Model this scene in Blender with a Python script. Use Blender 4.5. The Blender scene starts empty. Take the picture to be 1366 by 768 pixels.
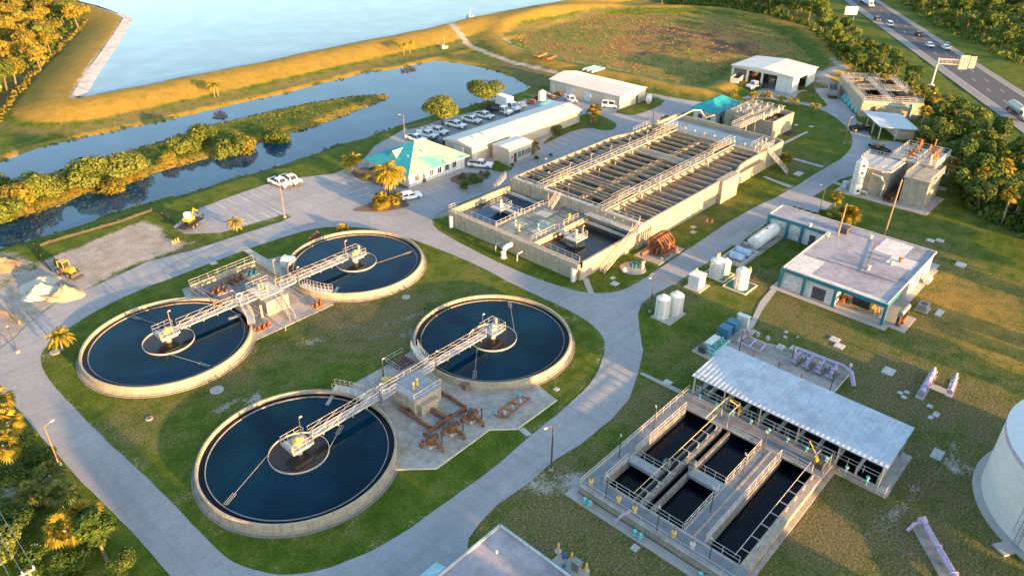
import bpy, math, random
import numpy as np
from mathutils import Vector, Matrix
random.seed(7)
rng = np.random.default_rng(11)
SC = bpy.context.scene
COL = SC.collection
R = math.radians
PI = math.pi

# ------------------------------------------------------------------ camera
# world frame: X runs up-right along the plant's long axis, Y up-left across it, metres
CZ = 64.2
FPX = 1008.47
PITCH = 0.530989
ROLL = 0.014784
cam_d = bpy.data.cameras.new("camera")
cam = bpy.data.objects.new("camera", cam_d)
COL.objects.link(cam)
cam_d.sensor_width = 36.0
cam_d.lens = FPX / 1366.0 * 36.0
cam_d.clip_end = 12000
cam_d.clip_start = 0.5
cam.matrix_world = (Matrix.Translation((0, 0, CZ)) @ Matrix.Rotation(R(-48), 4, 'Z')
                    @ Matrix.Rotation(PI / 2 - PITCH, 4, 'X') @ Matrix.Rotation(ROLL, 4, 'Z'))
SC.camera = cam

# ------------------------------------------------------------------ light
SUN_EL = 7.5
world = bpy.data.worlds.new("World")
SC.world = world
world.use_nodes = True
wn = world.node_tree
sky = wn.nodes.new('ShaderNodeTexSky')
sky.sky_type = 'NISHITA'
sky.sun_disc = False
sky.sun_elevation = R(SUN_EL)
sky.sun_rotation = R(180)
sky.altitude = 20
sky.air_density = 1.0
sky.dust_density = 1.2
sky.ozone_density = 1.5
wn.nodes['Background'].inputs[1].default_value = 0.15
wn.links.new(sky.outputs[0], wn.nodes['Background'].inputs[0])
sun_d = bpy.data.lights.new("sun", 'SUN')
sun_d.energy = 4.4
sun_d.angle = R(0.6)
sun_d.color = (1.0, 0.55, 0.21)
sun = bpy.data.objects.new("sun", sun_d)
sun.rotation_euler = (R(90 - SUN_EL), 0, 0)
COL.objects.link(sun)
SC.view_settings.view_transform = 'Standard'
SC.view_settings.look = 'None'
SC.view_settings.gamma = 1.0
SC.view_settings.use_curve_mapping = False
SC.view_settings.exposure = 2.28
try:
    SC.cycles.max_bounces = 5
    SC.cycles.diffuse_bounces = 3
    SC.cycles.glossy_bounces = 3
    SC.cycles.transparent_max_bounces = 6
except Exception:
    pass

# ------------------------------------------------------------------ measuring helper
_cp, _sp = math.cos(PITCH), math.sin(PITCH)
_cr, _sr = math.cos(ROLL), math.sin(ROLL)
_c48, _s48 = math.cos(R(48)), math.sin(R(48))
def G(px, py, z=0.0):
    """surveyed point on the level z seen at (px, py) of the photograph -> (X, Y)"""
    x = (px - 683) / FPX; y = -(py - 384) / FPX
    x, y = _cr * x - _sr * y, _sr * x + _cr * y
    dx, dy, dz = x, _cp + y * _sp, -_sp + y * _cp
    t = (CZ - z) / -dz
    wx, wy = dx * t, dy * t
    return (wx * _c48 + wy * _s48, -(wx * _s48 - wy * _c48))
def GP(pts, z=0.0):
    return [G(px, py, z) for px, py in pts]
def Zm(ox, oy, s):
    return lambda *a: [(ox + x / s, oy + y / s) for x, y in a]

# ------------------------------------------------------------------ materials
MATS = {}
def _n(nt, t, **kw):
    n = nt.nodes.new(t)
    for k, v in kw.items():
        setattr(n, k, v)
    return n
def mat(name, col, rough=0.7, metal=0.0, var=0.18, scale=1.2, dirt=None, dirt_amt=0.5, dirt_scale=0.6,
        streak=0.0, bump=0.0, bump_scale=8.0, spec=0.5, fine=0.08, vertical=False):
    """weathered surface: base colour, large patches, fine speckle, optional run-down streaks"""
    if name in MATS:
        return MATS[name]
    m = bpy.data.materials.new(name)
    m.use_nodes = True
    nt = m.node_tree; L = nt.links
    b = nt.nodes['Principled BSDF']
    b.inputs['Roughness'].default_value = rough
    b.inputs['Metallic'].default_value = metal
    b.inputs['Specular IOR Level'].default_value = spec
    geo = _n(nt, 'ShaderNodeNewGeometry')
    nz = _n(nt, 'ShaderNodeTexNoise'); nz.inputs['Scale'].default_value = scale; nz.inputs['Detail'].default_value = 5
    L.new(geo.outputs['Position'], nz.inputs['Vector'])
    nf = _n(nt, 'ShaderNodeTexNoise'); nf.inputs['Scale'].default_value = 14; nf.inputs['Detail'].default_value = 3
    L.new(geo.outputs['Position'], nf.inputs['Vector'])
    r1 = _n(nt, 'ShaderNodeMapRange'); r1.inputs['From Min'].default_value = .3; r1.inputs['From Max'].default_value = .7
    r1.inputs['To Min'].default_value = 1 - var; r1.inputs['To Max'].default_value = 1 + var
    L.new(nz.outputs[0], r1.inputs['Value'])
    r2 = _n(nt, 'ShaderNodeMapRange'); r2.inputs['From Min'].default_value = .3; r2.inputs['From Max'].default_value = .7
    r2.inputs['To Min'].default_value = 1 - fine; r2.inputs['To Max'].default_value = 1 + fine
    L.new(nf.outputs[0], r2.inputs['Value'])
    mul = _n(nt, 'ShaderNodeMath', operation='MULTIPLY')
    L.new(r1.outputs[0], mul.inputs[0]); L.new(r2.outputs[0], mul.inputs[1])
    base = _n(nt, 'ShaderNodeRGB'); base.outputs[0].default_value = (*col, 1)
    out = base.outputs[0]
    if dirt is not None:
        nd = _n(nt, 'ShaderNodeTexNoise'); nd.inputs['Scale'].default_value = dirt_scale; nd.inputs['Detail'].default_value = 8
        nd.inputs['Roughness'].default_value = .65
        mp = _n(nt, 'ShaderNodeMapping'); mp.inputs['Location'].default_value = (13.1, 4.7, 2.2)
        if streak > 0:
            mp.inputs['Scale'].default_value = (1.0 + streak * 3, 1.0 + streak * 3, 0.12)
        L.new(geo.outputs['Position'], mp.inputs[0]); L.new(mp.outputs[0], nd.inputs['Vector'])
        rd = _n(nt, 'ShaderNodeMapRange'); rd.inputs['From Min'].default_value = .46; rd.inputs['From Max'].default_value = .66
        rd.inputs['To Max'].default_value = dirt_amt
        L.new(nd.outputs[0], rd.inputs['Value'])
        mx = _n(nt, 'ShaderNodeMix', data_type='RGBA')
        L.new(rd.outputs[0], mx.inputs['Factor']); L.new(out, mx.inputs['A'])
        mx.inputs['B'].default_value = (*dirt, 1)
        out = mx.outputs['Result']
    vm = _n(nt, 'ShaderNodeVectorMath', operation='SCALE')
    L.new(out, vm.inputs[0]); L.new(mul.outputs[0], vm.inputs['Scale'])
    L.new(vm.outputs[0], b.inputs['Base Color'])
    if bump > 0:
        nb = _n(nt, 'ShaderNodeTexNoise'); nb.inputs['Scale'].default_value = bump_scale; nb.inputs['Detail'].default_value = 4
        L.new(geo.outputs['Position'], nb.inputs['Vector'])
        bp = _n(nt, 'ShaderNodeBump'); bp.inputs['Strength'].default_value = bump; bp.inputs['Distance'].default_value = .05
        L.new(nb.outputs[0], bp.inputs['Height']); L.new(bp.outputs[0], b.inputs['Normal'])
    MATS[name] = m
    return m

conc   = mat('concrete', (.37, .315, .235), .85, dirt=(.16, .13, .10), dirt_amt=.6, dirt_scale=.9, streak=1.0, bump=.3)
concp  = mat('concrete_pad', (.37, .335, .29), .9, dirt=(.20, .15, .11), dirt_amt=.6, dirt_scale=.35, bump=.2)
concd  = mat('concrete_dark', (.22, .20, .17), .9, dirt=(.09, .08, .07), dirt_amt=.6, dirt_scale=.8, streak=1)
concw  = mat('concrete_white', (.48, .46, .42), .8, dirt=(.30, .27, .23), dirt_amt=.5, dirt_scale=.8, streak=.6)
rail_m = mat('aluminium_rail', (.46, .43, .38), .5, .3, var=.08)
grate  = mat('aluminium_grating', (.30, .31, .33), .6, .2, var=.12, dirt=(.2, .2, .2), dirt_amt=.4)
white  = mat('white_paint', (.66, .65, .62), .5, dirt=(.36, .31, .25), dirt_amt=.5, dirt_scale=.8, streak=1.0, var=.06)
whitec = mat('white_vehicle_paint', (.80, .80, .80), .25, var=.03, fine=.02)
cream  = mat('cream_metal_siding', (.54, .45, .34), .6, dirt=(.45, .38, .3), dirt_amt=.35, streak=1, var=.06)
roofw  = mat('white_metal_roof', (.58, .545, .50), .5, dirt=(.48, .44, .40), dirt_amt=.45, dirt_scale=.25, var=.07)
galv   = mat('galvanised_roof', (.47, .51, .55), .5, .0, dirt=(.30, .32, .36), dirt_amt=.75, dirt_scale=.30, var=.12, streak=.0)
teal   = mat('teal_roof', (.012, .25, .29), .5, dirt=(.05, .33, .36), dirt_amt=.5, dirt_scale=.3, var=.1)
tealt  = mat('teal_trim', (.015, .15, .20), .55, var=.1)
flatr  = mat('flat_membrane_roof', (.31, .295, .315), .8, dirt=(.17, .165, .19), dirt_amt=.8, dirt_scale=.22, var=.14)
flatw  = mat('roof_patch', (.56, .54, .50), .8, dirt=(.5, .46, .42), dirt_amt=.5)
rust   = mat('rusty_iron', (.22, .085, .035), .85, dirt=(.10, .045, .03), dirt_amt=.7, dirt_scale=1.6, var=.3, bump=.3)
rusto  = mat('orange_rust', (.36, .14, .045), .8, dirt=(.18, .08, .04), dirt_amt=.6, dirt_scale=1.2, var=.3)
lilac  = mat('lilac_pipe_paint', (.43, .35, .49), .6, dirt=(.25, .19, .25), dirt_amt=.7, dirt_scale=1.8, var=.08)
bluep  = mat('blue_machine_paint', (.03, .14, .22), .45, var=.1)
turq   = mat('turquoise_valve_paint', (.15, .52, .50), .5, dirt=(.35, .5, .5), dirt_amt=.5, var=.15)
yellow = mat('yellow_machine_paint', (.62, .33, .03), .45, var=.08, dirt=(.3, .18, .05), dirt_amt=.4)
yelp   = mat('yellow_post_paint', (.72, .48, .12), .5, var=.06)
black  = mat('black_rubber', (.02, .02, .02), .8, var=.1)
darkm  = mat('dark_metal', (.06, .06, .065), .6, var=.1)
steel  = mat('weathered_steel', (.30, .30, .30), .5, .4, dirt=(.2, .13, .08), dirt_amt=.4)
wood   = mat('weathered_wood', (.27, .19, .12), .9, dirt=(.14, .1, .07), dirt_amt=.6, streak=2)
bark   = mat('bark', (.16, .115, .08), .95, var=.25)
palmb  = mat('palm_bark', (.24, .19, .14), .95, var=.25)
glass  = mat('window_glass', (.03, .04, .05), .08, var=.1, spec=.8)
orange = mat('cone_orange', (.75, .18, .03), .5, var=.05)
sun_stain  = mat('sunlit_stained_concrete', (.36, .27, .175), .85, dirt=(.15, .10, .06), dirt_amt=.7, dirt_scale=1.4, var=.2, bump=.3)  # rust staining with warm sunlight mixed into the base colour
greenp = mat('green_liner', (.05, .16, .11), .7, var=.12)
sand   = mat('sand', (.42, .32, .20), .95, dirt=(.38, .28, .18), dirt_amt=.5, dirt_scale=1.5, var=.08, bump=.4)
sandw  = mat('pale_sand', (.46, .42, .35), .95, dirt=(.5, .44, .34), dirt_amt=.5, dirt_scale=1.5, var=.08, bump=.4)
mulch  = mat('mulch', (.16, .10, .07), .95, dirt=(.09, .06, .045), dirt_amt=.6, dirt_scale=2, var=.2, bump=.5)
liner  = mat('white_liner', (.44, .43, .42), .8, dirt=(.20, .19, .19), dirt_amt=.8, dirt_scale=.4, var=.1)
foam_m = mat('grey_scum', (.17, .16, .15), .8, dirt=(.07, .07, .07), dirt_amt=.8, dirt_scale=3, var=.25)
truckg = mat('dark_vehicle_paint', (.02, .025, .035), .25, var=.05)
red    = mat('red_paint', (.45, .04, .03), .5, var=.05)
paintw = mat('road_paint_white', (.70, .70, .68), .8, var=.1, dirt=(.4, .4, .4), dirt_amt=.6, dirt_scale=1.5)
painty = mat('kerb_paint_yellow', (.72, .60, .36), .8, var=.12, dirt=(.45, .4, .3), dirt_amt=.5)

def water_mat(name, col, rough=.04, bump=.06, bscale=1.5, spec=.5, lo=.75, hi=1.35):
    m = bpy.data.materials.new(name); m.use_nodes = True
    nt = m.node_tree; b = nt.nodes['Principled BSDF']
    b.inputs['Roughness'].default_value = rough
    b.inputs['Specular IOR Level'].default_value = spec
    b.inputs['IOR'].default_value = 1.33
    geo = _n(nt, 'ShaderNodeNewGeometry')
    nz = _n(nt, 'ShaderNodeTexNoise'); nz.inputs['Scale'].default_value = .12; nz.inputs['Detail'].default_value = 6
    nt.links.new(geo.outputs['Position'], nz.inputs['Vector'])
    mr = _n(nt, 'ShaderNodeMapRange'); mr.inputs['From Min'].default_value = .35; mr.inputs['From Max'].default_value = .7
    mr.inputs['To Min'].default_value = lo; mr.inputs['To Max'].default_value = hi
    nt.links.new(nz.outputs[0], mr.inputs['Value'])
    vm = _n(nt, 'ShaderNodeVectorMath', operation='SCALE'); vm.inputs[0].default_value = col
    nt.links.new(mr.outputs[0], vm.inputs['Scale']); nt.links.new(vm.outputs[0], b.inputs['Base Color'])
    nb = _n(nt, 'ShaderNodeTexNoise'); nb.inputs['Scale'].default_value = bscale; nb.inputs['Detail'].default_value = 3
    nt.links.new(geo.outputs['Position'], nb.inputs['Vector'])
    bp = _n(nt, 'ShaderNodeBump'); bp.inputs['Strength'].default_value = bump; bp.inputs['Distance'].default_value = .05
    nt.links.new(nb.outputs[0], bp.inputs['Height']); nt.links.new(bp.outputs[0], b.inputs['Normal'])
    MATS[name] = m
    return m
w_lake  = water_mat('lake_water', (.10, .15, .17), .10, .10, .5, spec=.42)
w_chan  = water_mat('channel_water', (.10, .15, .19), .12, .15, 2.0)
w_canal = water_mat('canal_water', (.010, .045, .085), .03, .05, 1.2)
w_tank  = water_mat('tank_water', (.001, .019, .036), .05, .06, 2.0, spec=.22, lo=.65, hi=1.5)
w_dark  = water_mat('filter_water', (.002, .004, .008), .05, .04, 2.0, spec=.3)
w_brown = water_mat('brown_water', (.028, .024, .022), .08, .3, 5.0)
w_grey  = water_mat('aerated_water', (.05, .055, .065), .25, .9, 6.0)

def ramp(nt, src, stops):
    r = _n(nt, 'ShaderNodeValToRGB')
    el = r.color_ramp.elements
    el[0].position, el[0].color = stops[0][0], (*stops[0][1], 1)
    el[1].position, el[1].color = stops[-1][0], (*stops[-1][1], 1)
    for p_, c_ in stops[1:-1]:
        e = el.new(p_); e.color = (*c_, 1)
    nt.links.new(src, r.inputs[0])
    return r.outputs[0]
def noise(nt, scale, detail=6, rough=.6, loc=(0, 0, 0), sc=(1, 1, 1), rz=0):
    geo = _n(nt, 'ShaderNodeNewGeometry')
    mp = _n(nt, 'ShaderNodeMapping'); mp.inputs['Location'].default_value = loc; mp.inputs['Scale'].default_value = sc
    mp.inputs['Rotation'].default_value = (0, 0, rz)
    nz = _n(nt, 'ShaderNodeTexNoise'); nz.inputs['Scale'].default_value = scale; nz.inputs['Detail'].default_value = detail
    nz.inputs['Roughness'].default_value = rough
    nt.links.new(geo.outputs['Position'], mp.inputs[0]); nt.links.new(mp.outputs[0], nz.inputs['Vector'])
    return nz.outputs[0]
def mixc(nt, f, a, b):
    mx = _n(nt, 'ShaderNodeMix', data_type='RGBA')
    if isinstance(f, float): mx.inputs['Factor'].default_value = f
    else: nt.links.new(f, mx.inputs['Factor'])
    for k, v in (('A', a), ('B', b)):
        if isinstance(v, tuple): mx.inputs[k].default_value = (*v, 1)
        else: nt.links.new(v, mx.inputs[k])
    return mx.outputs['Result']
def rng_(nt, v, a, b, c=0., d=1.):
    r = _n(nt, 'ShaderNodeMapRange')
    for k, x in zip(('From Min', 'From Max', 'To Min', 'To Max'), (a, b, c, d)): r.inputs[k].default_value = x
    nt.links.new(v, r.inputs['Value'])
    return r.outputs[0]
def mth(nt, op, a, b):
    m = _n(nt, 'ShaderNodeMath', operation=op)
    for i, v in enumerate((a, b)):
        if isinstance(v, (int, float)): m.inputs[i].default_value = v
        else: nt.links.new(v, m.inputs[i])
    return m.outputs[0]

def ground_mat():
    m = bpy.data.materials.new('lawn_and_soil'); m.use_nodes = True
    nt = m.node_tree; b = nt.nodes['Principled BSDF']; b.inputs['Roughness'].default_value = .95
    b.inputs['Specular IOR Level'].default_value = .15
    big = noise(nt, .05, 6, .65)
    mid = noise(nt, .30, 9, .76, (31, 7, 0))
    fin = noise(nt, 3.5, 4, .7, (3, 1, 0))
    green = ramp(nt, mid, [(.30, (.034, .062, .005)), (.48, (.072, .106, .008)), (.62, (.118, .142, .015)), (.78, (.175, .168, .035))])
    brown = ramp(nt, fin, [(.30, (.085, .068, .030)), (.55, (.155, .125, .055)), (.75, (.22, .185, .10))])
    def att(n):
        a = _n(nt, 'ShaderNodeAttribute'); a.attribute_name = n; return a.outputs['Fac']
    wear, dirt, gold, marsh = att('wear'), att('dirt'), att('gold'), att('marsh')
    # brown wear, broken up by noise
    f = mth(nt, 'ADD', mth(nt, 'MULTIPLY', rng_(nt, big, .35, .70), .40), wear)
    f = mth(nt, 'ADD', f, mth(nt, 'MULTIPLY', rng_(nt, mid, .3, .7, -1, 1), .40))
    f = mth(nt, 'ADD', f, mth(nt, 'MULTIPLY', rng_(nt, fin, .3, .7, -1, 1), .22))
    c = mixc(nt, rng_(nt, f, .25, .85), green, brown)
    # dry golden grass, plus sunlight painted onto the right lawn
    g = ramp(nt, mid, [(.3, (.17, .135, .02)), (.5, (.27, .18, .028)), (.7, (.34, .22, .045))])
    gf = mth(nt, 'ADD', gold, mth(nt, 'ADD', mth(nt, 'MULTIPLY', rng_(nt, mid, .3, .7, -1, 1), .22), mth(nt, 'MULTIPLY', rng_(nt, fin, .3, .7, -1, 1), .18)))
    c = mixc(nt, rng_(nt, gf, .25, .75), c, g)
    mn = mth(nt, 'ADD', noise(nt, .12, 9, .75, (9, 4, 0)), rng_(nt, att('peat'), 0, 1, .11, -.10))
    ms = ramp(nt, mn, [(.28, (.05, .04, .035)), (.40, (.11, .075, .05)), (.46, (.22, .125, .045)), (.53, (.32, .18, .05)), (.58, (.13, .16, .025)), (.66, (.24, .17, .05)), (.78, (.09, .15, .02))])
    c = mixc(nt, rng_(nt, marsh, .3, .7), c, ms)
    sd = ramp(nt, mid, [(.3, (.23, .19, .145)), (.5, (.33, .29, .24)), (.7, (.45, .41, .36))])
    df = mth(nt, 'ADD', dirt, mth(nt, 'MULTIPLY', rng_(nt, mid, .3, .7, -1, 1), .30))
    df = mth(nt, 'ADD', df, mth(nt, 'MULTIPLY', rng_(nt, fin, .3, .7, -1, 1), .22))
    c = mixc(nt, rng_(nt, df, .35, .70), c, sd)
    vf = noise(nt, 11, 3, .6, (5, 5, 0))
    vm = _n(nt, 'ShaderNodeVectorMath', operation='SCALE'); nt.links.new(c, vm.inputs[0])
    nt.links.new(mth(nt, 'MULTIPLY', rng_(nt, fin, .3, .7, .62, 1.36), rng_(nt, vf, .3, .7, .68, 1.32)), vm.inputs['Scale'])
    nt.links.new(vm.outputs[0], b.inputs['Base Color'])
    bp = _n(nt, 'ShaderNodeBump'); bp.inputs['Strength'].default_value = .5; bp.inputs['Distance'].default_value = .12
    nt.links.new(fin, bp.inputs['Height']); nt.links.new(bp.outputs[0], b.inputs['Normal'])
    return m
grass_m = ground_mat()

def asphalt_mat(name, col, var=.12, cracks=True):
    m = bpy.data.materials.new(name); m.use_nodes = True
    nt = m.node_tree; b = nt.nodes['Principled BSDF']; b.inputs['Roughness'].default_value = .85
    big = noise(nt, .10, 6, .6); mid = noise(nt, .9, 7, .7, (4, 9, 1)); fin = noise(nt, 22, 3, .6)
    s = mth(nt, 'MULTIPLY', rng_(nt, big, .3, .7, 1 - var, 1 + var), rng_(nt, mid, .3, .7, .90, 1.10))
    s = mth(nt, 'MULTIPLY', s, rng_(nt, fin, .3, .7, .88, 1.12))
    if cracks:
        vo = _n(nt, 'ShaderNodeTexVoronoi', feature='DISTANCE_TO_EDGE'); vo.inputs['Scale'].default_value = .10
        geo = _n(nt, 'ShaderNodeNewGeometry')
        ad = _n(nt, 'ShaderNodeVectorMath', operation='ADD')
        nn = _n(nt, 'ShaderNodeTexNoise'); nn.inputs['Scale'].default_value = .5; nn.inputs['Detail'].default_value = 4
        nt.links.new(geo.outputs['Position'], nn.inputs['Vector'])
        sc = _n(nt, 'ShaderNodeVectorMath', operation='SCALE'); sc.inputs['Scale'].default_value = 4.0
        nt.links.new(nn.outputs['Color'], sc.inputs[0]); nt.links.new(geo.outputs['Position'], ad.inputs[0]); nt.links.new(sc.outputs[0], ad.inputs[1])
        nt.links.new(ad.outputs[0], vo.inputs['Vector'])
        s = mth(nt, 'MULTIPLY', s, rng_(nt, vo.outputs[0], 0, .008, .78, 1.0))
        for sc_, lo in (((.05, 1.6, 1), (5, 2, 0)), ((1.6, .05, 1), (2, 8, 0))):
            s = mth(nt, 'MULTIPLY', s, rng_(nt, noise(nt, .5, 5, .6, lo, sc_), .50, .68, 1.03, .90))
        s = mth(nt, 'MULTIPLY', s, rng_(nt, noise(nt, 1.3, 5, .7, (41, 3, 0)), .60, .70, 1.0, .86))
        st = noise(nt, .45, 4, .6, (77, 3, 0))
        s = mth(nt, 'MULTIPLY', s, rng_(nt, st, .68, .78, 1.0, .72))
    vm = _n(nt, 'ShaderNodeVectorMath', operation='SCALE'); vm.inputs[0].default_value = col
    nt.links.new(s, vm.inputs['Scale']); nt.links.new(vm.outputs[0], b.inputs['Base Color'])
    bp = _n(nt, 'ShaderNodeBump'); bp.inputs['Strength'].default_value = .15; bp.inputs['Distance'].default_value = .02
    nt.links.new(fin, bp.inputs['Height']); nt.links.new(bp.outputs[0], b.inputs['Normal'])
    MATS[name] = m
    return m
asph  = asphalt_mat('old_pale_asphalt', (.285, .279, .278))
asphd = asphalt_mat('highway_asphalt', (.07, .068, .075), .10, False)
asphp = asphalt_mat('patched_asphalt', (.17, .168, .18), .1, False)
shold = asphalt_mat('shoulder_concrete', (.22, .215, .21), .10, False)
walkm = asphalt_mat('sidewalk_concrete', (.36, .34, .31), .10, False)
gravm = asphalt_mat('track_gravel', (.40, .35, .28), .25, False)

def leaf_mat(name, stops, trans=.25):
    m = bpy.data.materials.new(name); m.use_nodes = True
    nt = m.node_tree; b = nt.nodes['Principled BSDF']; b.inputs['Roughness'].default_value = .7
    b.inputs['Specular IOR Level'].default_value = .2
    geo = _n(nt, 'ShaderNodeNewGeometry'); oi = _n(nt, 'ShaderNodeObjectInfo')
    s = mth(nt, 'ADD', mth(nt, 'MULTIPLY', geo.outputs['Random Per Island'], .55), mth(nt, 'MULTIPLY', noise(nt, .35, 3, .6), .45))
    s = mth(nt, 'ADD', s, rng_(nt, oi.outputs['Random'], 0, 1, -.18, .18))
    c = ramp(nt, s, stops)
    nt.links.new(c, b.inputs['Base Color'])
    tr = _n(nt, 'ShaderNodeBsdfTranslucent'); nt.links.new(c, tr.inputs['Color'])
    ms = _n(nt, 'ShaderNodeMixShader'); ms.inputs[0].default_value = trans
    nt.links.new(b.outputs[0], ms.inputs[1]); nt.links.new(tr.outputs[0], ms.inputs[2])
    nt.links.new(ms.outputs[0], nt.nodes['Material Output'].inputs['Surface'])
    MATS[name] = m
    return m
leaf_dark = leaf_mat('dark_foliage', [(.15, (.026, .056, .008)), (.5, (.066, .112, .014)), (.85, (.14, .17, .028))])
leaf_oliv = leaf_mat('olive_foliage', [(.15, (.05, .078, .012)), (.5, (.12, .155, .022)), (.85, (.21, .225, .05))])
leaf_gold = leaf_mat('yellow_green_foliage', [(.15, (.085, .080, .010)), (.5, (.20, .165, .02)), (.85, (.34, .24, .04))])
leaf_palm = leaf_mat('palm_fronds', [(.15, (.10, .095, .010)), (.5, (.26, .20, .018)), (.85, (.42, .29, .04))], .15)
leaf_pgrn = leaf_mat('green_palm_fronds', [(.15, (.05, .07, .012)), (.5, (.12, .14, .025)), (.85, (.22, .22, .05))], .15)
leaf_dry  = leaf_mat('dry_fronds', [(.15, (.14, .09, .03)), (.5, (.24, .16, .06)), (.85, (.34, .25, .11))], .15)
leaf_reed = leaf_mat('reeds', [(.15, (.05, .05, .015)), (.5, (.12, .11, .03)), (.85, (.27, .18, .06))], .15)
# ------------------------------------------------------------------ mesh building
class MB:
    def __init__(s):
        s.v = []; s.f = []
    def add(s, vs, fs):
        n = len(s.v); s.v += [tuple(map(float, v)) for v in vs]; s.f += [tuple(i + n for i in f) for f in fs]; return s
    def box(s, x0, x1, y0, y1, z0, z1):
        if x0 > x1: x0, x1 = x1, x0
        if y0 > y1: y0, y1 = y1, y0
        return s.add([(x0, y0, z0), (x1, y0, z0), (x1, y1, z0), (x0, y1, z0), (x0, y0, z1), (x1, y0, z1), (x1, y1, z1), (x0, y1, z1)],
                     [(0, 3, 2, 1), (4, 5, 6, 7), (0, 1, 5, 4), (1, 2, 6, 5), (2, 3, 7, 6), (3, 0, 4, 7)])
    def obox(s, c, size, rz=0, rx=0, ry=0):
        M = Matrix.Rotation(rz, 3, 'Z') @ Matrix.Rotation(ry, 3, 'Y') @ Matrix.Rotation(rx, 3, 'X')
        h = [a / 2 for a in size]
        vs = [Vector(c) + M @ Vector((sx * h[0], sy * h[1], sz * h[2])) for sz in (-1, 1) for sx, sy in ((-1, -1), (1, -1), (1, 1), (-1, 1))]
        return s.add(vs, [(0, 3, 2, 1), (4, 5, 6, 7), (0, 1, 5, 4), (1, 2, 6, 5), (2, 3, 7, 6), (3, 0, 4, 7)])
    def beam(s, a, b, w, h):
        """square beam between two points, w wide, h high, its top along the line"""
        a, b = Vector(a), Vector(b); d = (b - a)
        t = Vector((-d.y, d.x, 0)); t = t.normalized() * w / 2 if t.length > 1e-6 else Vector((w / 2, 0, 0))
        u = Vector((0, 0, h)) if abs(d.normalized().z) < .95 else Vector((0, h, 0))
        vs = [a - t - u, b - t - u, b + t - u, a + t - u, a - t, b - t, b + t, a + t]
        return s.add(vs, [(0, 3, 2, 1), (4, 5, 6, 7), (0, 1, 5, 4), (1, 2, 6, 5), (2, 3, 7, 6), (3, 0, 4, 7)])
    def tube(s, pts, r, n=6, caps=True):
        pts = [Vector(p) for p in pts]
        rings = []
        for i, p in enumerate(pts):
            d = (pts[min(i + 1, len(pts) - 1)] - pts[max(i - 1, 0)]).normalized()
            a = Vector((0, 0, 1)) if abs(d.z) < .9 else Vector((1, 0, 0))
            x = d.cross(a).normalized(); y = d.cross(x).normalized()
            rr = r[i] if isinstance(r, (list, tuple)) else r
            rings.append([p + x * math.cos(2 * PI * k / n) * rr + y * math.sin(2 * PI * k / n) * rr for k in range(n)])
        fs = []
        for i in range(len(pts) - 1):
            for k in range(n):
                fs.append((i * n + k, i * n + (k + 1) % n, (i + 1) * n + (k + 1) % n, (i + 1) * n + k))
        if caps:
            fs.append(tuple(range(n))[::-1]); fs.append(tuple((len(pts) - 1) * n + k for k in range(n)))
        return s.add([v for rg in rings for v in rg], fs)
    def lathe(s, cx, cy, prof, n=32, a0=0.0, a1=2 * PI):
        full = abs(a1 - a0 - 2 * PI) < 1e-6; m = n if full else n + 1
        vs = []
        for r, z in prof:
            for k in range(m):
                a = a0 + (a1 - a0) * k / n
                vs.append((cx + r * math.cos(a), cy + r * math.sin(a), z))
        fs = []
        for i in range(len(prof) - 1):
            for k in range(n):
                k2 = (k + 1) % m
                fs.append((i * m + k, i * m + k2, (i + 1) * m + k2, (i + 1) * m + k))
        return s.add(vs, fs)
    def cyl(s, x, y, z0, z1, r, n=16, r1=None):
        r1 = r if r1 is None else r1
        return s.lathe(x, y, [(0.001, z0), (r, z0), (r1, z1), (0.001, z1)], n)
    def prism(s, poly, z0, z1):
        n = len(poly)
        A = sum(poly[i][0] * poly[(i + 1) % n][1] - poly[(i + 1) % n][0] * poly[i][1] for i in range(n))
        if A < 0: poly = poly[::-1]
        vs = [(x, y, z0) for x, y in poly] + [(x, y, z1) for x, y in poly]
        return s.add(vs, [tuple(range(n))[::-1], tuple(range(n, 2 * n))] + [(i, (i + 1) % n, n + (i + 1) % n, n + i) for i in range(n)])
    def profile(s, prof, y0, y1, axis='x'):
        """extrude an (a, z) outline between y0 and y1; a runs along x (or y when axis is 'y')"""
        n = len(prof)
        A = sum(prof[i][0] * prof[(i + 1) % n][1] - prof[(i + 1) % n][0] * prof[i][1] for i in range(n))
        if A < 0: prof = prof[::-1]
        if axis == 'x':
            vs = [(a, y0, z) for a, z in prof] + [(a, y1, z) for a, z in prof]
        else:
            vs = [(y1, a, z) for a, z in prof] + [(y0, a, z) for a, z in prof]
        if y1 < y0 : vs = vs[n:] + vs[:n]
        return s.add(vs, [tuple(range(n)), tuple(range(n, 2 * n))[::-1]] + [((i + 1) % n, i, n + i, n + (i + 1) % n) for i in range(n)])
    def rail(s, pts, h=1.07, r=.035, step=1.8, closed=False, mid=1, toe=0):
        """guard rail: posts, top rail, mid rail(s) along pts (deck level)"""
        pts = [Vector(p) for p in pts]
        if closed: pts = pts + [pts[0]]
        for a, b in zip(pts[:-1], pts[1:]):
            L = (b - a).length
            if L < .05: continue
            n = max(1, round(L / step))
            for i in range(n + (1 if (b - pts[-1]).length < 1e-6 and not closed else 0)):
                p = a.lerp(b, i / n)
                s.tube([p, p + Vector((0, 0, h))], r, 4, False)
            for k in range(mid + 1):
                z = Vector((0, 0, h * (k + 1) / (mid + 1)))
                s.tube([a + z, b + z], r * .9, 4, False)
        return s
    def flip(s):
        s.f = [f[::-1] for f in s.f]; return s
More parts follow.
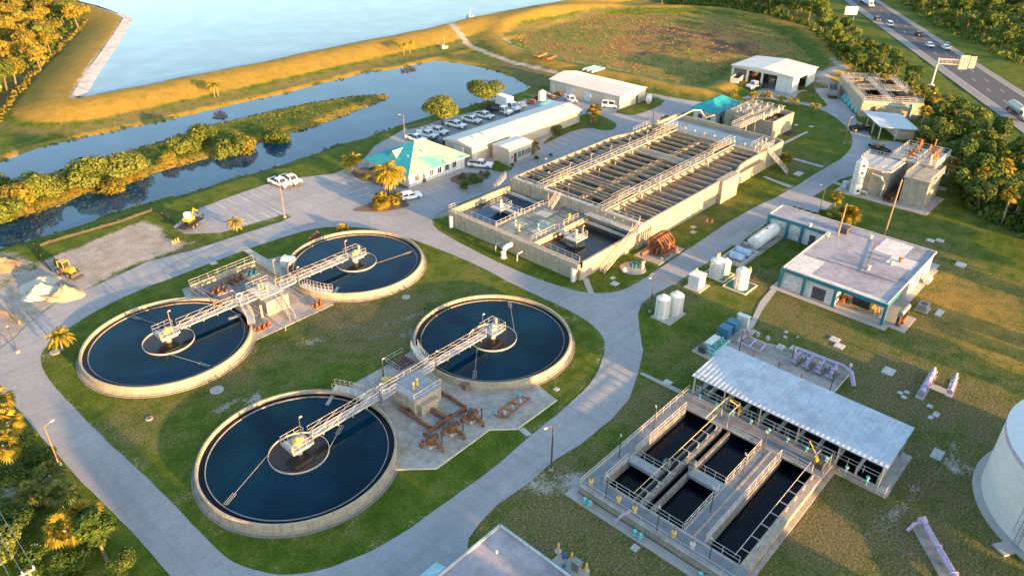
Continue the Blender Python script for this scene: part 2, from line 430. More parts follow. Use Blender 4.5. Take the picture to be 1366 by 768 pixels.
    def build(s, name, m, parent=None, smooth=False, loc=None):
        me = bpy.data.meshes.new(name)
        me.from_pydata(s.v, [], s.f)
        me.materials.append(m)
        if smooth:
            for p in me.polygons: p.use_smooth = True
        me.validate(); me.update()
        o = bpy.data.objects.new(name, me); COL.objects.link(o)
        if parent is not None: o.parent = parent
        if loc is not None: o.location = loc
        return o

def sharp(o, ang=40):
    """smooth shading with hard edges kept"""
    me = o.data
    for p in me.polygons: p.use_smooth = True
    try: me.set_sharp_from_angle(angle=R(ang))
    except Exception: pass
    return o
def tag(o, label=None, cat=None, group=None, kind=None):
    if label: o['label'] = label
    if cat: o['category'] = cat
    if group: o['group'] = group
    if kind: o['kind'] = kind
    return o
def thing(name, label, cat, loc=(0, 0, 0), rz=0.0, group=None):
    o = bpy.data.objects.new(name, None); COL.objects.link(o)
    o.location = loc if len(loc) == 3 else (loc[0], loc[1], 0); o.rotation_euler = (0, 0, rz)
    o.empty_display_size = .5
    return tag(o, label, cat, group)
def struct(o):
    o['kind'] = 'structure'; return o
KIDS = {}
def kids(o):
    return [c for c in bpy.data.objects if c.parent == o]
def copy_thing(src, children, loc, rz=0.0, label=None, group=None, scale=None):
    """children: list of (object, [sub-objects])"""
    r = src.copy(); COL.objects.link(r); r.location = loc if len(loc) == 3 else (loc[0], loc[1], 0); r.rotation_euler = (0, 0, rz)
    if scale: r.scale = scale
    if label: r['label'] = label
    if group: r['group'] = group
    for ch, subs in children:
        c = ch.copy(); COL.objects.link(c); c.parent = r
        for g in subs:
            d = g.copy(); COL.objects.link(d); d.parent = c
    return r
def tree_of(o):
    return [(c, kids(c)) for c in kids(o)]

# ------------------------------------------------------------------ geometry of the land (all in metres)
def seg_dist(X, Y, poly, closed=True):
    P = np.array(poly, float); Q = np.roll(P, -1, 0) if closed else P[1:]
    if not closed: P = P[:-1]
    d = np.full(X.shape, 1e9)
    for (ax, ay), (bx, by) in zip(P, Q):
        vx, vy = bx - ax, by - ay; L2 = vx * vx + vy * vy + 1e-12
        t = np.clip(((X - ax) * vx + (Y - ay) * vy) / L2, 0, 1)
        d = np.minimum(d, np.hypot(X - ax - t * vx, Y - ay - t * vy))
    return d
def inside(X, Y, poly):
    P = np.array(poly, float); Q = np.roll(P, -1, 0); c = np.zeros(X.shape, bool)
    for (ax, ay), (bx, by) in zip(P, Q):
        if ay == by: continue
        k = ((ay > Y) != (by > Y)) & (X < (bx - ax) * (Y - ay) / (by - ay) + ax)
        c ^= k
    return c
def sdist(X, Y, poly):
    d = seg_dist(X, Y, poly); return np.where(inside(X, Y, poly), d, -d)
def sstep(a, b, x):
    t = np.clip((x - a) / (b - a), 0, 1); return t * t * (3 - 2 * t)
def vnoise(X, Y, s, seed=0):
    """smooth value noise for terrain and edges"""
    def h(i, j):
        n = np.sin(i * 127.1 + j * 311.7 + seed * 74.7) * 43758.5453
        return n - np.floor(n)
    x = X / s; y = Y / s; i = np.floor(x); j = np.floor(y); u = x - i; w = y - j
    u = u * u * (3 - 2 * u); w = w * w * (3 - 2 * w)
    return (h(i, j) * (1 - u) + h(i + 1, j) * u) * (1 - w) + (h(i, j + 1) * (1 - u) + h(i + 1, j + 1) * u) * w

Z1 = Zm(0, 0, 2.954); Z2 = Zm(450, 0, 2.954); Z3 = Zm(906, 0, 2.954); Z4 = Zm(0, 250, 2.954); Z5 = Zm(450, 250, 2.954)
Z6 = Zm(906, 250, 2.954); Z7 = Zm(0, 508, 2.954); Z8 = Zm(450, 508, 2.954); Z9 = Zm(906, 508, 2.954)
LAKE_Z = 2.6
lake_poly = GP([(106, 131)] + Z1((900, 272), (1359, 178)) + Z2((330, 120), (530, 70), (860, 10)), LAKE_Z)
lx1, ly1 = lake_poly[-1]
lake_poly += [(lx1 + 90, ly1 + 2), (lx1 + 110, 620), (100, 640)]
lake_poly += GP([(91, 0), (132, 9), (160, 18), (172, 27), (157, 51), (126, 90)], LAKE_Z)[0:0]
lake_left = GP(Z1((270, 0), (395, 28), (470, 55), (512, 80), (470, 150), (385, 260)), LAKE_Z)
lake_poly += [(lake_left[0][0] - 10, 480)] + lake_left
CAN_Z = -.5
canal_poly = GP([(-70, 232)] + Z1((0, 640), (100, 600), (250, 560), (440, 520), (640, 480), (830, 435), (1100, 375), (1359, 310)) +
    Z2((100, 290), (250, 270), (390, 238), (560, 265), (640, 285), (700, 310), (762, 345), (680, 378), (570, 402), (500, 420), (360, 455), (260, 490), (100, 545)) +
    Z1((1359, 562), (1100, 650), (880, 712)) + Z4((700, 30), (480, 90), (250, 165), (0, 235), (-200, 290)), CAN_Z)
isle_poly = GP([(-60, 270), (-5, 246), (30, 240), (68, 231)] + Z1((450, 610), (600, 570), (700, 530), (830, 490), (990, 455), (1250, 400), (1359, 384)) +
    Z2((100, 375), (180, 371), (207, 380), (150, 412), (0, 465)) + Z1((1250, 500), (1130, 530), (1000, 572), (860, 615), (760, 640), (600, 690), (500, 730), (380, 768)) +
    Z4((350, 22), (150, 100), (30, 137), (-100, 175)), CAN_Z)
marsh_rim = GP(Z2((640, 150), (700, 100), (850, 60), (1100, 30), (1359, 28)) + [(960, 12), (1010, 22), (1060, 36), (1095, 62), (1112, 85), (1085, 100), (1030, 78), (985, 88), (968, 105), (940, 117), (900, 112), (850, 100), (790, 90), (740, 80), (690, 66)], 1.0)
sump = GP(Zm(240, 320, 5.906)((235, 350), (600, 200), (755, 330), (550, 380), (300, 455)), 0)

def land(X, Y):
    sdl = sdist(X, Y, lake_poly)
    crest = np.where(sdl > 0, np.maximum(LAKE_Z - .3 * sdl, -1.0), np.where(sdl > -5, LAKE_Z + .7 * sstep(0, -2, sdl), (LAKE_Z + .7) * sstep(-24, -5, sdl)))
    z = crest + (vnoise(X, Y, 9, 1) - .5) * .25 + (vnoise(X, Y, 40, 2) - .5) * .3 * 0
    plant = (X > -40) & (X < 262) & (Y > -60) & (Y < 147)
    z = np.where(plant, 0.0, z)
    zf = sstep(-12, 0, -np.maximum.reduce([15 - X, X - 262, -30 - Y, Y - 146])) * 0
    sdc = np.minimum(sdist(X, Y, canal_poly), -sdist(X, Y, isle_poly))
    sdc = sdc + (vnoise(X, Y, 4, 5) - .5) * 1.2 * (sdc > -4)
    z = np.where(sdc > -3.5, np.where(sdc > 0, CAN_Z - .5 * np.minimum(sdc, 3), CAN_Z + (z - CAN_Z) * sstep(0, 3.5, -sdc)), z)
    sdm = sdist(X, Y, marsh_rim)
    z = z + 1.3 * np.exp(-((sdm + 3) / 5.0) ** 2) + np.where(sdm > 3, -.6 * sstep(3, 8, sdm), 0)
    return z
def land1(x, y):
    return float(land(np.array([float(x)]), np.array([float(y)]))[0])

def blobs(X, Y, lst):
    a = np.zeros(X.shape)
    for px, py, r, s in lst:
        x, y = G(px, py); a = np.maximum(a, s * np.exp(-((X - x) ** 2 + (Y - y) ** 2) / (r * r)))
    return a
def strips(X, Y, lst, z=0):
    a = np.zeros(X.shape)
    for pts, w, s in lst:
        a = np.maximum(a, s * np.exp(-(seg_dist(X, Y, GP(pts, z), False) / w) ** 2))
    return a
dirt_poly = GP(Z4((215, 260), (560, 140), (600, 150), (690, 240), (560, 295), (420, 370), (250, 460), (130, 520), (60, 590), (0, 640), (-160, 700), (-160, 440), (0, 390), (120, 330)))
dirt_left = GP(Z4((-200, 300), (40, 268), (140, 300), (200, 350), (140, 480), (60, 490), (-200, 520)))

def axis(a, b, step, lo, hi, g=1.18):
    mid = list(np.arange(a, b + .01, step)); l = []; s = step; x = a
    while x > lo: s *= g; x -= s; l.append(x)
    r = []; s = step; x = mid[-1]
    while x < hi: s *= g; x += s; r.append(x)
    return np.array(l[::-1] + mid + r)
def make_ground():
    ax = axis(0, 300, 1.35, -4000, 9000, 1.12); ay = axis(-12, 262, 1.35, -4000, 9000, 1.12)
    X, Y = np.meshgrid(ax, ay); Z = land(X, Y)
    far = sstep(700, 1500, np.hypot(X, Y)); Z = Z * (1 - far)
    ss = (X > 53.8) & (X < 75.0) & (Y > 17.9) & (Y < 34.9); Z = np.where(ss, Z - 2.6, Z)
    ny, nx = X.shape
    vs = np.stack([X.ravel(), Y.ravel(), Z.ravel()], 1)
    i = np.arange(ny - 1)[:, None] * nx + np.arange(nx - 1)[None, :]
    f = np.stack([i, i + 1, i + nx + 1, i + nx], -1).reshape(-1, 4)
    me = bpy.data.meshes.new('ground')
    me.vertices.add(len(vs)); me.vertices.foreach_set('co', vs.ravel())
    me.loops.add(f.size); me.loops.foreach_set('vertex_index', f.ravel())
    me.polygons.add(len(f)); me.polygons.foreach_set('loop_start', np.arange(len(f)) * 4)
    me.update(calc_edges=True)
    me.polygons.foreach_set('use_smooth', [True] * len(f))
    nzz = vnoise(X, Y, 7, 3) - .5
    sdl = sdist(X, Y, lake_poly); sdc = np.minimum(sdist(X, Y, canal_poly), -sdist(X, Y, isle_poly)); sdm = sdist(X, Y, marsh_rim)
    gold = np.where((sdl < 0) & (sdl > -19), 1.0, 0) * sstep(-18, -15, sdl)
    gold = np.maximum(gold, .85 * np.exp(-((sdl + 28) / 2.2) ** 2) * (vnoise(X, Y, 16, 31) > .42))
    gold = np.maximum(gold, np.exp(-((sdc + 1.2) / 1.5) ** 2) * (Y > 165) * .95)
    gold = np.maximum(gold, inside(X, Y, isle_poly) * (.25 + .6 * np.exp(-((sdc + 2) / 2.5) ** 2)))
    gold = np.maximum(gold, .9 * np.exp(-((sdm + 3.5) / 4.5) ** 2))
    gold = np.maximum(gold, blobs(X, Y, [(1300, 415, 12, .6), (1340, 470, 11, .55), (1260, 370, 9, .45), (1340, 380, 9, .4), (1265, 470, 9, .35), (1230, 450, 8, .22), (1200, 330, 6, .22), (620, 318, 3, .3), (250, 222, 6, .5), (150, 300, 4, .3)]))  # patches on the right lawn stand in for sunlight falling there
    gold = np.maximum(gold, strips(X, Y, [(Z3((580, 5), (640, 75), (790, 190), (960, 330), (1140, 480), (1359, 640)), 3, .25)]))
    wear = blobs(X, Y, [(500, 440, 10, .7), (470, 430, 9, .65), (540, 405, 6, .5), (430, 465, 6, .5), (350, 480, 7, .4), (300, 500, 6, .45), (170, 575, 6, .4), (800, 665, 10, .7), (760, 640, 7, .6),
        (880, 720, 9, .55), (720, 720, 8, .5), (690, 650, 6, .5), (950, 470, 9, .35), (1050, 420, 9, .45), (1180, 520, 14, .6), (1130, 470, 10, .5), (1260, 640, 14, .6), (1080, 690, 12, .6), (1220, 720, 12, .6), (1150, 350, 8, .4), (1300, 560, 12, .6), (1290, 420, 16, .6), (1250, 370, 12, .5), (1200, 640, 12, .5),
        (1270, 560, 8, .6), (1150, 700, 12, .45), (1300, 640, 8, .6), (900, 395, 6, .4), (960, 270, 5, .5), (930, 290, 5, .4), (1240, 330, 12, .4), (870, 480, 6, .35), (860, 540, 8, .5),
        (560, 430, 5, .4), (110, 600, 5, .3), (1060, 215, 7, .3), (250, 340, 5, .35), (640, 380, 6, .25), (140, 120, 14, .6), (180, 160, 14, .4), (600, 90, 16, .6), (700, 95, 20, .5), (820, 125, 15, .5), (1120, 110, 12, .6), (1050, 400, 10, .4)])
    wear = np.maximum(wear, .5 * np.exp(-((sdl + 21) / 3.) ** 2))
    d = np.where(inside(X, Y, dirt_poly), 1.0, 0) * 1.0
    sdd = sdist(X, Y, dirt_poly); d = .95 * sstep(-1.5, 1.5, sdd + nzz * 3)
    d = np.maximum(d, .6 * sstep(-1.5, 2, sdist(X, Y, dirt_left) + nzz * 5))
    d = np.maximum(d, strips(X, Y, [
        (Z2((385, 100), (430, 100), (450, 130), (520, 180), (600, 215), (700, 250), (870, 290)), 1.6, .9),
        (Z2((1200, 370), (1359, 400)), 2.2, .85),
        (Z3((640, 30 + 250), (560, 300), (570, 330)), 3, .9), (Z3((600, 240), (640, 280), (560, 300)), 2, .7),
        (Z2((640, 150), (700, 190), (850, 220), (1100, 265), (1359, 330)), 1.6, .5),
        (Z1((1359, 330), (1100, 390), (900, 420), (700, 460), (440, 515), (250, 560), (0, 620)), 1.3, .45),
        (Z3((0, 340), (150, 330)), 3, .35),
        (Z8((740, 400), (860, 420), (950, 380)), 1.6, .75), (Z5((0, 560), (200, 540), (330, 490), (390, 450)), 1.0, .42),
        (Z7((860, 110), (960, 75), (1020, 65)), .8, .75), (Z9((750, 600), (800, 560), (1110, 240)), .9, .45),
        (Z9((1090, 350), (1120, 330)), 1.0, .7), (Z5((380, 115), (440, 90)), 1.6, .8), (Z6((250, 80), (330, 40)), .8, .4),
        (Z4((700, 220), (760, 215)), 1.2, .6), (Z7((80, 420), (160, 390)), 2.2, .65), (Z8((1300, 740), (1350, 720)), 1.5, .3)]))
    d = np.maximum(d, strips(X, Y, [(Z1((115, 400), (200, 340)) , 2, .0)]))
    # strip at the foot of the lake crest: pale shell road
    d = np.maximum(d, .95 * np.exp(-((sdl + 1.5) / 1.2) ** 2))
    for pl_ in (loop_in, basin_isle): d = np.maximum(d, (.14 + .34 * vnoise(X, Y, 5, 13)) * np.exp(-(seg_dist(X, Y, pl_) / 1.1) ** 2))
    d = np.maximum(d, (.15 + .35 * vnoise(X, Y, 6, 14)) * np.exp(-(seg_dist(X, Y, loop_out[:58] if len(loop_out) > 58 else loop_out) / 1.1) ** 2))
    for (cx_, cy_) in ((33.5, 64.0), (67.1, 64.1), (34.0, 97.7), (67.6, 97.5)): d = np.maximum(d, (.12 + .25 * vnoise(X, Y, 3, 15)) * np.exp(-((np.hypot(X - cx_, Y - cy_) - 12.6) / .7) ** 2))
    d = np.where(inside(X, Y, sump), 1.0, d)
    mar = sstep(5, 9, sdm + nzz * 4)
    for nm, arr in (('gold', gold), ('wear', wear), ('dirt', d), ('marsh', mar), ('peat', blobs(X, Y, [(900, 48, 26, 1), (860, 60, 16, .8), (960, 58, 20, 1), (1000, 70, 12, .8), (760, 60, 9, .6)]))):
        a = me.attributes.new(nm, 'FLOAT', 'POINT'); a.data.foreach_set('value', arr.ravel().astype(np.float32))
    me.materials.append(grass_m)
    o = bpy.data.objects.new('ground', me); COL.objects.link(o)
    return struct(o)
#MG

def sheet(name, poly, z, m, wob=0.0, holes=()):
    """flat sheet from an outline (with holes), its edge optionally roughened"""
    import mathutils.geometry as mg
    def rough(poly):
        if wob <= 0: return list(poly)
        pts = []; n = len(poly)
        for i in range(n):
            a, b = Vector(poly[i]), Vector(poly[(i + 1) % n]); L = (b - a).length; k = max(1, int(L / 1.2))
            nn = Vector((-(b - a).y, (b - a).x)).normalized()
            for j in range(k):
                p = a.lerp(b, j / k); pts.append(tuple(p + nn * float((vnoise(np.array([p.x]), np.array([p.y]), 1.5, 8)[0] - .5) * 2 * wob)))
        return pts
    loops = [rough(poly)] + [rough(h) for h in holes]
    tris = mg.tessellate_polygon([[Vector((x, y, 0)) for x, y in l] for l in loops])
    pts = [p for l in loops for p in l]
    mb = MB(); mb.v = [(x, y, z) for x, y in pts]
    for t in tris:
        a, b, c = [Vector(pts[i]) for i in t]
        cr = (b.x - a.x) * (c.y - a.y) - (b.y - a.y) * (c.x - a.x)
        if abs(cr) > 1e-9: mb.f.append(tuple(t) if cr > 0 else tuple(t)[::-1])
    return struct(mb.build(name, m))
def smooth_poly(p, it=2):
    for _ in range(it):
        q = []
        for i in range(len(p)):
            a, b = p[i], p[(i + 1) % len(p)]
            q += [(a[0] * .75 + b[0] * .25, a[1] * .75 + b[1] * .25), (a[0] * .25 + b[0] * .75, a[1] * .25 + b[1] * .75)]
        p = q
    return p
# waters
sheet('lake_water', lake_poly, LAKE_Z - .02, w_lake)
sheet('canal_water', [(-60, 140), (196, 140), (196, 206), (-60, 206)], CAN_Z - .02, w_canal)
# white liner on the west bank of the lake
ll = GP(Z1((310, 385), (360, 300), (420, 215), (470, 140), (505, 80), (470, 58), (395, 30), (270, 0)), LAKE_Z)
mb = MB()
for i, (a, b) in enumerate(zip(ll[:-1], ll[1:])):
    a, b = Vector((*a, 0)), Vector((*b, 0)); d = (b - a).normalized(); n = Vector((d.y, -d.x, 0))
    o1, o2, o3 = n * -1.6, n * .2, n * 3.0
    if i > 4: o1, o2, o3 = n * -.6, n * .1, n * 1.0
    z = [LAKE_Z + .75, LAKE_Z + .35, LAKE_Z - .35]
    for (p, q, zp, zq) in ((o1, o2, z[0], z[1]), (o2, o3, z[1], z[2])):
        mb.add([a + p + Vector((0, 0, zp)), b + p + Vector((0, 0, zp)), b + q + Vector((0, 0, zq)), a + q + Vector((0, 0, zq))], [(0, 1, 2, 3)])
struct(mb.build('lake_liner', liner))
pts_ = lake_poly[:6]; mb = MB(); q_ = []
for a_, b_ in zip(pts_[:-1], pts_[1:]):
    for k_ in range(12):
        x_, y_ = a_[0] + (b_[0] - a_[0]) * k_ / 12, a_[1] + (b_[1] - a_[1]) * k_ / 12; q_.append((x_, y_))
for a_, b_ in zip(q_[:-1], q_[1:]): mb.add([(a_[0], a_[1] - .2, LAKE_Z + .28), (b_[0], b_[1] - .2, LAKE_Z + .28), (b_[0], b_[1] - 1.7, LAKE_Z + .78), (a_[0], a_[1] - 1.7, LAKE_Z + .78)], [(3, 2, 1, 0)])
struct(mb.build('crest_track', gravm))
# roads: one pale asphalt sheet, lawns laid on it
loop_in = smooth_poly(GP([(52.5, 480), (61, 460), (118, 419), (190, 385), (254, 362), (328, 333), (406, 307.5), (450, 301), (518, 308), (579, 330), (633, 351.6), (687, 381), (741, 405), (776, 423), (802, 443), (809, 466), (793, 508),
    (748, 549), (707, 581), (660, 623), (599, 667), (518, 725), (450, 754), (405, 765), (366, 767), (322, 755), (298, 741.6), (250.5, 692.5), (210, 650), (135, 581), (64, 508)]), 2)
loop_out = GP([(-90, 500), (0, 466), (20, 450), (37, 433), (78, 402), (135, 378), (195, 350), (264, 332), (305, 318), (340, 307), (372, 297), (388, 290), (383, 286), (372, 288), (294.6, 311), (247, 312.6), (231, 303), (257, 282), (300, 265), (352, 247), (402, 237), (445, 232), (470, 222), (484, 214),
    (500, 195), (527, 180), (545, 168), (590, 158), (640, 148), (700, 133), (718, 131), (745, 122), (850, 132), (863, 134), (967, 113), (1005, 100), (1080, 126), (1100, 128), (1086, 117), (1110, 117), (1139.6, 152), (1153, 166), (1163, 186), (1200, 190), (1225, 197), (1235, 215), (1170, 225), (1120, 240), (1085, 262), (1110, 272), (1097, 286), (1060, 275), (1018, 301), (967, 335), (900, 379), (870, 394), (856, 405), (851, 419), (853, 440), (858, 467), (851, 500.5), (839, 532),
    (815.6, 559), (775, 592.6), (741, 613), (707, 642), (663, 674), (640, 697.6), (626, 718), (623, 740), (610, 800), (480, 900), (330, 870), (227, 768), (176, 708), (112, 646), (51, 578), (20, 542), (0, 525), (-90, 545)])
basin_isle = smooth_poly(GP([(575, 291), (579, 304), (602, 318), (653, 345), (707, 368.5), (755, 385), (782, 390.5), (809, 391.5), (832.5, 387), (856, 373.6), (910, 338), (990.6, 284), (1045, 259), (1102, 223), (1126, 210), (1138, 193), (1136, 179), (1123, 162.5), (1096, 145.6), (1058, 137), (1020, 132), (980, 131), (962, 137), (920, 148), (904, 154), (841, 178.6), (800.5, 196), (741, 221), (646, 259), (602, 276)]), 1)
make_ground()
sheet('road', loop_out, .05, asph, .07, [loop_in, basin_isle])
ZN = Zm(470, 70, 3.177); ZA = Zm(440, 180, 5.692); ZF = Zm(580, 230, 4.518); ZG = Zm(840, 120, 4.267); ZT = Zm(760, 450, 2.4146)
def lawn(pts, z=.09, sm=1): return sheet('lawn', smooth_poly(GP(pts), sm), z, grass_m, .1)
lawn(ZN((795, 398), (860, 340), (900, 315), (968, 262), (1040, 262), (1110, 295), (1122, 312), (1105, 330), (1060, 332), (1010, 320), (940, 330), (870, 362)))
lawn(ZN((1112, 256), (1130, 244), (1240, 206), (1275, 188), (1340, 212), (1200, 270), (1150, 262)))
lawn(ZN((580, 480), (610, 455), (650, 480), (690, 492), (640, 512), (590, 500)))
lawn(ZN((1062, 368), (1130, 372), (1180, 345), (1130, 350))[0:3])
lawn(Z3((470, 362), (530, 358), (560, 385), (592, 428), (500, 405), (455, 398)))
lawn(Z3((235, 350), (300, 372), (380, 380), (300, 384), (225, 372)))
lawn(Z3((690, 455), (730, 460), (750, 490), (705, 485)))
lawn(Z3((765, 545), (830, 548), (835, 558), (775, 556)))
for pl in (ZA((165, 575), (230, 548), (345, 505), (420, 490), (560, 498), (612, 535), (560, 562), (400, 582), (200, 582)),
           ZA((128, 292), (245, 250), (300, 250), (420, 330), (590, 385), (600, 405), (540, 410), (480, 380), (378, 400)),
           ZA((890, 345), (985, 298), (1090, 285), (1230, 320), (1120, 370), (1010, 394))):
    sheet('mulch_bed', smooth_poly(GP(pl), 1), .11, mulch, .15)
# asphalt patches
for pl in (Z5((1243, 352), (1252, 341), (1342, 374), (1330, 388)),):
    sheet('asphalt_patch', GP(pl), .058, asphp)
# highway
hd = Vector((math.cos(R(-97.53 - 48)), math.sin(R(-97.53 - 48)))) ; hd = Vector((G(1366, 178)[0] - G(1125, 0)[0], G(1366, 178)[1] - G(1125, 0)[1])).normalized()
hn = Vector((-hd.y, hd.x)); h0 = Vector(G(1366, 178))
def hwy(u, w): p = h0 + hd * u + hn * w; return (p.x, p.y)
def hstrip(name, w0, w1, z, m, u0=-700, u1=500):
    return sheet(name, [hwy(u0, w0), hwy(u1, w0), hwy(u1, w1), hwy(u0, w1)], z, m)
HWT = 1.25
hstrip('highway_shoulder', -.3, 17.3, .16, shold)
hstrip('highway', 3.0, 14.9, .18, asphd)
hstrip('highway_edge_line', 2.9, 3.08, .20, paintw); hstrip('highway_edge_line', 14.6, 14.78, .20, painty)
mb = MB()
for w in (6.9, 10.75):
    u = -690
    while u < 300:
        a = [hwy(u, w), hwy(u + 3.2, w), hwy(u + 3.2, w + .16), hwy(u, w + .16)]
        mb.add([(x, y, .20) for x, y in a], [(0, 1, 2, 3)]); u += 12.2
struct(mb.build('highway_lane_dashes', paintw))
# ------------------------------------------------------------------ painted bays, walks
mb = MB()
def bay_line(a, b, w=.12):
    a, b = Vector(G(*a)), Vector(G(*b)); d = (b - a).normalized(); n = Vector((-d.y, d.x)) * w / 2
    mb.add([(*(a + n), .062), (*(b + n), .062), (*(b - n), .062), (*(a - n), .062)], [(3, 2, 1, 0)])
for a, b in [((805, 75), (848, 100)), ((850, 62), (893, 85)), ((895, 47), (938, 70)), ((938, 33), (981, 55)), ((982, 20), (1026, 43)), ((1028, 8), (1072, 30)),
             ((880, 142), (930, 168)), ((928, 122), (975, 148)), ((975, 109), (1022, 135)), ((1022, 96), (1066, 120)), ((1068, 83), (1112, 106))]:
    bay_line(*Z4(a, b))
for i in range(6):
    a = (0 + 52 * i, 345 + 29 * i); bay_line(*ZA((a[0] + 0, a[1] + 12), (a[0] + 125, a[1] - 32)))
for a, b in [((555, 500), (600, 540)), ((640, 465), (715, 495)), ((690, 420), (760, 455)), ((735, 405), (800, 440)), ((800, 375), (870, 410))]:
    bay_line(*ZA(a, b))
for i in range(8):
    a = (805 + 27 * i, 400 - 12 * i); bay_line(*ZN(a, (a[0] + 52, a[1] + 20)))
for i in range(4):
    a = (430 + 30 * i, 92 + 8 * i); bay_line(*Z6(a, (a[0] + 50, a[1] - 18)))
struct(mb.build('parking_lines', paintw))
def walk(pts, z=.07, m=walkm, name='sidewalk'): return sheet(name, GP(pts), z, m)
walk(Z5((965, 360), (988, 356), (1012, 418), (990, 420)))                      # basin walk
walk(Z8((712, 192), (735, 183), (768, 212), (745, 220)))                       # pad to road
walk(Z5((1190, 735), (1200, 728), (1359, 800), (1345, 812)))                   # to the filters
walk(Z6((375, 385), (395, 393), (330, 480), (300, 540), (265, 590), (225, 590), (262, 560), (290, 510), (318, 450)))
walk(Z4((955, 248), (972, 244), (1100, 318), (1085, 340)))
walk(Z3((325, 698), (340, 696), (450, 735), (430, 740)))
walk(Z3((445, 628), (455, 624), (572, 656), (562, 662)))
walk(Z3((388, 572), (445, 545), (500, 518), (510, 522), (455, 550), (392, 584)))
walk(Z3((595, 720), (610, 715), (650, 728), (640, 735)))
walk(Z3((485, 355), (545, 365), (540, 371), (480, 361)))
walk(Z3((535, 352), (620, 350), (680, 452), (640, 444), (580, 425)), z=.062, name='concrete_apron')
walk(Z6((250, 168), (283, 178), (232, 236), (178, 212)), z=.062, name='concrete_apron')
walk(ZA((600, 400), (890, 330), (1000, 290), (1060, 270), (1020, 235), (985, 270), (610, 385)), z=.075)
walk(ZA((378, 402), (128, 294), (160, 280), (400, 385)), z=.085)
walk(ZN((695, 478), (760, 450), (820, 425), (800, 405), (770, 430), (690, 466)), z=.07)
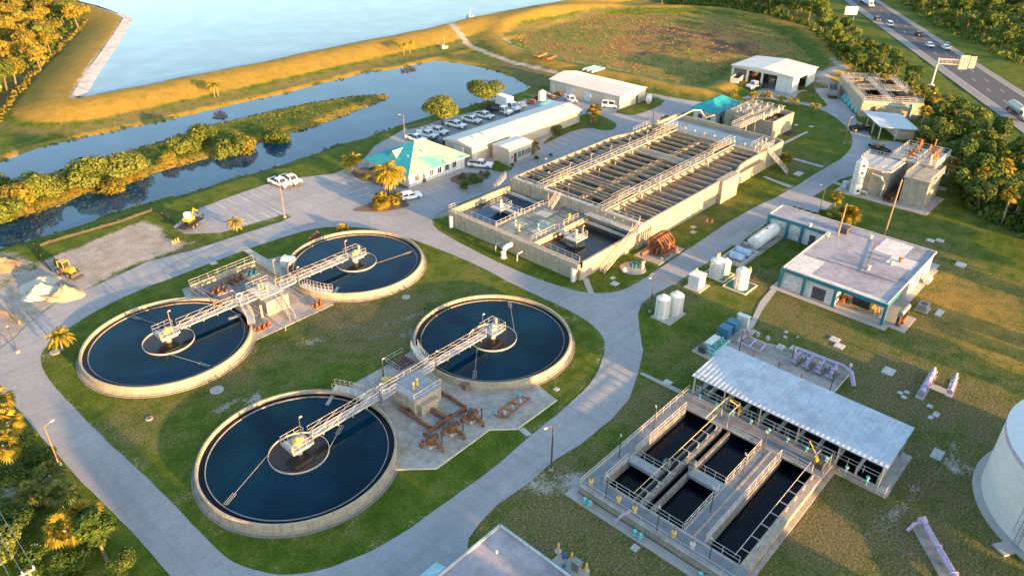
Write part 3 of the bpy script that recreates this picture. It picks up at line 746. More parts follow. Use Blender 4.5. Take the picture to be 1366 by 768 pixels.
# canal bank edge, pale rip-rap strip along the berm track is in the soil itself
# ------------------------------------------------------------------ circular clarifiers
RT = 11.70; RIM = 1.3; WZ = .74
clar = [((33.7, 64.4), 'nearest', 1), ((67.5, 64.5), 'right', -1), ((34.2, 98.3), 'left', 1), ((68.0, 98.1), 'far', -1)]
clab = ['round clarifier tank nearest the camera, dark blue water, its bridge pointing up right',
        'round clarifier tank beside the road junction, right of the rusty pump pad',
        'leftmost round clarifier tank, next to the loader and sand heaps',
        'farthest round clarifier tank, just below the teal roofed office']
arms = [[(Z1, 0), ((353, 605), (295, 676.6)), ((456.6, 567), (436, 600))],
        [0, ((691, 442), (681, 400)), ((629.8, 468.5), (632.4, 505))],
        [0, ((227, 434), (175, 422)), ((222.7, 475), (279, 488.4))],
        [0, ((502, 352.6), (552.7, 335)), ((451, 346), (392, 364.5))]]
def clarifier(i):
    (cx, cy), pos, sd = clar[i]
    t = thing('clarifier', clab[i], 'clarifier', (cx, cy, 0), 0, 'circular clarifier tanks')
    w = MB().lathe(0, 0, [(RT + .28, -.2), (RT + .28, .2), (RT, .22), (RT, RIM - .04), (RT - .04, RIM), (RT - .27, RIM), (RT - .30, RIM - .04), (RT - .30, .2)], 96)
    sharp(w.build('wall', conc, t), 30)
    sharp(MB().lathe(0, 0, [(RT + .62, -.1), (RT + .60, .08), (RT + .27, .10)], 80).build('footing', concd, t), 30)
    MB().lathe(0, 0, [(0.001, WZ), (RT - .6, WZ), (RT - .29, WZ)], 96).build('water', w_tank, t)
    l = MB().lathe(0, 0, [(RT - 1.02, WZ - .3), (RT - 1.02, WZ + .16), (RT - 1.12, WZ + .16), (RT - 1.12, WZ - .3)], 96)
    sharp(l.build('weir_ring', concd if i else steel, t), 30)
    MB().lathe(0, 0, [(RT - .29, WZ + .012), (RT - 1.02, WZ + .012)], 96).flip().build('launder', w_dark, t)
    f = MB().lathe(0, 0, [(3.60, WZ - .3), (3.60, WZ + .24), (3.54, WZ + .24), (3.54, WZ - .3)], 48)
    sharp(f.build('feed_well', rail_m, t), 30)
    MB().lathe(0, 0, [(0.001, WZ + .01), (3.5, WZ + .01)], 40).build('well_water', w_brown, t)
    # bridge along +-X
    PZ = 2.35
    br = MB(); s = sd
    x0, x1 = 1.9 * s, (RT + 1.2) * s
    br.box(x0, x1, -.5, .5, PZ - .06, PZ)
    bo = br.build('bridge_deck', grate, t)
    tr = MB()
    for y in (-.54, .54):
        tr.box(x0, x1, y - .04, y + .04, PZ - .18, PZ + .02)
        tr.rail([(x0, y, PZ), (x1, y, PZ)], 1.07, .03, 1.9)
        n = 5
        for k in range(n):
            a = x0 + (x1 - x0) * k / n; b = x0 + (x1 - x0) * (k + 1) / n
            tr.tube([(a, y, PZ), (b, y, PZ + 1.05)], .026, 4, False)
    for k in range(5):
        a = x0 + (x1 - x0) * (k + .6) / 5
        tr.box(a - .07, a + .07, -.75, -.5, PZ - .3, PZ + .05)
    tr.build('bridge_rail', rail_m, t)
    # platform
    p = MB().box(-1.45, 1.45, -1.3, 1.3, PZ - .22, PZ)
    p.box(-1.2, 1.2, -.9, .9, PZ - .75, PZ - .22)
    p.build('platform', grate, t)
    r = MB()
    r.rail([(1.4 * s, -.7, PZ), (1.4 * s, -1.27, PZ), (-1.4 * s, -1.27, PZ), (-1.4 * s, 1.27, PZ), (1.4 * s, 1.27, PZ), (1.4 * s, .7, PZ)], 1.07, .034, 1.1)
    r.build('platform_rail', rail_m, t)
    d = MB().cyl(0, 0, PZ, PZ + .35, .55, 16).cyl(.1, 0, PZ + .35, PZ + .7, .25, 12).obox((.5, 0, PZ + .3), (.7, .35, .35))
    sharp(d.build('drive_unit', yelp if i != 1 else rail_m, t), 40)
    MB().cyl(0, 0, -.1, PZ - .7, .45, 16).build('centre_column', steel, t)
    if i in (1, 3):
        MB().obox((-1.35 * s, .75, PZ + .5), (.35, .5, .9)).build('control_box', rail_m, t)
    else:
        MB().obox((-1.2 * s, -.8, PZ + .25), (.3, .3, .5)).build('control_box', yelp, t)
    # scum arms
    for a, b in arms[i][1:]:
        a = G(*a, WZ + .15); b = G(*b, WZ + .15)
        a = Vector((a[0] - cx, a[1] - cy, WZ + .18)); b = Vector((b[0] - cx, b[1] - cy, WZ + .18))
        if a.length > b.length: a, b = b, a
        a = a.normalized() * 3.6; b = b.normalized() * min(b.length, RT - 1.3)
        a.z = b.z = WZ + .18
        m_ = MB().tube([a, b], .038, 5)
        dd = (b - a).normalized(); nn = Vector((-dd.y, dd.x, 0)); e = b - dd * 1.7
        for q in (-.22, .22): m_.tube([e + nn * q, b + nn * q], .032, 4)
        for q in (0, .5, 1): m_.tube([e.lerp(b, q) - nn * .22, e.lerp(b, q) + nn * .22], .032, 4)
        m_.build('scum_arm', steel if i < 3 else wood, t)  # farthest tank's arm takes the wood tone to paint in golden sunlight
    # scum trough beach at the bridge side
    ang = R(62) if s > 0 else R(180 + 62)
    return t
for i in range(4): clarifier(i)

# ------------------------------------------------------------------ curved walk brackets on the tank rims + pad between near pair
def pad(name, pts, z, m, label=None, wall=None, zt=0.0):
    return struct(MB().prism(pts, -.1, z).build(name, m))
pad('concrete_pad', GP([(467, 515), (547, 470), (600, 470), (640, 512), (700, 500), (743, 534.4), (690, 573), (653, 574), (582, 625.8), (520, 627), (500, 600), (505, 545)]), .13, concp)
mb = MB()
for a, b in zip(GP([(743, 534.4), (690, 573), (653, 574), (582, 625.8), (520, 627)]), GP([(690, 573), (653, 574), (582, 625.8), (520, 627), (516, 624)])):
    mb.beam((*a, .17), (*b, .17), .16, .12)
struct(mb.build('pad_kerb', painty))
# splitter box between the near pair
def U2(p, z): x, y = G(*p, z); return x, y
bz = 2.55
t = thing('splitter_box', 'tall concrete splitter box with railed grating roof between the two near clarifiers', 'splitter box', (50.5, 62.5, 0))
X0, X1, Y0, Y1 = -2.3, 2.3, -2.6, 2.2
MB().box(X0, X1, Y0, Y1, 0, bz - .1).box(X0 + .5, X1 - 1.2, Y0 - .8, Y0, 0, bz - .8).build('wall', conc, t)
MB().box(X0 - .05, X1 + .05, Y0 - .05, Y1 + .05, bz - .1, bz).build('deck', grate, t)
MB().rail([(X0, .8 , bz), (X0, Y0, bz), (X1, Y0, bz), (X1, .8, bz)], 1.07, .038, 1.3).build('railing', rail_m, t)
MB().rail([(X0, 2.1, bz), (X1, 2.1, bz)], 1.07, .038, 1.3).build('railing', rail_m, t)
for dx, dy in ((-.6, -.5), (.3, -.2)):
    sharp(MB().cyl(dx, dy, bz, bz + .25, .2, 10).cyl(dx, dy, bz + .25, bz + .95, .11, 10).cyl(dx, dy, bz + .85, bz + 1.0, .17, 10).build('gate_actuator', yelp, t))
MB().tube([(0, .35 * math.cos(a * PI / 6), .35 * math.sin(a * PI / 6)) for a in range(13)], .07, 5).build('hose_reel', black, t).location = (X0 - .1, -1.6, .6)
# walkways from the box to each tank
def walkway(name, label, x0, x1, y, z, w=.62):
    t = thing(name, label, 'walkway', ((x0 + x1) / 2, y, 0)); h = abs(x1 - x0) / 2
    MB().box(-h, h, -w, w, z - .28, z - .02).build('deck', grate, t)
    for s in (-w, w): MB().rail([(-h, s, z), (h, s, z)], 1.07, .038, 1.4).build('railing', rail_m, t)
    return t
walkway('walkway', 'short aluminium walkway between nearest clarifier and splitter box', 45.9, 48.2, 64.0, bz)
walkway('walkway', 'short aluminium walkway between splitter box and clarifier by the junction', 52.8, 54.8, 64.0, bz)
# curved catwalks following the rims
def rim_walk(i, a0, a1, label, zz=RIM + .35):
    cx, cy = clar[i][0]
    t = thing('rim_catwalk', label, 'catwalk', (cx, cy, 0))
    m_ = MB().lathe(0, 0, [(RT - .5, zz - .15), (RT + .6, zz - .15), (RT + .6, zz), (RT - .5, zz), (RT - .5, zz - .15)], 12, R(a0), R(a1))
    m_.build('deck', concw, t)
    n = 8
    for rr in (RT - .45, RT + .55):
        MB().rail([(rr * math.cos(R(a0 + (a1 - a0) * k / n)), rr * math.sin(R(a0 + (a1 - a0) * k / n)), zz) for k in range(n + 1)], 1.0, .038, 1.3).build('railing', rail_m, t)
    e = MB().obox((RT * math.cos(R(a1)) * .86, RT * math.sin(R(a1)) * .86, WZ + .1), (2.0, .5, .1), R(a1)); e.build('scum_trough', steel, t)
rim_walk(0, 6, 33, 'curved railed catwalk on the rim of the nearest clarifier, left of its bridge')
rim_walk(1, 150, 174, 'curved railed catwalk on the rim of the clarifier beside the road junction')
rim_walk(2, -30, -6, 'curved railed catwalk on the rim of the leftmost clarifier')
rim_walk(3, 186, 214, 'curved railed catwalk on the rim of the farthest clarifier')

# rusty pump piping on the pad
Zp = Zm(430, 470, 5.118)
def pipe(name, label, pts, r, m, cat='pipe', z=.5, supports=True, group=None, flange=1.6, base=0):
    """pts given in metres; a run of pipe with flanges and concrete saddles"""
    c = pts[0]
    t = thing(name, label, cat, (c[0], c[1], 0), 0, group)
    q = [(p[0] - c[0], p[1] - c[1], p[2] if len(p) > 2 else z) for p in pts]
    b = MB().tube(q, r, 10)
    sharp(b.build('pipe_run', m, t), 50)
    fl = MB(); sp = MB(); ns = 0
    for a, e in zip(q[:-1], q[1:]):
        a, e = Vector(a), Vector(e); L = (e - a).length
        if L < .3: continue
        d = (e - a).normalized(); n = max(1, int(L / flange))
        for k in range(n + 1):
            p = a + d * (L * k / n); sharp(MB().tube([p - d * .05, p + d * .05], r * 1.45, 10).build('flange', m, t), 50)
        if supports and abs(d.z) < .5 and L > 1.5:
            for k in range(max(1, int(L / 3))):
                p = a + d * L * (k + .5) / max(1, int(L / 3)); MB().box(p.x - .18, p.x + .18, p.y - .18, p.y + .18, 0, p.z - r * .8).build('saddle', conc, t)
    return t
def zp(*a, z=.5): return [(*G(*Zp(p)[0], z), z) for p in a]
pipe('rusty_pipe', 'long rusty pipe on the pump pad running down right from the nearest clarifier side', zp((530, 375), (735, 515)), .23, rust)
pipe('rusty_pipe', 'thick rusty pipe leaving the splitter box wall toward the pumps', zp((718, 372), (850, 450)), .3, rust)
pipe('rusty_pipe', 'rusty pipe beside the clarifier wall, upper right of the splitter box', zp((760, 240), (880, 310), (975, 372)), .23, rust)
pipe('rusty_header', 'rusty header pipe crossing the pad and joining the three pump sets', zp((975, 385), (880, 435), (790, 495), (700, 560)), .25, rust)
pipe('lilac_pipe', 'thin lilac water pipe lying beside the rusty header', zp((712, 405), (800, 468), (870, 460), (940, 420), z=.3), .06, lilac, supports=False)
def pump_set(c, label):
    x, y = G(*Zp(c)[0], .6)
    t = thing('pump_set', label, 'pump', (x, y, 0), 0, 'rusty pump sets on the clarifier pad')
    t.scale = (1.3, 1.3, 1.15)
    a = MB().cyl(0, 0, .5, .75, .55, 14).cyl(0, 0, .75, 1.25, .34, 12).cyl(0, 0, 1.25, 1.35, .42, 12)
    a.tube([(-1.1, .3, .6), (1.2, .3, .6)], .18, 8).tube([(.2, .3, .6), (.2, -1.5, .6), (.2, -1.5, .2)], .17, 8)
    for k in range(5): a.tube([(-1.0 + k * .5, .3 + (k % 2) * .2, .6), (-1.0 + k * .5 + .08, .3 + (k % 2) * .2, .6)], .3, 8)
    a.tube([(.2, -.9, .6), (.2, -1.0, .6)], .28, 8)
    sharp(a.build('pump_body', rust, t), 45)
    MB().box(-.5, .5, -.4, .4, .13, .5).build('plinth', concw, t)
    m_ = MB().cyl(.1, .1, .75, 1.5, .18, 10).tube([(.1, .1, 1.45), (.1, .1, 1.6)], .3, 10)
    sharp(m_.build('handwheel', darkm, t))
    MB().obox((.9, -.6, .8), (.08, .08, 1.4)).obox((.9, -.6, 1.5), (.2, .12, .25)).build('switch_post', darkm, t)
pump_set((740, 615), 'rusty pump set nearest the camera, close to the nearest clarifier wall')
pump_set((885, 530), 'middle rusty pump set of the three on the pad')
pump_set((1015, 445), 'rusty pump set farthest right of the three on the pad')
# separate manifold with blue valves
zq = Zm(540, 380, 3.84)
def zz(z, *a): return [(*G(*zq(p)[0], z), z) for p in a]
t = pipe('rusty_manifold', 'rusty double pipe manifold with blue valves on the right part of the pad', zz(.9, (460, 660), (530, 610), (595, 565)), .15, rust, 'manifold')
q0 = Vector(zz(.9, (460, 660))[0])
m_ = MB(); mb2 = MB()
A_, B_ = Vector(zz(.9, (460, 660))[0]) - Vector((q0.x, q0.y, 0)), Vector(zz(.9, (595, 565))[0]) - Vector((q0.x, q0.y, 0))
off = Vector((1.0, -1.2, -.4))
m_.tube([A_, A_ + Vector((.4, -.4, -.5)), A_ + off], .14, 8).tube([A_ + off, B_ + off * .8], .12, 8)
for k in (.3, .6, .95): m_.tube([A_.lerp(B_, k), A_.lerp(B_, k) + off * .9], .11, 8)
sharp(m_.build('branch_pipe', rust, t), 50)
for k in (0.02, .95):
    p = A_.lerp(B_, k); mb2.cyl(p.x, p.y, p.z, p.z + .5, .2, 8)
mb2.build('valve', mat('blue_valve_paint', (.05, .35, .5), .5), t)
m3 = MB()
for k in (.15, .45, .75): p = A_.lerp(B_, k) + off * .5; MB().box(p.x - .12, p.x + .12, p.y - .12, p.y + .12, 0, .95).build('support_block', concw, t)
t = thing('meter_box', 'small rusty metal cabinet at the foot of the clarifier beside the junction', 'cabinet', (*G(623, 518), .13))
MB().box(-.6, .6, -.45, .45, 0, .9).box(-.65, .65, -.5, .5, .9, .96).build('cabinet', mat('brown_cabinet', (.17, .12, .09), .8), t)
MB().box(-.62, 0, -.47, -.455, .1, .85).build('door', mat('brown_cabinet', (.17, .12, .09)), t)
# ------------------------------------------------------------------ pump vault between the far pair of clarifiers
pad('concrete_pad', [(40.5, 90.3), (57.5, 90.3), (60.5, 96), (61.5, 110.5), (56.2, 111.6), (43.2, 112.2), (41.5, 107)], .11, concp)
walk(Z4((955, 248), (985, 244), (1160, 345), (1120, 350)), z=.125)
VX0, VX1, VY0, VY1 = 44.0, 55.8, 102.6, 110.6
t = thing('pump_vault', 'long concrete pump vault with low walls and railing between the two upper clarifiers', 'pump vault')
MB().box(VX0, VX1, VY1, VY1 + .35, 0, 1.1).build('back_wall', conc, t)
MB().box(VX1, VX1 + .35, VY0, VY1 + .35, 0, 1.05).build('end_wall', conc, t)
MB().box(VX0, VX1, VY0, VY1, .11, .13).build('floor', concd, t)
MB().box(VX0 - .3, VX0, VY0, VY1 + .35, 0, .5).build('low_wall', conc, t)
MB().rail([(VX0, VY0 + .5, .5), (VX0, VY1 + .3, .9), (VX1, VY1 + .3, 1.1)], 1.0, .045, 1.6).build('railing', rail_m, t)
MB().rail([(VX1 + .2, VY1, 1.1), (VX1 + .2, VY0, 1.1)], 1.0, .045, 1.6).build('side_railing', rail_m, t)
def rusty_pump(name, label, x, y, z=.12, rz=0, n=3, m=rust, s=1.0, cat='pump'):
    t = thing(name, label, cat, (x, y, z), rz)
    b = MB()
    for k in range(n):
        q = (k - (n - 1) / 2) * 1.0 * s
        b.cyl(q, 0, 0, .5 * s, .3 * s, 10).cyl(q, 0, .5 * s, 1.1 * s, .18 * s, 8).tube([(q, -.6 * s, .35 * s), (q, .8 * s, .35 * s)], .16 * s, 8)
        b.tube([(q, .4 * s, .35 * s), (q, .4 * s, 1.2 * s)], .08 * s, 6).tube([(q, .4 * s, 1.15 * s), (q, .4 * s, 1.2 * s)], .26 * s, 8)
    b.tube([(-.6 * n * s, .8 * s, .35 * s), (.6 * n * s, .8 * s, .35 * s)], .17 * s, 8)
    sharp(b.build('pump_row', m, t), 45)
    MB().box(-.55 * n * s, .55 * n * s, -.4 * s, .4 * s, -.1, .02).build('plinth', conc, t)
    return t
rusty_pump('pump', 'rusty pump row at the left end of the vault', 46.6, 106.6, .14, .1, 3)
rusty_pump('pump', 'rusty pump row in the middle of the vault, beside the lilac pipe', 50.6, 107.6, .14, .1, 3)
rusty_pump('pump', 'short blue and rusty pump near the right end of the vault', 53.8, 107.8, .14, .1, 2, bluep)
rusty_pump('valve_group', 'rusty valves at the foot of the leftmost clarifier wall below the catwalk', 46.0, 92.0, .12, 0, 3, rust, .8, 'valves')
rusty_pump('valve_group', 'rusty valves under the bridge beside the far clarifier wall', 55.5, 91.3, .12, .2, 2, rust, .9, 'valves')
rusty_pump('valve_group', 'rusty pile of old pump fittings behind the far clarifier on its upper left', 68.5, 111.3, .1, .5, 5, rust, .9, 'valves')
pipe('lilac_pipe', 'lilac pipe looping round the left part of the pump vault', [(45.1, 109.3, .7), (45.3, 105, .7), (48.2, 104.9, .7), (48.5, 106.9, .7)], .07, lilac, supports=False)
pipe('lilac_pipe', 'long thin lilac pipe running under the walkway out to the lawn edge', [(48.3, 106.7, .45), (48.3, 98.3, .45), (48.1, 89.5, .45), (48.1, 89.5, .05)], .07, lilac, supports=False)
# splitter structure of the far pair
t = thing('splitter_box', 'concrete splitter box with stairs between the two upper clarifiers', 'splitter box', (50.3, 97.3, 0))
MB().box(-1.9, 2.0, -2.6, 3.0, 0, 2.5).build('wall', conc, t)
for x in (-3.0, -2.4): pass
MB().box(-2.9, -2.55, -2.3, -1.95, 0, 2.3).build('column', conc, t)
MB().box(-1.95, 2.05, -1.2, 3.05, 2.5, 2.6).build('deck', concw, t)
MB().rail([(-1.9, .8, 2.6), (-1.9, 3.0, 2.6), (2.0, 3.0, 2.6), (2.0, .8, 2.6)], 1.07, .045, 1.3).build('railing', rail_m, t)
MB().rail([(-1.9, -.7, 2.6), (-.6, -1.2, 2.6)], 1.07, .045, 1.3).build('side_railing', rail_m, t)
for dx, dy in ((-.4, 1.8), (.2, 1.6), (.3, .6)):
    sharp(MB().cyl(dx, dy, 2.6, 2.85, .2, 10).cyl(dx, dy, 2.85, 3.5, .11, 10).cyl(dx, dy, 3.4, 3.55, .17, 10).build('gate_actuator', yelp, t))
def stair(name, label, a, b, w=.9, n=12, rails=True, group=None):
    """open stair from a (low) to b (high)"""
    a, b = Vector(a), Vector(b)
    t = thing(name, label, 'stair', (a.x, a.y, 0), 0, group)
    a2 = Vector((0, 0, a.z)); b2 = Vector((b.x - a.x, b.y - a.y, b.z)); d = b2 - a2; h = Vector((d.x, d.y, 0)).normalized(); s = Vector((-h.y, h.x, 0)) * w / 2
    for q in (-1, 1):
        MB().beam(a2 + s * q + Vector((0, 0, .15)), b2 + s * q + Vector((0, 0, .15)), .06, .25).build('stringer', rail_m, t)
    m_ = MB(); ang = math.atan2(h.y, h.x)
    for k in range(n):
        p = a2 + d * ((k + .7) / n); m_.obox(p, (.26, w, .04), ang)
    m_.build('treads', grate, t)
    if rails:
        for q in (-1, 1): MB().rail([a2 + s * q, b2 + s * q], 1.0, .04, 1.2).build('handrail', rail_m, t)
    return t
stair('stair', 'steel stair climbing from the pad to the upper splitter box', (50.4, 91.0, .1), (50.6, 94.9, 2.6), .95)
walkway('walkway', 'railed concrete walkway joining the leftmost clarifier bridge and the upper splitter box', 45.4, 48.3, 97.6, 2.6)
walkway('walkway', 'railed concrete walkway joining the upper splitter box and the far clarifier', 52.4, 55.2, 97.5, 2.6)
t = thing('valve_wheel_stand', 'white handwheel stand on the walkway end of the leftmost clarifier', 'valve wheel', (45.9, 98.0, 2.6))
sharp(MB().tube([(.5 * math.cos(a * PI / 8), 0, .9 + .5 * math.sin(a * PI / 8)) for a in range(17)], .07, 6).cyl(0, 0, 0, .5, .08, 8).build('wheel', white, t))
t = thing('equipment_shelter', 'small white fibreglass shelter against the far clarifier wall', 'shelter', (59.9, 106.6, .1), .4)
MB().profile([(-1.0, 0), (1.0, 0), (1.0, 1.3), (.5, 1.7), (-.5, 1.7), (-1.0, 1.3)], -.9, .9).build('shell', white, t)
MB().box(-.4, .4, -.93, -.9, .1, 1.2).build('door', concw, t)
t = thing('grit_pit', 'rusty open pit with steps in the slab beside the right clarifier wall', 'pit', (54.6, 70.2, .13))
MB().box(-1.4, 1.4, -1.3, 1.3, 0, .06).build('pit_floor', darkm, t)
for k in range(4): MB().beam((-1.3, -1 + k * .65, .35), (1.3, -1 + k * .65, .35), .14, .1).build('rusty_bar', rust, t)
MB().rail([(-1.6, -1.5, 0), (-1.6, 1.5, 0), (1.6, 1.5, 0)], 1.07, .045, 1.5).build('railing', rail_m, t)
t = thing('vent_stand', 'yellow vented equipment with railings on the slab left of the splitter box', 'equipment', (49.8, 67.9, .13))
sharp(MB().cyl(0, 0, 0, .9, .35, 12).cyl(0, 0, .9, 1.1, .5, 12).tube([(0, 0, .8), (.9, 0, .8), (.9, 0, .1)], .2, 10).build('blower', yelp, t))
MB().rail([(-1.8, -1.4, 0), (-1.8, 1.2, 0), (1.5, 1.2, 0)], 1.07, .045, 1.3).build('railing', rail_m, t)
t = thing('pipe_elbow', 'white curved pipe on the slab behind the splitter box', 'pipe', (47.6, 66.6, .13))
sharp(MB().tube([(0, 0, 0), (0, 0, .6), (.15, 0, .85), (.4, 0, 1.0), (1.4, 0, 1.0)], .26, 12).build('pipe', white, t))

# ------------------------------------------------------------------ big aeration basin
BX0, BX1, BX2 = 107.5, 157.5, 169.5
BY0, BY1 = 65.9, 98.2
TZ = 4.85
t = basin = thing('aeration_basin', 'huge open concrete aeration basin crossed by sunlit beams and two long walkways', 'treatment basin')
def wallp(name, pts, th, z0, z1, m=conc):
    m_ = MB()
    for a, b in zip(pts[:-1], pts[1:]):
        m_.beam((*a, z1), (*b, z1), th, z1 - z0)
    return m_.build(name, m, t)
right_out = [(BX0, BY0), (143, BY0), (145, BY0 + .3), (148, BY0 + 1.2), (151, BY0 + 1.5), (BX2, BY0 + 1.5)]
left_out = [(BX0, BY1), (143, BY1), (145, BY1 - .3), (148, BY1 - 1.2), (151, BY1 - 1.5), (BX2, BY1 - 1.5)]
def wall_poly(outer, side, name, th=.4, z1=TZ):
    inn = [(x, y + side * th) for x, y in outer]
    return MB().prism(outer + inn[::-1], 0, z1).build(name, conc, t)
wall_poly(right_out, 1, 'right_wall'); wall_poly(left_out, -1, 'left_wall')
MB().box(136.5, 143.5, BY0 - .85, BY0 + .9, 0, TZ + .1).build('buttress', conc, t)
MB().box(BX0, BX0 + .4, BY0 + .41, BY1 - .41, 0, TZ + .25).build('front_wall', conc, t)
MB().box(BX2 - .4, BX2, BY0 + 1.92, BY1 - 1.92, 0, TZ + .2).build('end_wall', conc, t)
MB().box(BX1, BX1 + .35, BY0 + 1.92, BY1 - 1.92, 0, TZ).build('cross_wall', conc, t)
MB().box(BX0 + .4, BX1, 82.4, 82.75, 0, 4.3).build('middle_wall', sun_stain, t)
MB().box(BX0 + .4, BX1, 73.9, 74.25, 0, TZ - .1).build('lane_wall', conc, t)
MB().box(BX0 + .4, BX1, 90.6, 90.95, 0, TZ - .1).build('lane_wall', conc, t)
MB().box(BX0 + .41, BX1 - .01, BY0 + .41, 73.89, 3.5, 3.62).build('aerated_water', w_grey, t)
MB().box(BX0 + .41, BX1 - .01, 90.96, BY1 - .41, 3.4, 3.52).build('left_lane_water', w_canal, t)
MB().box(BX0 + .41, BX1 - .01, 74.26, 90.59, .02, 1.0).build('channel_water', w_brown, t)
MB().box(BX1 + .36, BX2 - .41, BY0 + 1.93, BY1 - 1.93, .02, 4.2).build('outlet_water', w_chan, t)
# scum and drying floor patches in the middle bays
random.seed(5)
k = 0
xs = [BX0 + 2.6 + 2.68 * i for i in range(18)]
for i, x in enumerate(xs):
    if i % 2 == 0 or i in (5,):
        m_ = [foam_m, concd, w_chan][i % 3]
        MB().box(x + .15, x + 2.5, 74.3, 82.35, 1.0, 1.9 + .5 * (i % 3)).build('settled_bay', m_, t)
    if i % 3 != 1:
        m_ = [w_chan, foam_m, concd][i % 3]
        MB().box(x + .15, x + 2.5, 82.8, 90.55, 1.0, 2.2 + .4 * (i % 2)).build('settled_bay', m_, t)
    if i % 4 in (0, 2):
        MB().box(x + 1.3, x + 1.6, 82.8, 90.5, .9, 4.2).build('baffle_wall', concd, t)
for i, x in enumerate(xs + [xs[1] + 1.3, xs[3] + 1.3]):
    MB().box(x - .14, x + .14, BY0 + .42 if x < 144 else BY0 + 1.95, BY1 - .42 if x < 144 else BY1 - 1.95, TZ - .45, TZ - .02).build('cross_beam', sun_stain, t)
for i in range(5):
    x = 140 + i * .7
    MB().tube([(x, 74.3, TZ - .15), (x, 90.5, TZ - .15)], .09, 6).build('air_pipe', rail_m, t)
for x in (111.5, 118, 125, 132):
    pass
for i, x in enumerate((113, 119, 125.5, 131.5, 138, 144.5)):
    sharp(MB().tube([(x, 74.6, TZ + .7), (x, 74.0, TZ + .7), (x, 73.2, TZ + .5), (x, 73.0, 3.6)], .16, 8).build('air_drop_pipe', rail_m, t))
    sharp(MB().tube([(x + 1, 90.2, TZ + .7), (x + 1, 89.6, TZ + .6), (x + 1, 89.2, TZ + .3), (x + 1, 89.1, 2)], .16, 8).build('air_drop_pipe', rail_m, t))
def long_walk(y, lab):
    w = thing('basin_walkway', lab, 'walkway', (0, y, 0))
    segs = [(107.6, 112, TZ + .1), (112, 118, TZ + .75), (118, 149, TZ + .12), (149, 158.5, TZ + 1.0)]
    pr = None
    for a, b, z in segs:
        MB().box(a, b, -.55, .55, z - .14, z).build('deck', sun_stain, w)
        for s in (-.52, .52): MB().rail([(a, s, z), (b, s, z)], 1.05, .04, 1.9).build('railing', rail_m, w)
        if pr is not None:
            m_ = MB(); zl, zh = min(pr, z), max(pr, z); sg = 1 if z > pr else -1
            for q in range(4): m_.box(a - sg * (.9 - q * .22) , a - sg * (.9 - (q + 1) * .22), -.5, .5, zl, zl + (zh - zl) * (q + 1) / 5)
            m_.build('steps', conc, w)
        pr = z
    sharp(MB().tube([(108, -.95, TZ + .35), (158, -.95, TZ + .35)], .14, 10).build('air_main', rail_m, w))
    return w
long_walk(75.0, 'right hand long sunlit walkway running the length of the big aeration basin')
long_walk(90.2, 'left hand long sunlit walkway running the length of the big aeration basin')
# end walkways, gates and railings on the far cross channel
t = thing('gate_walkway', 'railed gate walkway crowded with gate stems across the far end of the aeration basin', 'walkway', (BX1 + .6, 0, 0))
MB().box(-.7, .9, BY0 + 2, BY1 - 2, TZ + .02, TZ + .14).build('deck', conc, t)
for s in (-.65, .85): MB().rail([(s, BY0 + 2, TZ + .14), (s, BY1 - 2, TZ + .14)], 1.07, .05, 1.4).build('railing', rail_m, t)
for i in range(11):
    y = BY0 + 3.2 + i * 2.6
    sharp(MB().cyl(.1, y, TZ + .14, TZ + 1.3, .09, 8).cyl(.1, y, TZ + .8, TZ + 1.25, .22, 8).build('gate_stem', yelp if i % 3 else rail_m, t))
def rail_thing(name, label, pts, h=1.07, r=.05, step=1.5, cat='railing'):
    t = thing(name, label, cat, pts[0]); p0 = Vector(pts[0])
    MB().rail([Vector(p) - p0 for p in pts], h, r, step).build('rails_and_posts', rail_m, t)
    return t
rail_thing('railing', 'railing along the front wall top of the big basin above the mixing tank', [(BX0 + .2, BY0 + .3, TZ + .25), (BX0 + .2, BY1 - .3, TZ + .25)])
rail_thing('railing', 'second railing just behind the front wall railing of the big basin', [(BX0 + 1.5, BY0 + 1, TZ + .05), (BX0 + 1.5, 74.4, TZ + .05)])
rail_thing('railing', 'railing on the far left corner of the basin by the road', [(150, BY1 - 1.6, TZ), (157, BY1 - 1.6, TZ), (157, 93, TZ)])
MB().box(BX0 + .4, BX0 + 1.6, BY0 + .45, BY1 - .45, TZ - .08, TZ + .03).build('front_deck', concw, basin)
t = thing('air_header', 'large sunlit pipe from the teal pump house to the basin', 'pipe', (0, 0, 0))
sharp(MB().tube([(157, 92.6, TZ + .9), (171, 93.6, TZ + .9), (173, 93.6, TZ + .9), (174.5, 92.6, TZ + .7), (176, 91.8, 3.4), (181.5, 91.6, 3.2)], .2, 12).build('pipe_run', rail_m, t))
t = thing('bridge_platform', 'raised railed platform between the aeration basin and the headworks', 'platform', (173.0, 80, 0))
MB().box(-3.2, 8, -1.2, 1.2, TZ + .2, TZ + .35).build('deck', conc, t)
for s in (-1.15, 1.15): MB().rail([(-3.2, s, TZ + .35), (8, s, TZ + .35)], 1.07, .05, 1.2).build('railing', rail_m, t)
for x in (0, 5):
    for y in (-1, 1): MB().box(x - .15, x + .15, y - .15, y + .15, 0, TZ + .2).build('column', conc, t)
t = thing('outfall_platform', 'railed platform and gates at the right rear corner of the basin', 'platform', (161, 70, 0))
MB().box(-2, 4, -2.2, .6, TZ + .2, TZ + .32).build('deck', conc, t)
MB().rail([(-2, .6, TZ + .32), (-2, -2.2, TZ + .32), (4, -2.2, TZ + .32), (4, .6, TZ + .32)], 1.07, .05, 1.2, True).build('railing', rail_m, t)
for i in range(3): sharp(MB().cyl(-1 + i * 2, -.6, TZ + .32, TZ + 1.6, .12, 8).cyl(-1 + i * 2, -.6, TZ + .9, TZ + 1.5, .26, 8).build('gate_actuator', rail_m, t))
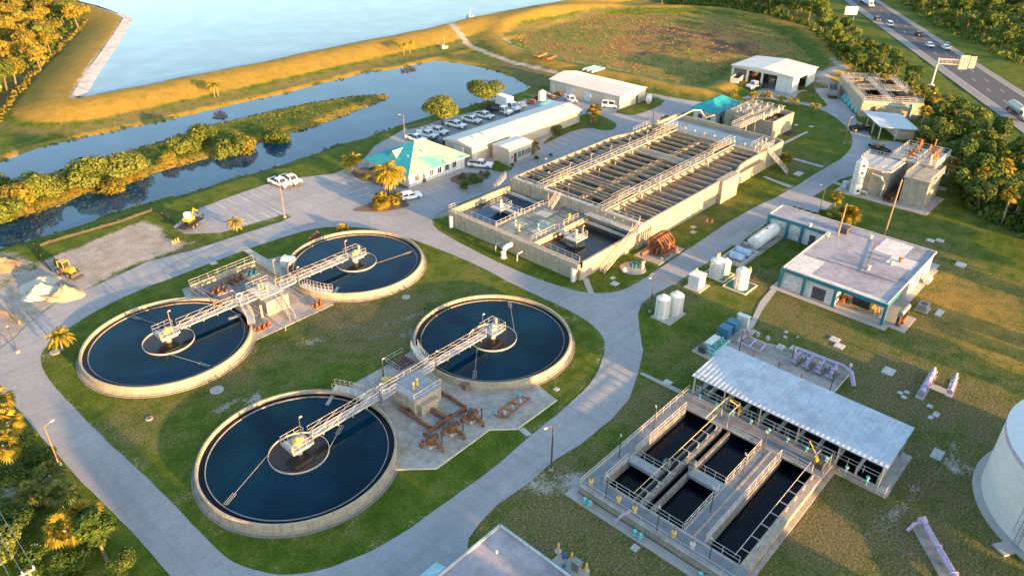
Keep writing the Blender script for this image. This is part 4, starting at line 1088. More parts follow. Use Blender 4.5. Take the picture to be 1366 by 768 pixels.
stair('stair', 'sunlit steel stair at the right rear corner of the aeration basin', (162.6, 62.4, .1), (160.4, 67.0, TZ + .1), 1.0, 14)
stair('stair', 'steel stair dropping from the basin front wall to the mixing tank deck', (104.6, 84.6, 3.3), (107.0, 84.6, TZ + .25), .95, 8)
stair('stair', 'long steel stair down the outside of the basin by the round blue valve slab', (95.7, 65.2, .1), (106.6, 65.2, TZ + .25), .9, 22)
stair('stair', 'steel stair on the road side left corner of the aeration basin', (104.0, 101.6, .1), (107.4, 98.9, TZ + .25), .95, 16)

# ------------------------------------------------------------------ front mixing tank
t = mt = thing('mixing_tank', 'concrete mixing tank with stained front wall and two dark water bays before the big basin', 'treatment tank')
FX0 = 90.2; FZ = 3.3
MB().box(FX0 + .35, FX0 + .75, 66.9, 97.7, 0, FZ - .9).build('front_wall', conc, t)
MB().box(FX0, FX0 + 1.35, 66.4, 98.0, FZ - .9, FZ).build('front_ledge', conc, t)
MB().box(FX0 + .76, BX0 - .01, 66.4, 66.85, 0, FZ).build('right_wall', conc, t)
MB().box(FX0 + .76, BX0 - .01, 97.6, 98.05, 0, FZ + .15).build('left_wall', conc, t)
MB().box(FX0 + .76, BX0 - .02, 87.2, 97.6, .02, 2.15).build('water', w_canal, t)
MB().box(FX0 + .76, BX0 - .02, 66.86, 77.3, .02, 2.15).build('water', w_brown, t)
for y0, y1 in ((77.3, 77.6), (86.9, 87.2)):
    MB().box(FX0 + 1.36, BX0 - .01, y0, y1, 0, FZ - .06).build('bay_wall', conc, t)
MB().box(FX0 + 1.36, BX0 - .01, 77.61, 86.89, 2.2, FZ - .12).build('deck', mat('patchy_deck', (.20, .21, .17), .85, dirt=(.12, .12, .13), dirt_amt=.9, dirt_scale=.28, var=.25), t)
for (x0, x1, y0, y1) in ((94, 96.6, 83.4, 86), (97.5, 100, 79.5, 82.4), (101, 104, 82.8, 85.5), (94.5, 97, 78.6, 81)):
    MB().box(x0, x1, y0, y1, FZ - .12, FZ - .09).build('hatch_cover', mat('pale_hatch', (.33, .37, .31), .8, dirt=(.2, .2, .2), dirt_amt=.5), t)
for y0, y1 in ((66.9, 77.2), (87.3, 97.5)):
    MB().box(BX0 - 1.3, BX0 - 1.15, y0, y1, .5, 2.75).build('weir_plate', concw, t)
    MB().box(BX0 - 1.14, BX0 - .02, y0, y1, .5, 2.45).build('weir_channel', w_chan, t)
for i in range(16):
    y = 67.4 + i * 2.0
    if not 77 < y < 87.4: MB().box(BX0 - .16, BX0 - .01, y, y + .18, 2.5, TZ).build('wall_rib', conc, t)
MB().box(BX0 - 1.6, BX0 - .02, 66.9, 77.2, 3.9, 4.0).build('side_deck', concw, t)
MB().rail([(BX0 - 1.6, 66.9, 4.0), (BX0 - 1.6, 77.2, 4.0)], 1.0, .045, 1.4).build('side_railing', rail_m, t)
MB().rail([(FX0 + 1.2, 86.5, FZ), (FX0 + 1.2, 97.4, FZ)], 1.07, .045, 1.6).build('front_railing', rail_m, t)
MB().rail([(FX0 + 1.2, 67, FZ), (FX0 + 1.2, 78.2, FZ)], 1.07, .045, 1.6).build('front_railing', rail_m, t)
MB().rail([(FX0 + 1.5, 78, FZ - .1), (98, 78, FZ - .1), (98.6, 77.4, FZ)], 1.07, .045, 1.3).build('bay_railing', rail_m, t)
MB().rail([(100.2, 77.4, FZ), (100.6, 78, FZ - .1), (105, 78, FZ - .1)], 1.07, .045, 1.3).build('bay_railing', rail_m, t)
MB().rail([(FX0 + 1.5, 86.6, FZ - .1), (96.6, 86.6, FZ - .1), (97.2, 87, FZ)], 1.07, .045, 1.3).build('bay_railing', rail_m, t)
MB().rail([(98.8, 87, FZ), (99.4, 86.6, FZ - .1), (105, 86.6, FZ - .1)], 1.07, .045, 1.3).build('bay_railing', rail_m, t)
MB().rail([(FX0 + .1, 96, FZ), (FX0 + .1, 98, FZ), (FX0 + 1.8, 98, FZ)], 1.07, .045, 1.0).build('corner_railing', rail_m, t)
for y in (67.2, 97.2):
    sharp(MB().cyl(FX0 + .1 - .15, y, 0, FZ - .9, .42, 20).build('column', white, t))
def mixer(label, x, y, s, yend):
    m = thing('mixer_platform', label, 'mixer platform', (x, y, 0), 0)
    MB().box(-1.6, 1.6, -1.4, 1.4, FZ - .1, FZ + .1).build('platform', concw, m)
    MB().box(-.5, .5, s * 1.4, yend - y, FZ - .1, FZ + .08).build('bridge', concw, m)
    r = MB()
    r.rail([(-.5, yend - y, FZ + .1), (-.5, s * 1.4, FZ + .1), (-1.55, s * 1.4, FZ + .1), (-1.55, -s * 1.35, FZ + .1), (1.55, -s * 1.35, FZ + .1), (1.55, s * 1.4, FZ + .1), (.5, s * 1.4, FZ + .1), (.5, yend - y, FZ + .1)], 1.07, .045, 1.1)
    r.build('railing', rail_m, m)
    sharp(MB().cyl(0, 0, FZ + .1, FZ + .5, .5, 14).cyl(0, 0, FZ + .5, FZ + 1.5, .26, 12).cyl(0, 0, FZ + 1.4, FZ + 1.55, .3, 12).build('mixer_motor', rail_m, m))
    sharp(MB().cyl(0, 0, 1.6, FZ - .1, .35, 12).build('shaft', darkm, m))
    for a, b in ((-1.2, -1), (1.2, 1)): MB().cyl(a, b, 0, FZ - .1, .18, 10).build('leg', darkm, m)
    sharp(MB().lathe(0, 0, [(0.001, 2.17), (1.7, 2.16), (2.0, 2.1)], 24).build('churned_scum', w_brown if s < 0 else concd, m))
mixer('left mixer platform reaching over the blue water bay of the mixing tank', 98.6, 92.0, -1, 87.0)
mixer('right mixer platform reaching over the dark water bay of the mixing tank', 98.3, 73.2, 1, 77.5)
t = thing('outlet_pipe', 'fat white elbow pipe leaving the front wall of the mixing tank into the lawn', 'pipe', (88.2, 81.6, 0))
sharp(MB().tube([(0, 0, 0), (0, 0, 1.1), (.12, 0, 1.45), (.4, 0, 1.75), (.8, 0, 1.9), (2.3, 0, 1.9)], .45, 16).build('pipe', white, t), 50)
MB().cyl(0, 0, -.1, .1, .65, 16).build('collar', concw, t)
for y, lb in ((84.2, 'thin pale vent pipe left of the fat white elbow pipe'), (78.9, 'thin pale vent pipe right of the fat white elbow pipe')):
    t = thing('vent_pipe', lb, 'pipe', (88.9, y, 0))
    sharp(MB().tube([(0, 0, 0), (0, 0, 1.2), (.15, 0, 1.4), (1.6, 0, 1.4)], .1, 8).build('pipe', white, t), 50)
t = thing('safety_locker', 'small yellow cabinet on the mixing tank deck railing', 'cabinet', (103.5, 79.0, FZ - .1))
MB().box(-.3, .3, -.2, .2, .1, 1.1).build('cabinet', yellow, t); MB().box(-.25, .25, -.225, -.2, .2, 1.0).build('door', yellow, t)
for i, (x, y) in enumerate(((94.5, 84.5), (93.2, 82.4), (96.0, 80.2))):
    t = thing('deck_post', ['short white post on the left of the mixing tank deck', 'yellow capped post at the front of the mixing tank deck', 'white post in the middle of the mixing tank deck'][i], 'post', (x, y, FZ - .12))
    MB().cyl(0, 0, 0, 1.3, .07, 8).box(-.25, .25, -.25, .25, 0, .12).build('post', [rail_m, yelp, rail_m][i], t); MB().box(-.14, .14, -.14, .14, 1.0, 1.3).build('cap', [rail_m, yelp, rail_m][i], t)

# ------------------------------------------------------------------ headworks and teal pump house
t = thing('headworks', 'tall concrete headworks box crowned with sunlit pipes and railings', 'headworks')
HX0, HX1, HY0, HY1 = 181.2, 193.3, 75.6, 89.0; HZ = 4.7
for n_, b_ in (('front_wall', (HX0, HX0 + .4, HY0, HY1)), ('right_wall', (HX0 + .41, HX1, HY0, HY0 + .4)), ('back_wall', (HX1 - .4, HX1, HY0 + .41, HY1)), ('left_wall', (HX0 + .41, HX1 - .41, HY1 - .4, HY1)), ('middle_wall', (HX0 + .41, HX1 - .41, 80, 80.4))):
    MB().box(*b_, 0, HZ).build(n_, conc, t)
MB().box(HX0 - .6, HX0, 83.5, 86, 0, HZ - .6).build('buttress', conc, t)
MB().box(HX0 + .41, HX1 - .41, HY0 + .41, 80, 0, HZ - 1.2).build('channel_water', w_dark, t)
MB().box(HX0 + .41, HX1 - .41, 80.4, HY1 - .41, HZ - .35, HZ - .2).build('deck', conc, t)
random.seed(9)
for i in range(9):
    x = HX0 + 1 + (i % 3) * 4.2; y = 79 + (i // 3) * 3.2
    b = MB().cyl(x, y, HZ - .2, HZ + .9, .5, 12).cyl(x, y, HZ + .9, HZ + 1.5, .22, 10).tube([(x - 1.2, y + .4, HZ + .5), (x + 1.4, y + .4, HZ + .5)], .22, 8).tube([(x + 1.0, y + .4, HZ + .5), (x + 1.0, y + .4, HZ + 1.4), (x + 1.0, y - 1.3, HZ + 1.4)], .15, 8)
    sharp(b.build('screen_unit', rail_m, t), 45)
for i in range(4):
    y = 78.4 + i * 2.9
    MB().rail([(HX0 + .3, y, HZ), (HX1 - 1.2, y, HZ)], 1.1, .05, 1.3).build('railing', rail_m, t)
for i in range(4):
    x = HX0 + .4 + i * 3.6
    MB().rail([(x, 78.4, HZ), (x, HY1 - .2, HZ)], 1.1, .05, 1.3).build('railing', rail_m, t)
def hip_roof(mb, x0, x1, y0, y1, z0, z1, ov=.0, ridge=None):
    x0 -= ov; x1 += ov; y0 -= ov; y1 += ov
    if ridge is None:
        h = (y1 - y0) / 2; L = (x1 - x0)
        if L >= 2 * h: ra, rb = (x0 + h, (y0 + y1) / 2), (x1 - h, (y0 + y1) / 2)
        else: h = L / 2; ra, rb = ((x0 + x1) / 2, y0 + h), ((x0 + x1) / 2, y1 - h)
    else: ra, rb = ridge
    v = [(x0, y0, z0), (x1, y0, z0), (x1, y1, z0), (x0, y1, z0), (*ra, z1), (*rb, z1)]
    if abs(ra[1] - rb[1]) < 1e-6: f = [(0, 1, 5, 4), (1, 2, 5), (2, 3, 4, 5), (3, 0, 4)]
    else: f = [(0, 1, 4), (1, 2, 5, 4), (2, 3, 5), (3, 0, 4, 5)]
    mb.add(v, f + [(3, 2, 1, 0)])
    n = len(mb.v) - 6
    mb.box(x0, x1, y0, y1, z0 - .18, z0 - .003)
    return mb
def seams(mb, x0, x1, y0, y1, z0, z1, step=.8):
    """standing seams of a hip roof with its ridge along x"""
    h = (y1 - y0) / 2; ym = (y0 + y1) / 2
    x = x0 + step
    while x < x1 - .2:
        t = min(x - x0, x1 - x, h) / h
        for y, s in ((y0, 1), (y1, -1)):
            mb.beam((x, y, z0 + .05), (x, y + s * h * t, z0 + (z1 - z0) * t + .05), .05, .06)
        x += step
    y = y0 + step
    while y < y1 - .2:
        t = min(y - y0, y1 - y) / h
        for xx, s in ((x0, 1), (x1, -1)):
            mb.beam((xx, y, z0 + .05), (xx + s * h * t, y, z0 + (z1 - z0) * t + .05), .05, .06)
        y += step
    return mb
def window_row(t, wins, face, z0, z1, axis, m=glass, fr=white, th=.06):
    """wins: list of (a0, a1) along the wall; axis 'x' = wall runs along x at y=face, outward sign th"""
    for a0, a1 in wins:
        b = MB(); g = MB()
        if axis == 'x':
            b.box(a0 - .08, a1 + .08, face, face + th, z0 - .08, z0).box(a0 - .08, a1 + .08, face, face + th, z1, z1 + .08).box(a0 - .08, a0, face, face + th, z0, z1).box(a1, a1 + .08, face, face + th, z0, z1).box((a0 + a1) / 2 - .03, (a0 + a1) / 2 + .03, face, face + th, z0, z1)
            g.box(a0, a1, face, face + th * .4, z0, z1)
        else:
            b.box(face, face + th, a0 - .08, a1 + .08, z0 - .08, z0).box(face, face + th, a0 - .08, a1 + .08, z1, z1 + .08).box(face, face + th, a0 - .08, a0, z0, z1).box(face, face + th, a1, a1 + .08, z0, z1).box(face, face + th, (a0 + a1) / 2 - .03, (a0 + a1) / 2 + .03, z0, z1)
            g.box(face, face + th * .4, a0, a1, z0, z1)
        f = b.build('window', fr, t); g.build('pane', m, f)
def door(t, a0, a1, face, z1, axis, m=darkm, th=-.06, z0=.02, handle=True, name='door'):
    if axis == 'x': o = MB().box(a0, a1, face, face + th, z0, z1).build(name, m, t); h = MB().box(a1 - .18, a1 - .08, face + th, face + th * 1.8, 1.0, 1.15)
    else: o = MB().box(face, face + th, a0, a1, z0, z1).build(name, m, t); h = MB().box(face + th, face + th * 1.8, a1 - .18, a1 - .08, 1.0, 1.15)
    if handle: h.build('handle', rail_m, o)
    return o
t = thing('pump_house', 'small white pump house with a teal hipped roof beside the headworks', 'building')
MB().box(181.4, 193.2, 91.6, 98.2, 0, 3.5).build('wall', white, t)
o = hip_roof(MB(), 180.6, 194.0, 90.6, 99.0, 3.7, 6.0).build('roof', teal, t)
seams(MB(), 180.6, 194.0, 90.6, 99.0, 3.7, 6.0).build('roof_seams', teal, t)
window_row(t, [(93, 94.2), (95.6, 96.8)], 181.4, 1.2, 2.3, 'y', th=-.06)
door(t, 184, 185.1, 91.6, 2.2, 'x')
# ------------------------------------------------------------------ buildings
t = office = thing('office', 'white office with a large teal hipped roof and a small gable', 'building')
OX0, OX1, OY0, OY1 = 97.4, 114.0, 117.8, 131.6
MB().box(OX0, OX1, OY0, OY1, 0, 2.9).build('wall', white, t)
ra, rb = (105.4, 124.8), (107.0, 124.8)
rm = MB()
x0, x1, y0, y1, z0, z1 = OX0 - .8, OX1 + .9, OY0 - .8, OY1 + .9, 2.95, 6.9
teal_lit = mat('teal_roof_sunlit', (.33, .42, .28), .55, dirt=(.03, .28, .32), dirt_amt=.8, dirt_scale=.13, var=.08)  # paler copy of the teal roof; sunlight painted into the slope colour
def face_mesh(vs, name, m, parent):
    o = MB().add(vs, [tuple(range(len(vs)))]).build(name, m, parent); return o
ra, rb = (*ra, z1), (*rb, z1)
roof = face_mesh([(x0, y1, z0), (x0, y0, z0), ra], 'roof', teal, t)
face_mesh([(x0, y0, z0), (x1, y0, z0), rb, ra], 'roof_slope', teal_lit, t)
face_mesh([(x1, y0, z0), (x1, y1, z0), rb], 'roof_slope', teal_lit, t)
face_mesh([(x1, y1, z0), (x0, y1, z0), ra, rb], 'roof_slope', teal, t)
MB().box(x0, x1, y0, y1, z0 - .16, z0 - .005).build('eaves', white, t)
sm = MB()
def slope_seams(c0, c1, apex, n):
    c0, c1, apex = Vector(c0), Vector(c1), Vector(apex)
    for k in range(1, n):
        b = c0.lerp(c1, k / n)
        # seam climbs square to the eave until it meets a hip
        e = (c1 - c0); L = e.length; a = (apex - c0).dot(e) / L; s = (b - c0).length
        up = apex - (c0 + e.normalized() * a)
        q = s / a if s < a else (L - s) / (L - a)
        sm.beam(b + Vector((0, 0, .03)), b + up * q + Vector((0, 0, .03)), .035, .03)
slope_seams((x0, y1, z0), (x0, y0, z0), ra, 22); sm.build('roof_seams', teal, t); sm = MB(); slope_seams((x0, y0, z0), (x1, y0, z0), ((ra[0] + rb[0]) / 2, ra[1], z1), 26); sm.build('roof_seams', teal_lit, t); sm = MB(); slope_seams((x1, y0, z0), (x1, y1, z0), rb, 22)
sm.build('roof_seams', teal_lit, t)
# little gable on the left slope
g0 = Vector((100.0, 124.6, 4.3))
o = MB().add([(99.6, 124.2, 4.05), (99.6, 127.2, 4.05), (99.6, 125.7, 5.75), (103.2, 125.7, 5.75)], [(0, 1, 2)[::-1], (1, 3, 2), (0, 2, 3)[::-1]]).build('gable', teal_lit, t)
for x, y, z in ((103.6, 122.8, 5.5), (101.3, 122.4, 4.6), (104.6, 121.0, 5.3)):
    sharp(MB().cyl(x, y, z - .4, z + .45, .16, 8).cyl(x, y, z + .4, z + .5, .24, 8).build('roof_vent', white, t))
window_row(t, [(99, 100.1), (103.3, 104.4), (105.6, 106.7), (107.9, 109.0), (110.2, 111.3)], OY0, 1.0, 2.3, 'x', th=-.07)
window_row(t, [(119.4, 120.6), (123.5, 124.8), (127.5, 128.8)], OX0, 1.0, 2.3, 'y', th=-.07)
door(t, 101.1, 102.1, OY0, 2.2, 'x')
MB().box(100.9, 102.3, OY0 - .9, OY0 - .02, 2.3, 2.42).build('door_canopy', white, t)

t = thing('workshop', 'long beige metal workshop building with a lengthwise ridge roof behind the annex', 'building')
MB().box(117.2, 158.2, 119.0, 127.6, 0, 3.75).build('wall', cream, t)
MB().box(117.2, 127.5, 117.0 + 1.6, 119.0, 0, 3.7).build('wing_wall', cream, t)
ri = MB()
prof = [(118.2, 3.76), (123.2, 4.55), (128.0, 3.76)]
ri.profile(prof + [(128.0, 3.6), (118.2, 3.6)], 116.9, 158.6, 'y')
ri.build('roof', roofw, t)
b = MB()
for i in range(40):
    x = 117.4 + i * 1.04
    b.beam((x, 118.2, 3.80), (x, 123.2, 4.60), .05, .04).beam((x, 123.2, 4.60), (x, 128.0, 3.80), .05, .04)
b.build('roof_ribs', roofw, t)
b = MB()
for i in range(50): b.box(118 + i * .8, 118.05 + i * .8, 118.96, 118.999 if 118 + i * .8 > 127.6 else 118.999, .1, 3.6)
b.build('siding_ribs', cream, t)
for x in (121, 124.2, 155):
    sharp(MB().cyl(x, 121.6, 4.2, 4.9, .22, 10).cyl(x, 121.6, 4.85, 4.98, .32, 10).build('roof_vent', white, t))
door(t, 129.5, 130.6, 118.95, 2.2, 'x', white); door(t, 117.9, 118.9, 118.6, 2.2, 'x', white)
MB().box(117.14, 117.2, 121.5, 124.5, .05, 3.0).build('roller_door', white, t)
t = thing('annex', 'small beige flat box annex with four louvred windows in front of the workshop', 'building')
MB().box(122.4, 130.4, 111.8, 117.0, 0, 3.5).build('wall', cream, t)
MB().prism([(122.2, 111.6), (130.6, 111.6), (130.6, 117.2), (122.2, 117.2)], 3.5, 3.62).add([(122.2, 111.6, 3.63), (130.6, 111.6, 3.63), (130.6, 117.2, 3.63), (122.2, 117.2, 3.63), (122.2, 114.4, 3.95), (130.6, 114.4, 3.95)], [(0, 1, 5, 4), (4, 5, 2, 3), (1, 2, 5), (0, 4, 3)]).build('roof', roofw, t)
window_row(t, [(125.6, 126.5), (126.9, 127.8), (128.1, 128.9), (129.2, 129.95)], 111.8, .9, 2.3, 'x', th=-.06)
door(t, 124.2, 125.1, 111.8, 2.2, 'x'); MB().box(123.3, 123.7, 111.72, 111.79, 1.3, 1.8).build('notice_board', red, t)

t = thing('warehouse', 'big beige metal warehouse with a white ridge roof near the dry basin', 'building')
MB().box(175.2, 188.0, 118.2, 143.6, 0, 3.75).build('wall', cream, t)
MB().profile([(174.9, 3.76), (181.6, 4.9), (188.3, 3.76), (188.3, 3.62), (174.9, 3.62)], 117.9, 144.0, 'x').build('roof', roofw, t)
MB().add([(175.2, 118.19, 3.75), (188.0, 118.19, 3.75), (181.6, 118.19, 4.85)], [(0, 1, 2)]).build('gable_end', cream, t)
b = MB()
for i in range(26): b.beam((174.9, 118 + i * 1.03, 3.81), (181.6, 118 + i * 1.03, 4.95), .05, .04).beam((181.6, 118 + i * 1.03, 4.95), (188.3, 118 + i * 1.03, 3.81), .05, .04)
b.build('roof_ribs', roofw, t)
for a, bb in ((134.4, 137.2), (128.3, 130.6)): MB().box(175.1, 175.2, a, bb, .05, 2.7).build('roller_door', mat('pale_blue_door', (.5, .56, .62), .6), t)
door(t, 119.8, 120.8, 175.2, 2.2, 'y', white); door(t, 141.7, 142.6, 175.2, 2.2, 'y', white); door(t, 183.4, 184.4, 118.2, 2.2, 'x', darkm)

t = thing('open_shed', 'open fronted white equipment shed with three bays beside the dry basin', 'building')
SX0, SX1, SY0, SY1 = 225.0, 241.5, 90.3, 110.6; SZ = 4.9
MB().box(SX1 - .3, SX1, SY0, SY1, 0, SZ).build('back_wall', concw, t)
MB().box(SX0, SX0 + .3, SY0, 95.4, 0, SZ).build('front_wall', white, t)
MB().box(SX0 + .31, SX0 + 4.5, SY0, SY0 + .3, 0, SZ).build('end_wall', white, t)
MB().box(SX1 - 6, SX1 - .31, SY0, SY0 + .3, 0, SZ).build('end_wall', white, t)
MB().box(SX0 + 4.5, SX1 - 6, SY0, SY0 + .3, 3.9, SZ).build('lintel', white, t)
MB().box(SX0 + .31, SX1 - .31, SY1 - .3, SY1, 0, 2.2).build('side_wall', concw, t)
for y in (100.3, 105.2, 110.3): MB().box(SX0, SX0 + .5, y - .3, y + .3, 0, SZ - .5).build('column', white, t)
MB().box(SX0, SX0 + .5, 95.4, SY1, SZ - .5, SZ).build('beam', white, t)
MB().profile([(SY0 - .4, SZ + .01), (SY1 + .4, SZ + .01), (SY1 + .4, SZ + .2), ((SY0 + SY1) / 2, SZ + 1.0), (SY0 - .4, SZ + .2)], SX0 - .5, SX1 + .4, 'y').build('roof', roofw, t)
random.seed(3)
for i in range(9):
    x, y = random.uniform(228, 239), random.uniform(96.5, 109)
    s = random.uniform(.5, 1.3)
    tt = thing('crate', 'stored crate inside the open equipment shed', 'crate', (x, y, 0), random.random(), 'stored goods inside the open shed')
    MB().box(-s, s, -s * .7, s * .7, .05, s * 1.4).box(-s * 1.05, s * 1.05, -s * .75, s * .75, s * 1.4, s * 1.46).build('box', [rust, wood, steel, bluep][i % 4], tt)

# control building with teal trim
t = ctrl = thing('control_building', 'L shaped white control building with teal trim and patched flat roof', 'building')
PZ_ = 3.75
P_ = [(112.6, 23.6), (136.6, 23.6), (136.6, 52.0), (131.0, 52.0), (131.0, 40.6), (112.6, 40.6)]
MB().box(113.0, 136.4, 31.4, 40.4, 0, PZ_ - .2).build('wall', white, t)
MB().box(124.5, 136.4, 23.8, 31.39, 0, PZ_ - .2).build('rear_wall', white, t)
MB().box(118.0, 124.49, 31.38, 31.2, 0, PZ_ - .2).build('inner_wall', cream, t)
MB().box(131.2, 136.4, 40.41, 51.8, 0, PZ_ - .2).build('wing_wall', white, t)
MB().prism(P_, PZ_ - .19, PZ_ + .02).build('roof', flatr, t)
e = MB()
for a, b in zip(P_, P_[1:] + P_[:1]): e.beam((*a, PZ_ + .2), (*b, PZ_ + .2), .22, .22)
e.build('parapet', concw, t)
f = MB()
for a, b in (((112.45, 23.4), (112.45, 40.8)), ((112.45, 23.45), (118, 23.45)), ((130.85, 40.8), (130.85, 52.2)), ((112.3, 40.75), (131, 40.75)), ((130.7, 52.15), (136.6, 52.15))):
    f.beam((*a, PZ_ + .12), (*b, PZ_ + .12), .12, .62)
f.build('fascia', tealt, t)
for x, y in ((112.5, 40.6), (112.5, 36.6), (112.5, 31.4), (112.5, 23.6), (130.9, 51.9), (130.9, 48.0), (130.9, 45.2)):
    MB().box(x - .22, x + .22, y - .22, y + .22, 0, PZ_ - .5).build('column', tealt, t)
MB().box(111.2, 137.6, 22.6, 41.6, .08, .14).build('floor_slab', walkm, t)
MB().box(137.6, 140, 23.0, 34, .06, .12).build('side_slab', walkm, t)
for x0, x1, y0, y1 in ((113.2, 119.5, 36.3, 40.3), (126.5, 130.5, 24.5, 28.8), (129.8, 136.2, 27.2, 32.0), (113.0, 113.8, 24, 40.0)):
    MB().box(x0, x1, y0, y1, PZ_ + .025, PZ_ + .035 + x0 * .0001).build('roof_patch', flatw, t)
door(t, 33.0, 35.2, 113.0, 2.3, 'y', darkm); 
MB().box(112.93, 112.99, 37.4, 40.2, .3, 3.2).build('lattice_panel', mat('pale_lattice', (.6, .6, .56), .7, dirt=(.25, .25, .25), dirt_amt=.8, dirt_scale=2.5), t)
for a, b in ((48.3, 51.6), (45.5, 47.8)):
    MB().box(131.1, 131.19, a, b, .2, 3.1).build('lattice_panel', mat('pale_lattice', (.6, .6, .56)), t)
door(t, 42.6, 43.7, 131.2, 2.2, 'y', darkm)
window_row(t, [(139.2 - 14, 140.2 - 14), (128, 129.5), (131, 132.5)], 23.8, 1.0, 2.2, 'x', th=-.06)
for x, y, s in ((133.4, 38.6, 1.0),):
    MB().box(x - s, x + s, y - s * .8, y + s * .8, PZ_ + .04, PZ_ + 1.0).box(x - .7, x + .1, y - .5, y + .5, PZ_ + 1.0, PZ_ + 1.1).build('air_conditioner', darkm, t)
for x, y in ((128.4, 27.0), (126.4, 27.8), (131.0, 44.0), (134.0, 34.0), (129.5, 40.0), (122, 30)):
    sharp(MB().cyl(x, y, PZ_, PZ_ + .7, .25, 10).cyl(x, y, PZ_ + .65, PZ_ + .8, .38, 10).build('roof_vent', concw if x != 128.4 else rusto, t))
MB().tube([(120, 38, PZ_ + .15), (120.5, 25, PZ_ + .15)], .05, 5).tube([(120, 30, PZ_ + .15), (134, 33, PZ_ + .15)], .05, 5).build('conduit', darkm, t)
# things in and beside its open bay
tt = thing('generator', 'large dark generator under the open bay of the control building', 'generator', (116.6, 28.0, .14))
MB().box(-1.3, 1.3, -1.4, 1.4, .15, 1.9).box(-.9, .9, -1.0, 1.0, 1.9, 2.1).build('casing', truckg, tt); MB().box(-1.5, 1.5, -1.6, 1.6, 0, .15).build('skid', yellow, tt)
tt = thing('pump_skid', 'rusty orange pump skid in the open bay behind the teal post', 'pump', (115.6, 30.8, .14))
MB().cyl(0, 0, 0, 1.0, .4, 12).box(-1, 1, -.4, .4, 0, .2).tube([(-.8, 0, .6), (.9, 0, .6)], .2, 8).build('pump_body', rusto, tt)
tt = thing('step_ladder', 'yellow step ladder standing in the open bay', 'ladder', (115.2, 25.4, .14), .4)
for s in (-1, 1): MB().beam((-.6, s * .3, .05), (0, s * .2, 2.0), .06, .08).beam((.6, s * .3, .05), (0, s * .2, 2.0), .06, .08).build('side_rail', yellow, tt)
MB().box(-.4, -.3, -.26, .26, .6, .66).box(-.2, -.1, -.24, .24, 1.2, 1.26).build('steps', yellow, tt)
tt = thing('engine_exhaust', 'long rusty exhaust silencer beside the right corner of the control building', 'silencer', (115.6, 21.6, 0))
sharp(MB().tube([(-2, 0, 2.4), (1.6, 0, 2.4)], .42, 12).tube([(1.6, 0, 2.4), (2.4, 0, 2.2)], .2, 8).build('silencer', steel, tt))
sharp(MB().cyl(-1.5, 0, .1, 2.0, .3, 10).tube([(-1.5, -.4, .9), (.8, -.4, .9)], .3, 10).build('rusty_pipework', rust, tt))
for x in (-1.6, 1.2): MB().box(x - .06, x + .06, -.4, .4, 0, 2.0).build('support_frame', rust, tt)
MB().box(-2.8, 2.8, -1.4, 1.4, .02, .12).build('slab', walkm, tt)
tt = thing('condenser', 'grey air conditioning condenser on the slab right of the control building', 'condenser', (122.2, 20.4, 0))
MB().box(-.9, .9, -.7, .7, .1, 1.1).build('casing', steel, tt); MB().cyl(0, 0, 1.1, 1.16, .55, 16).build('fan_grille', darkm, tt); MB().box(-1.2, 1.2, -1, 1, .0, .1).build('slab', walkm, tt)
tt = thing('dog_house_box', 'small white tank against the right wall of the control building', 'tank', (131.5, 22.6, .1))
sharp(MB().tube([(-.8, 0, .7), (.8, 0, .7)], .55, 12).box(-.6, .6, -.3, .3, 0, .3).build('tank', white, tt))
tt['label'] = 'small white round ended tank against the right wall of the control building'; tt.name = 'small_tank'
tt = thing('tarp_machine', 'blue tarped machine on the lawn behind the control building', 'machine', (139.2, 30.6, 0))
random.seed(4)
b = MB()
for i in range(7): b.obox((random.uniform(-1.2, 1.2), random.uniform(-.6, .6), random.uniform(.2, .5)), (1.1, .35, .35), random.random() * 3, random.random() * .5)
b.build('frame', bluep, tt)

# bottom building
t = thing('flat_roof_building', 'grey flat roofed building cut off by the bottom edge of the photo', 'building')
MB().box(14.0, 39.6, 18.0, 36.8, 0, 3.7).build('wall', white, t)
MB().box(13.6, 39.9, 17.6, 37.1, 3.71, 3.95).build('roof', flatr, t)
e = MB()
for a, b in (((39.9, 17.6), (39.9, 37.1)), ((39.9, 37.1), (13.6, 37.1))): e.beam((*a, 4.12), (*b, 4.12), .25, .16)
e.build('parapet', concw, t)
f = MB()
for a, b in (((40.08, 17.5), (40.08, 37.2)), ((40.1, 37.26), (13.6, 37.26))): f.beam((*a, 4.1), (*b, 4.1), .1, .5)
f.build('fascia', tealt, t)
sharp(MB().cyl(37.2, 35.0, 3.9, 4.25, .12, 8).build('roof_vent', white, t))
t = thing('lean_to', 'small turquoise lean-to roof beside the bottom grey building', 'building')
MB().box(27.0, 32.6, 37.4, 39.0, 0, 2.7).build('wall', white, t)
MB().add([(26.8, 37.4, 3.4), (33.0, 37.4, 3.4), (33.0, 39.3, 2.75), (26.8, 39.3, 2.75)], [(0, 1, 2, 3)]).box(26.8, 33, 39.2, 39.3, 2.6, 2.74).build('roof', mat('pale_turquoise_roof', (.25, .45, .5), .5, dirt=(.5, .6, .6), dirt_amt=.5, dirt_scale=1.5), t)
MB().box(40.1, 44.0, 27.0, 32.4, .06, .12).build('slab', walkm, t)
for i, (x, y) in enumerate(((44.2, 32.7), (44.2, 30.9), (44.2, 29.0))):
    t = thing('bollard', ['leftmost of three yellow bollards by the bottom building', 'middle one of three yellow bollards by the bottom building', 'rightmost of three yellow bollards by the bottom building'][i], 'bollard', (x, y, 0), 0, 'yellow bollards by the bottom building')
    sharp(MB().lathe(0, 0, [(.13, 0), (.13, 1.15), (.08, 1.24), (0.001, 1.27)], 12).build('post', yelp, t)); MB().cyl(0, 0, -.02, .05, .4, 12).build('footing', concw, t)
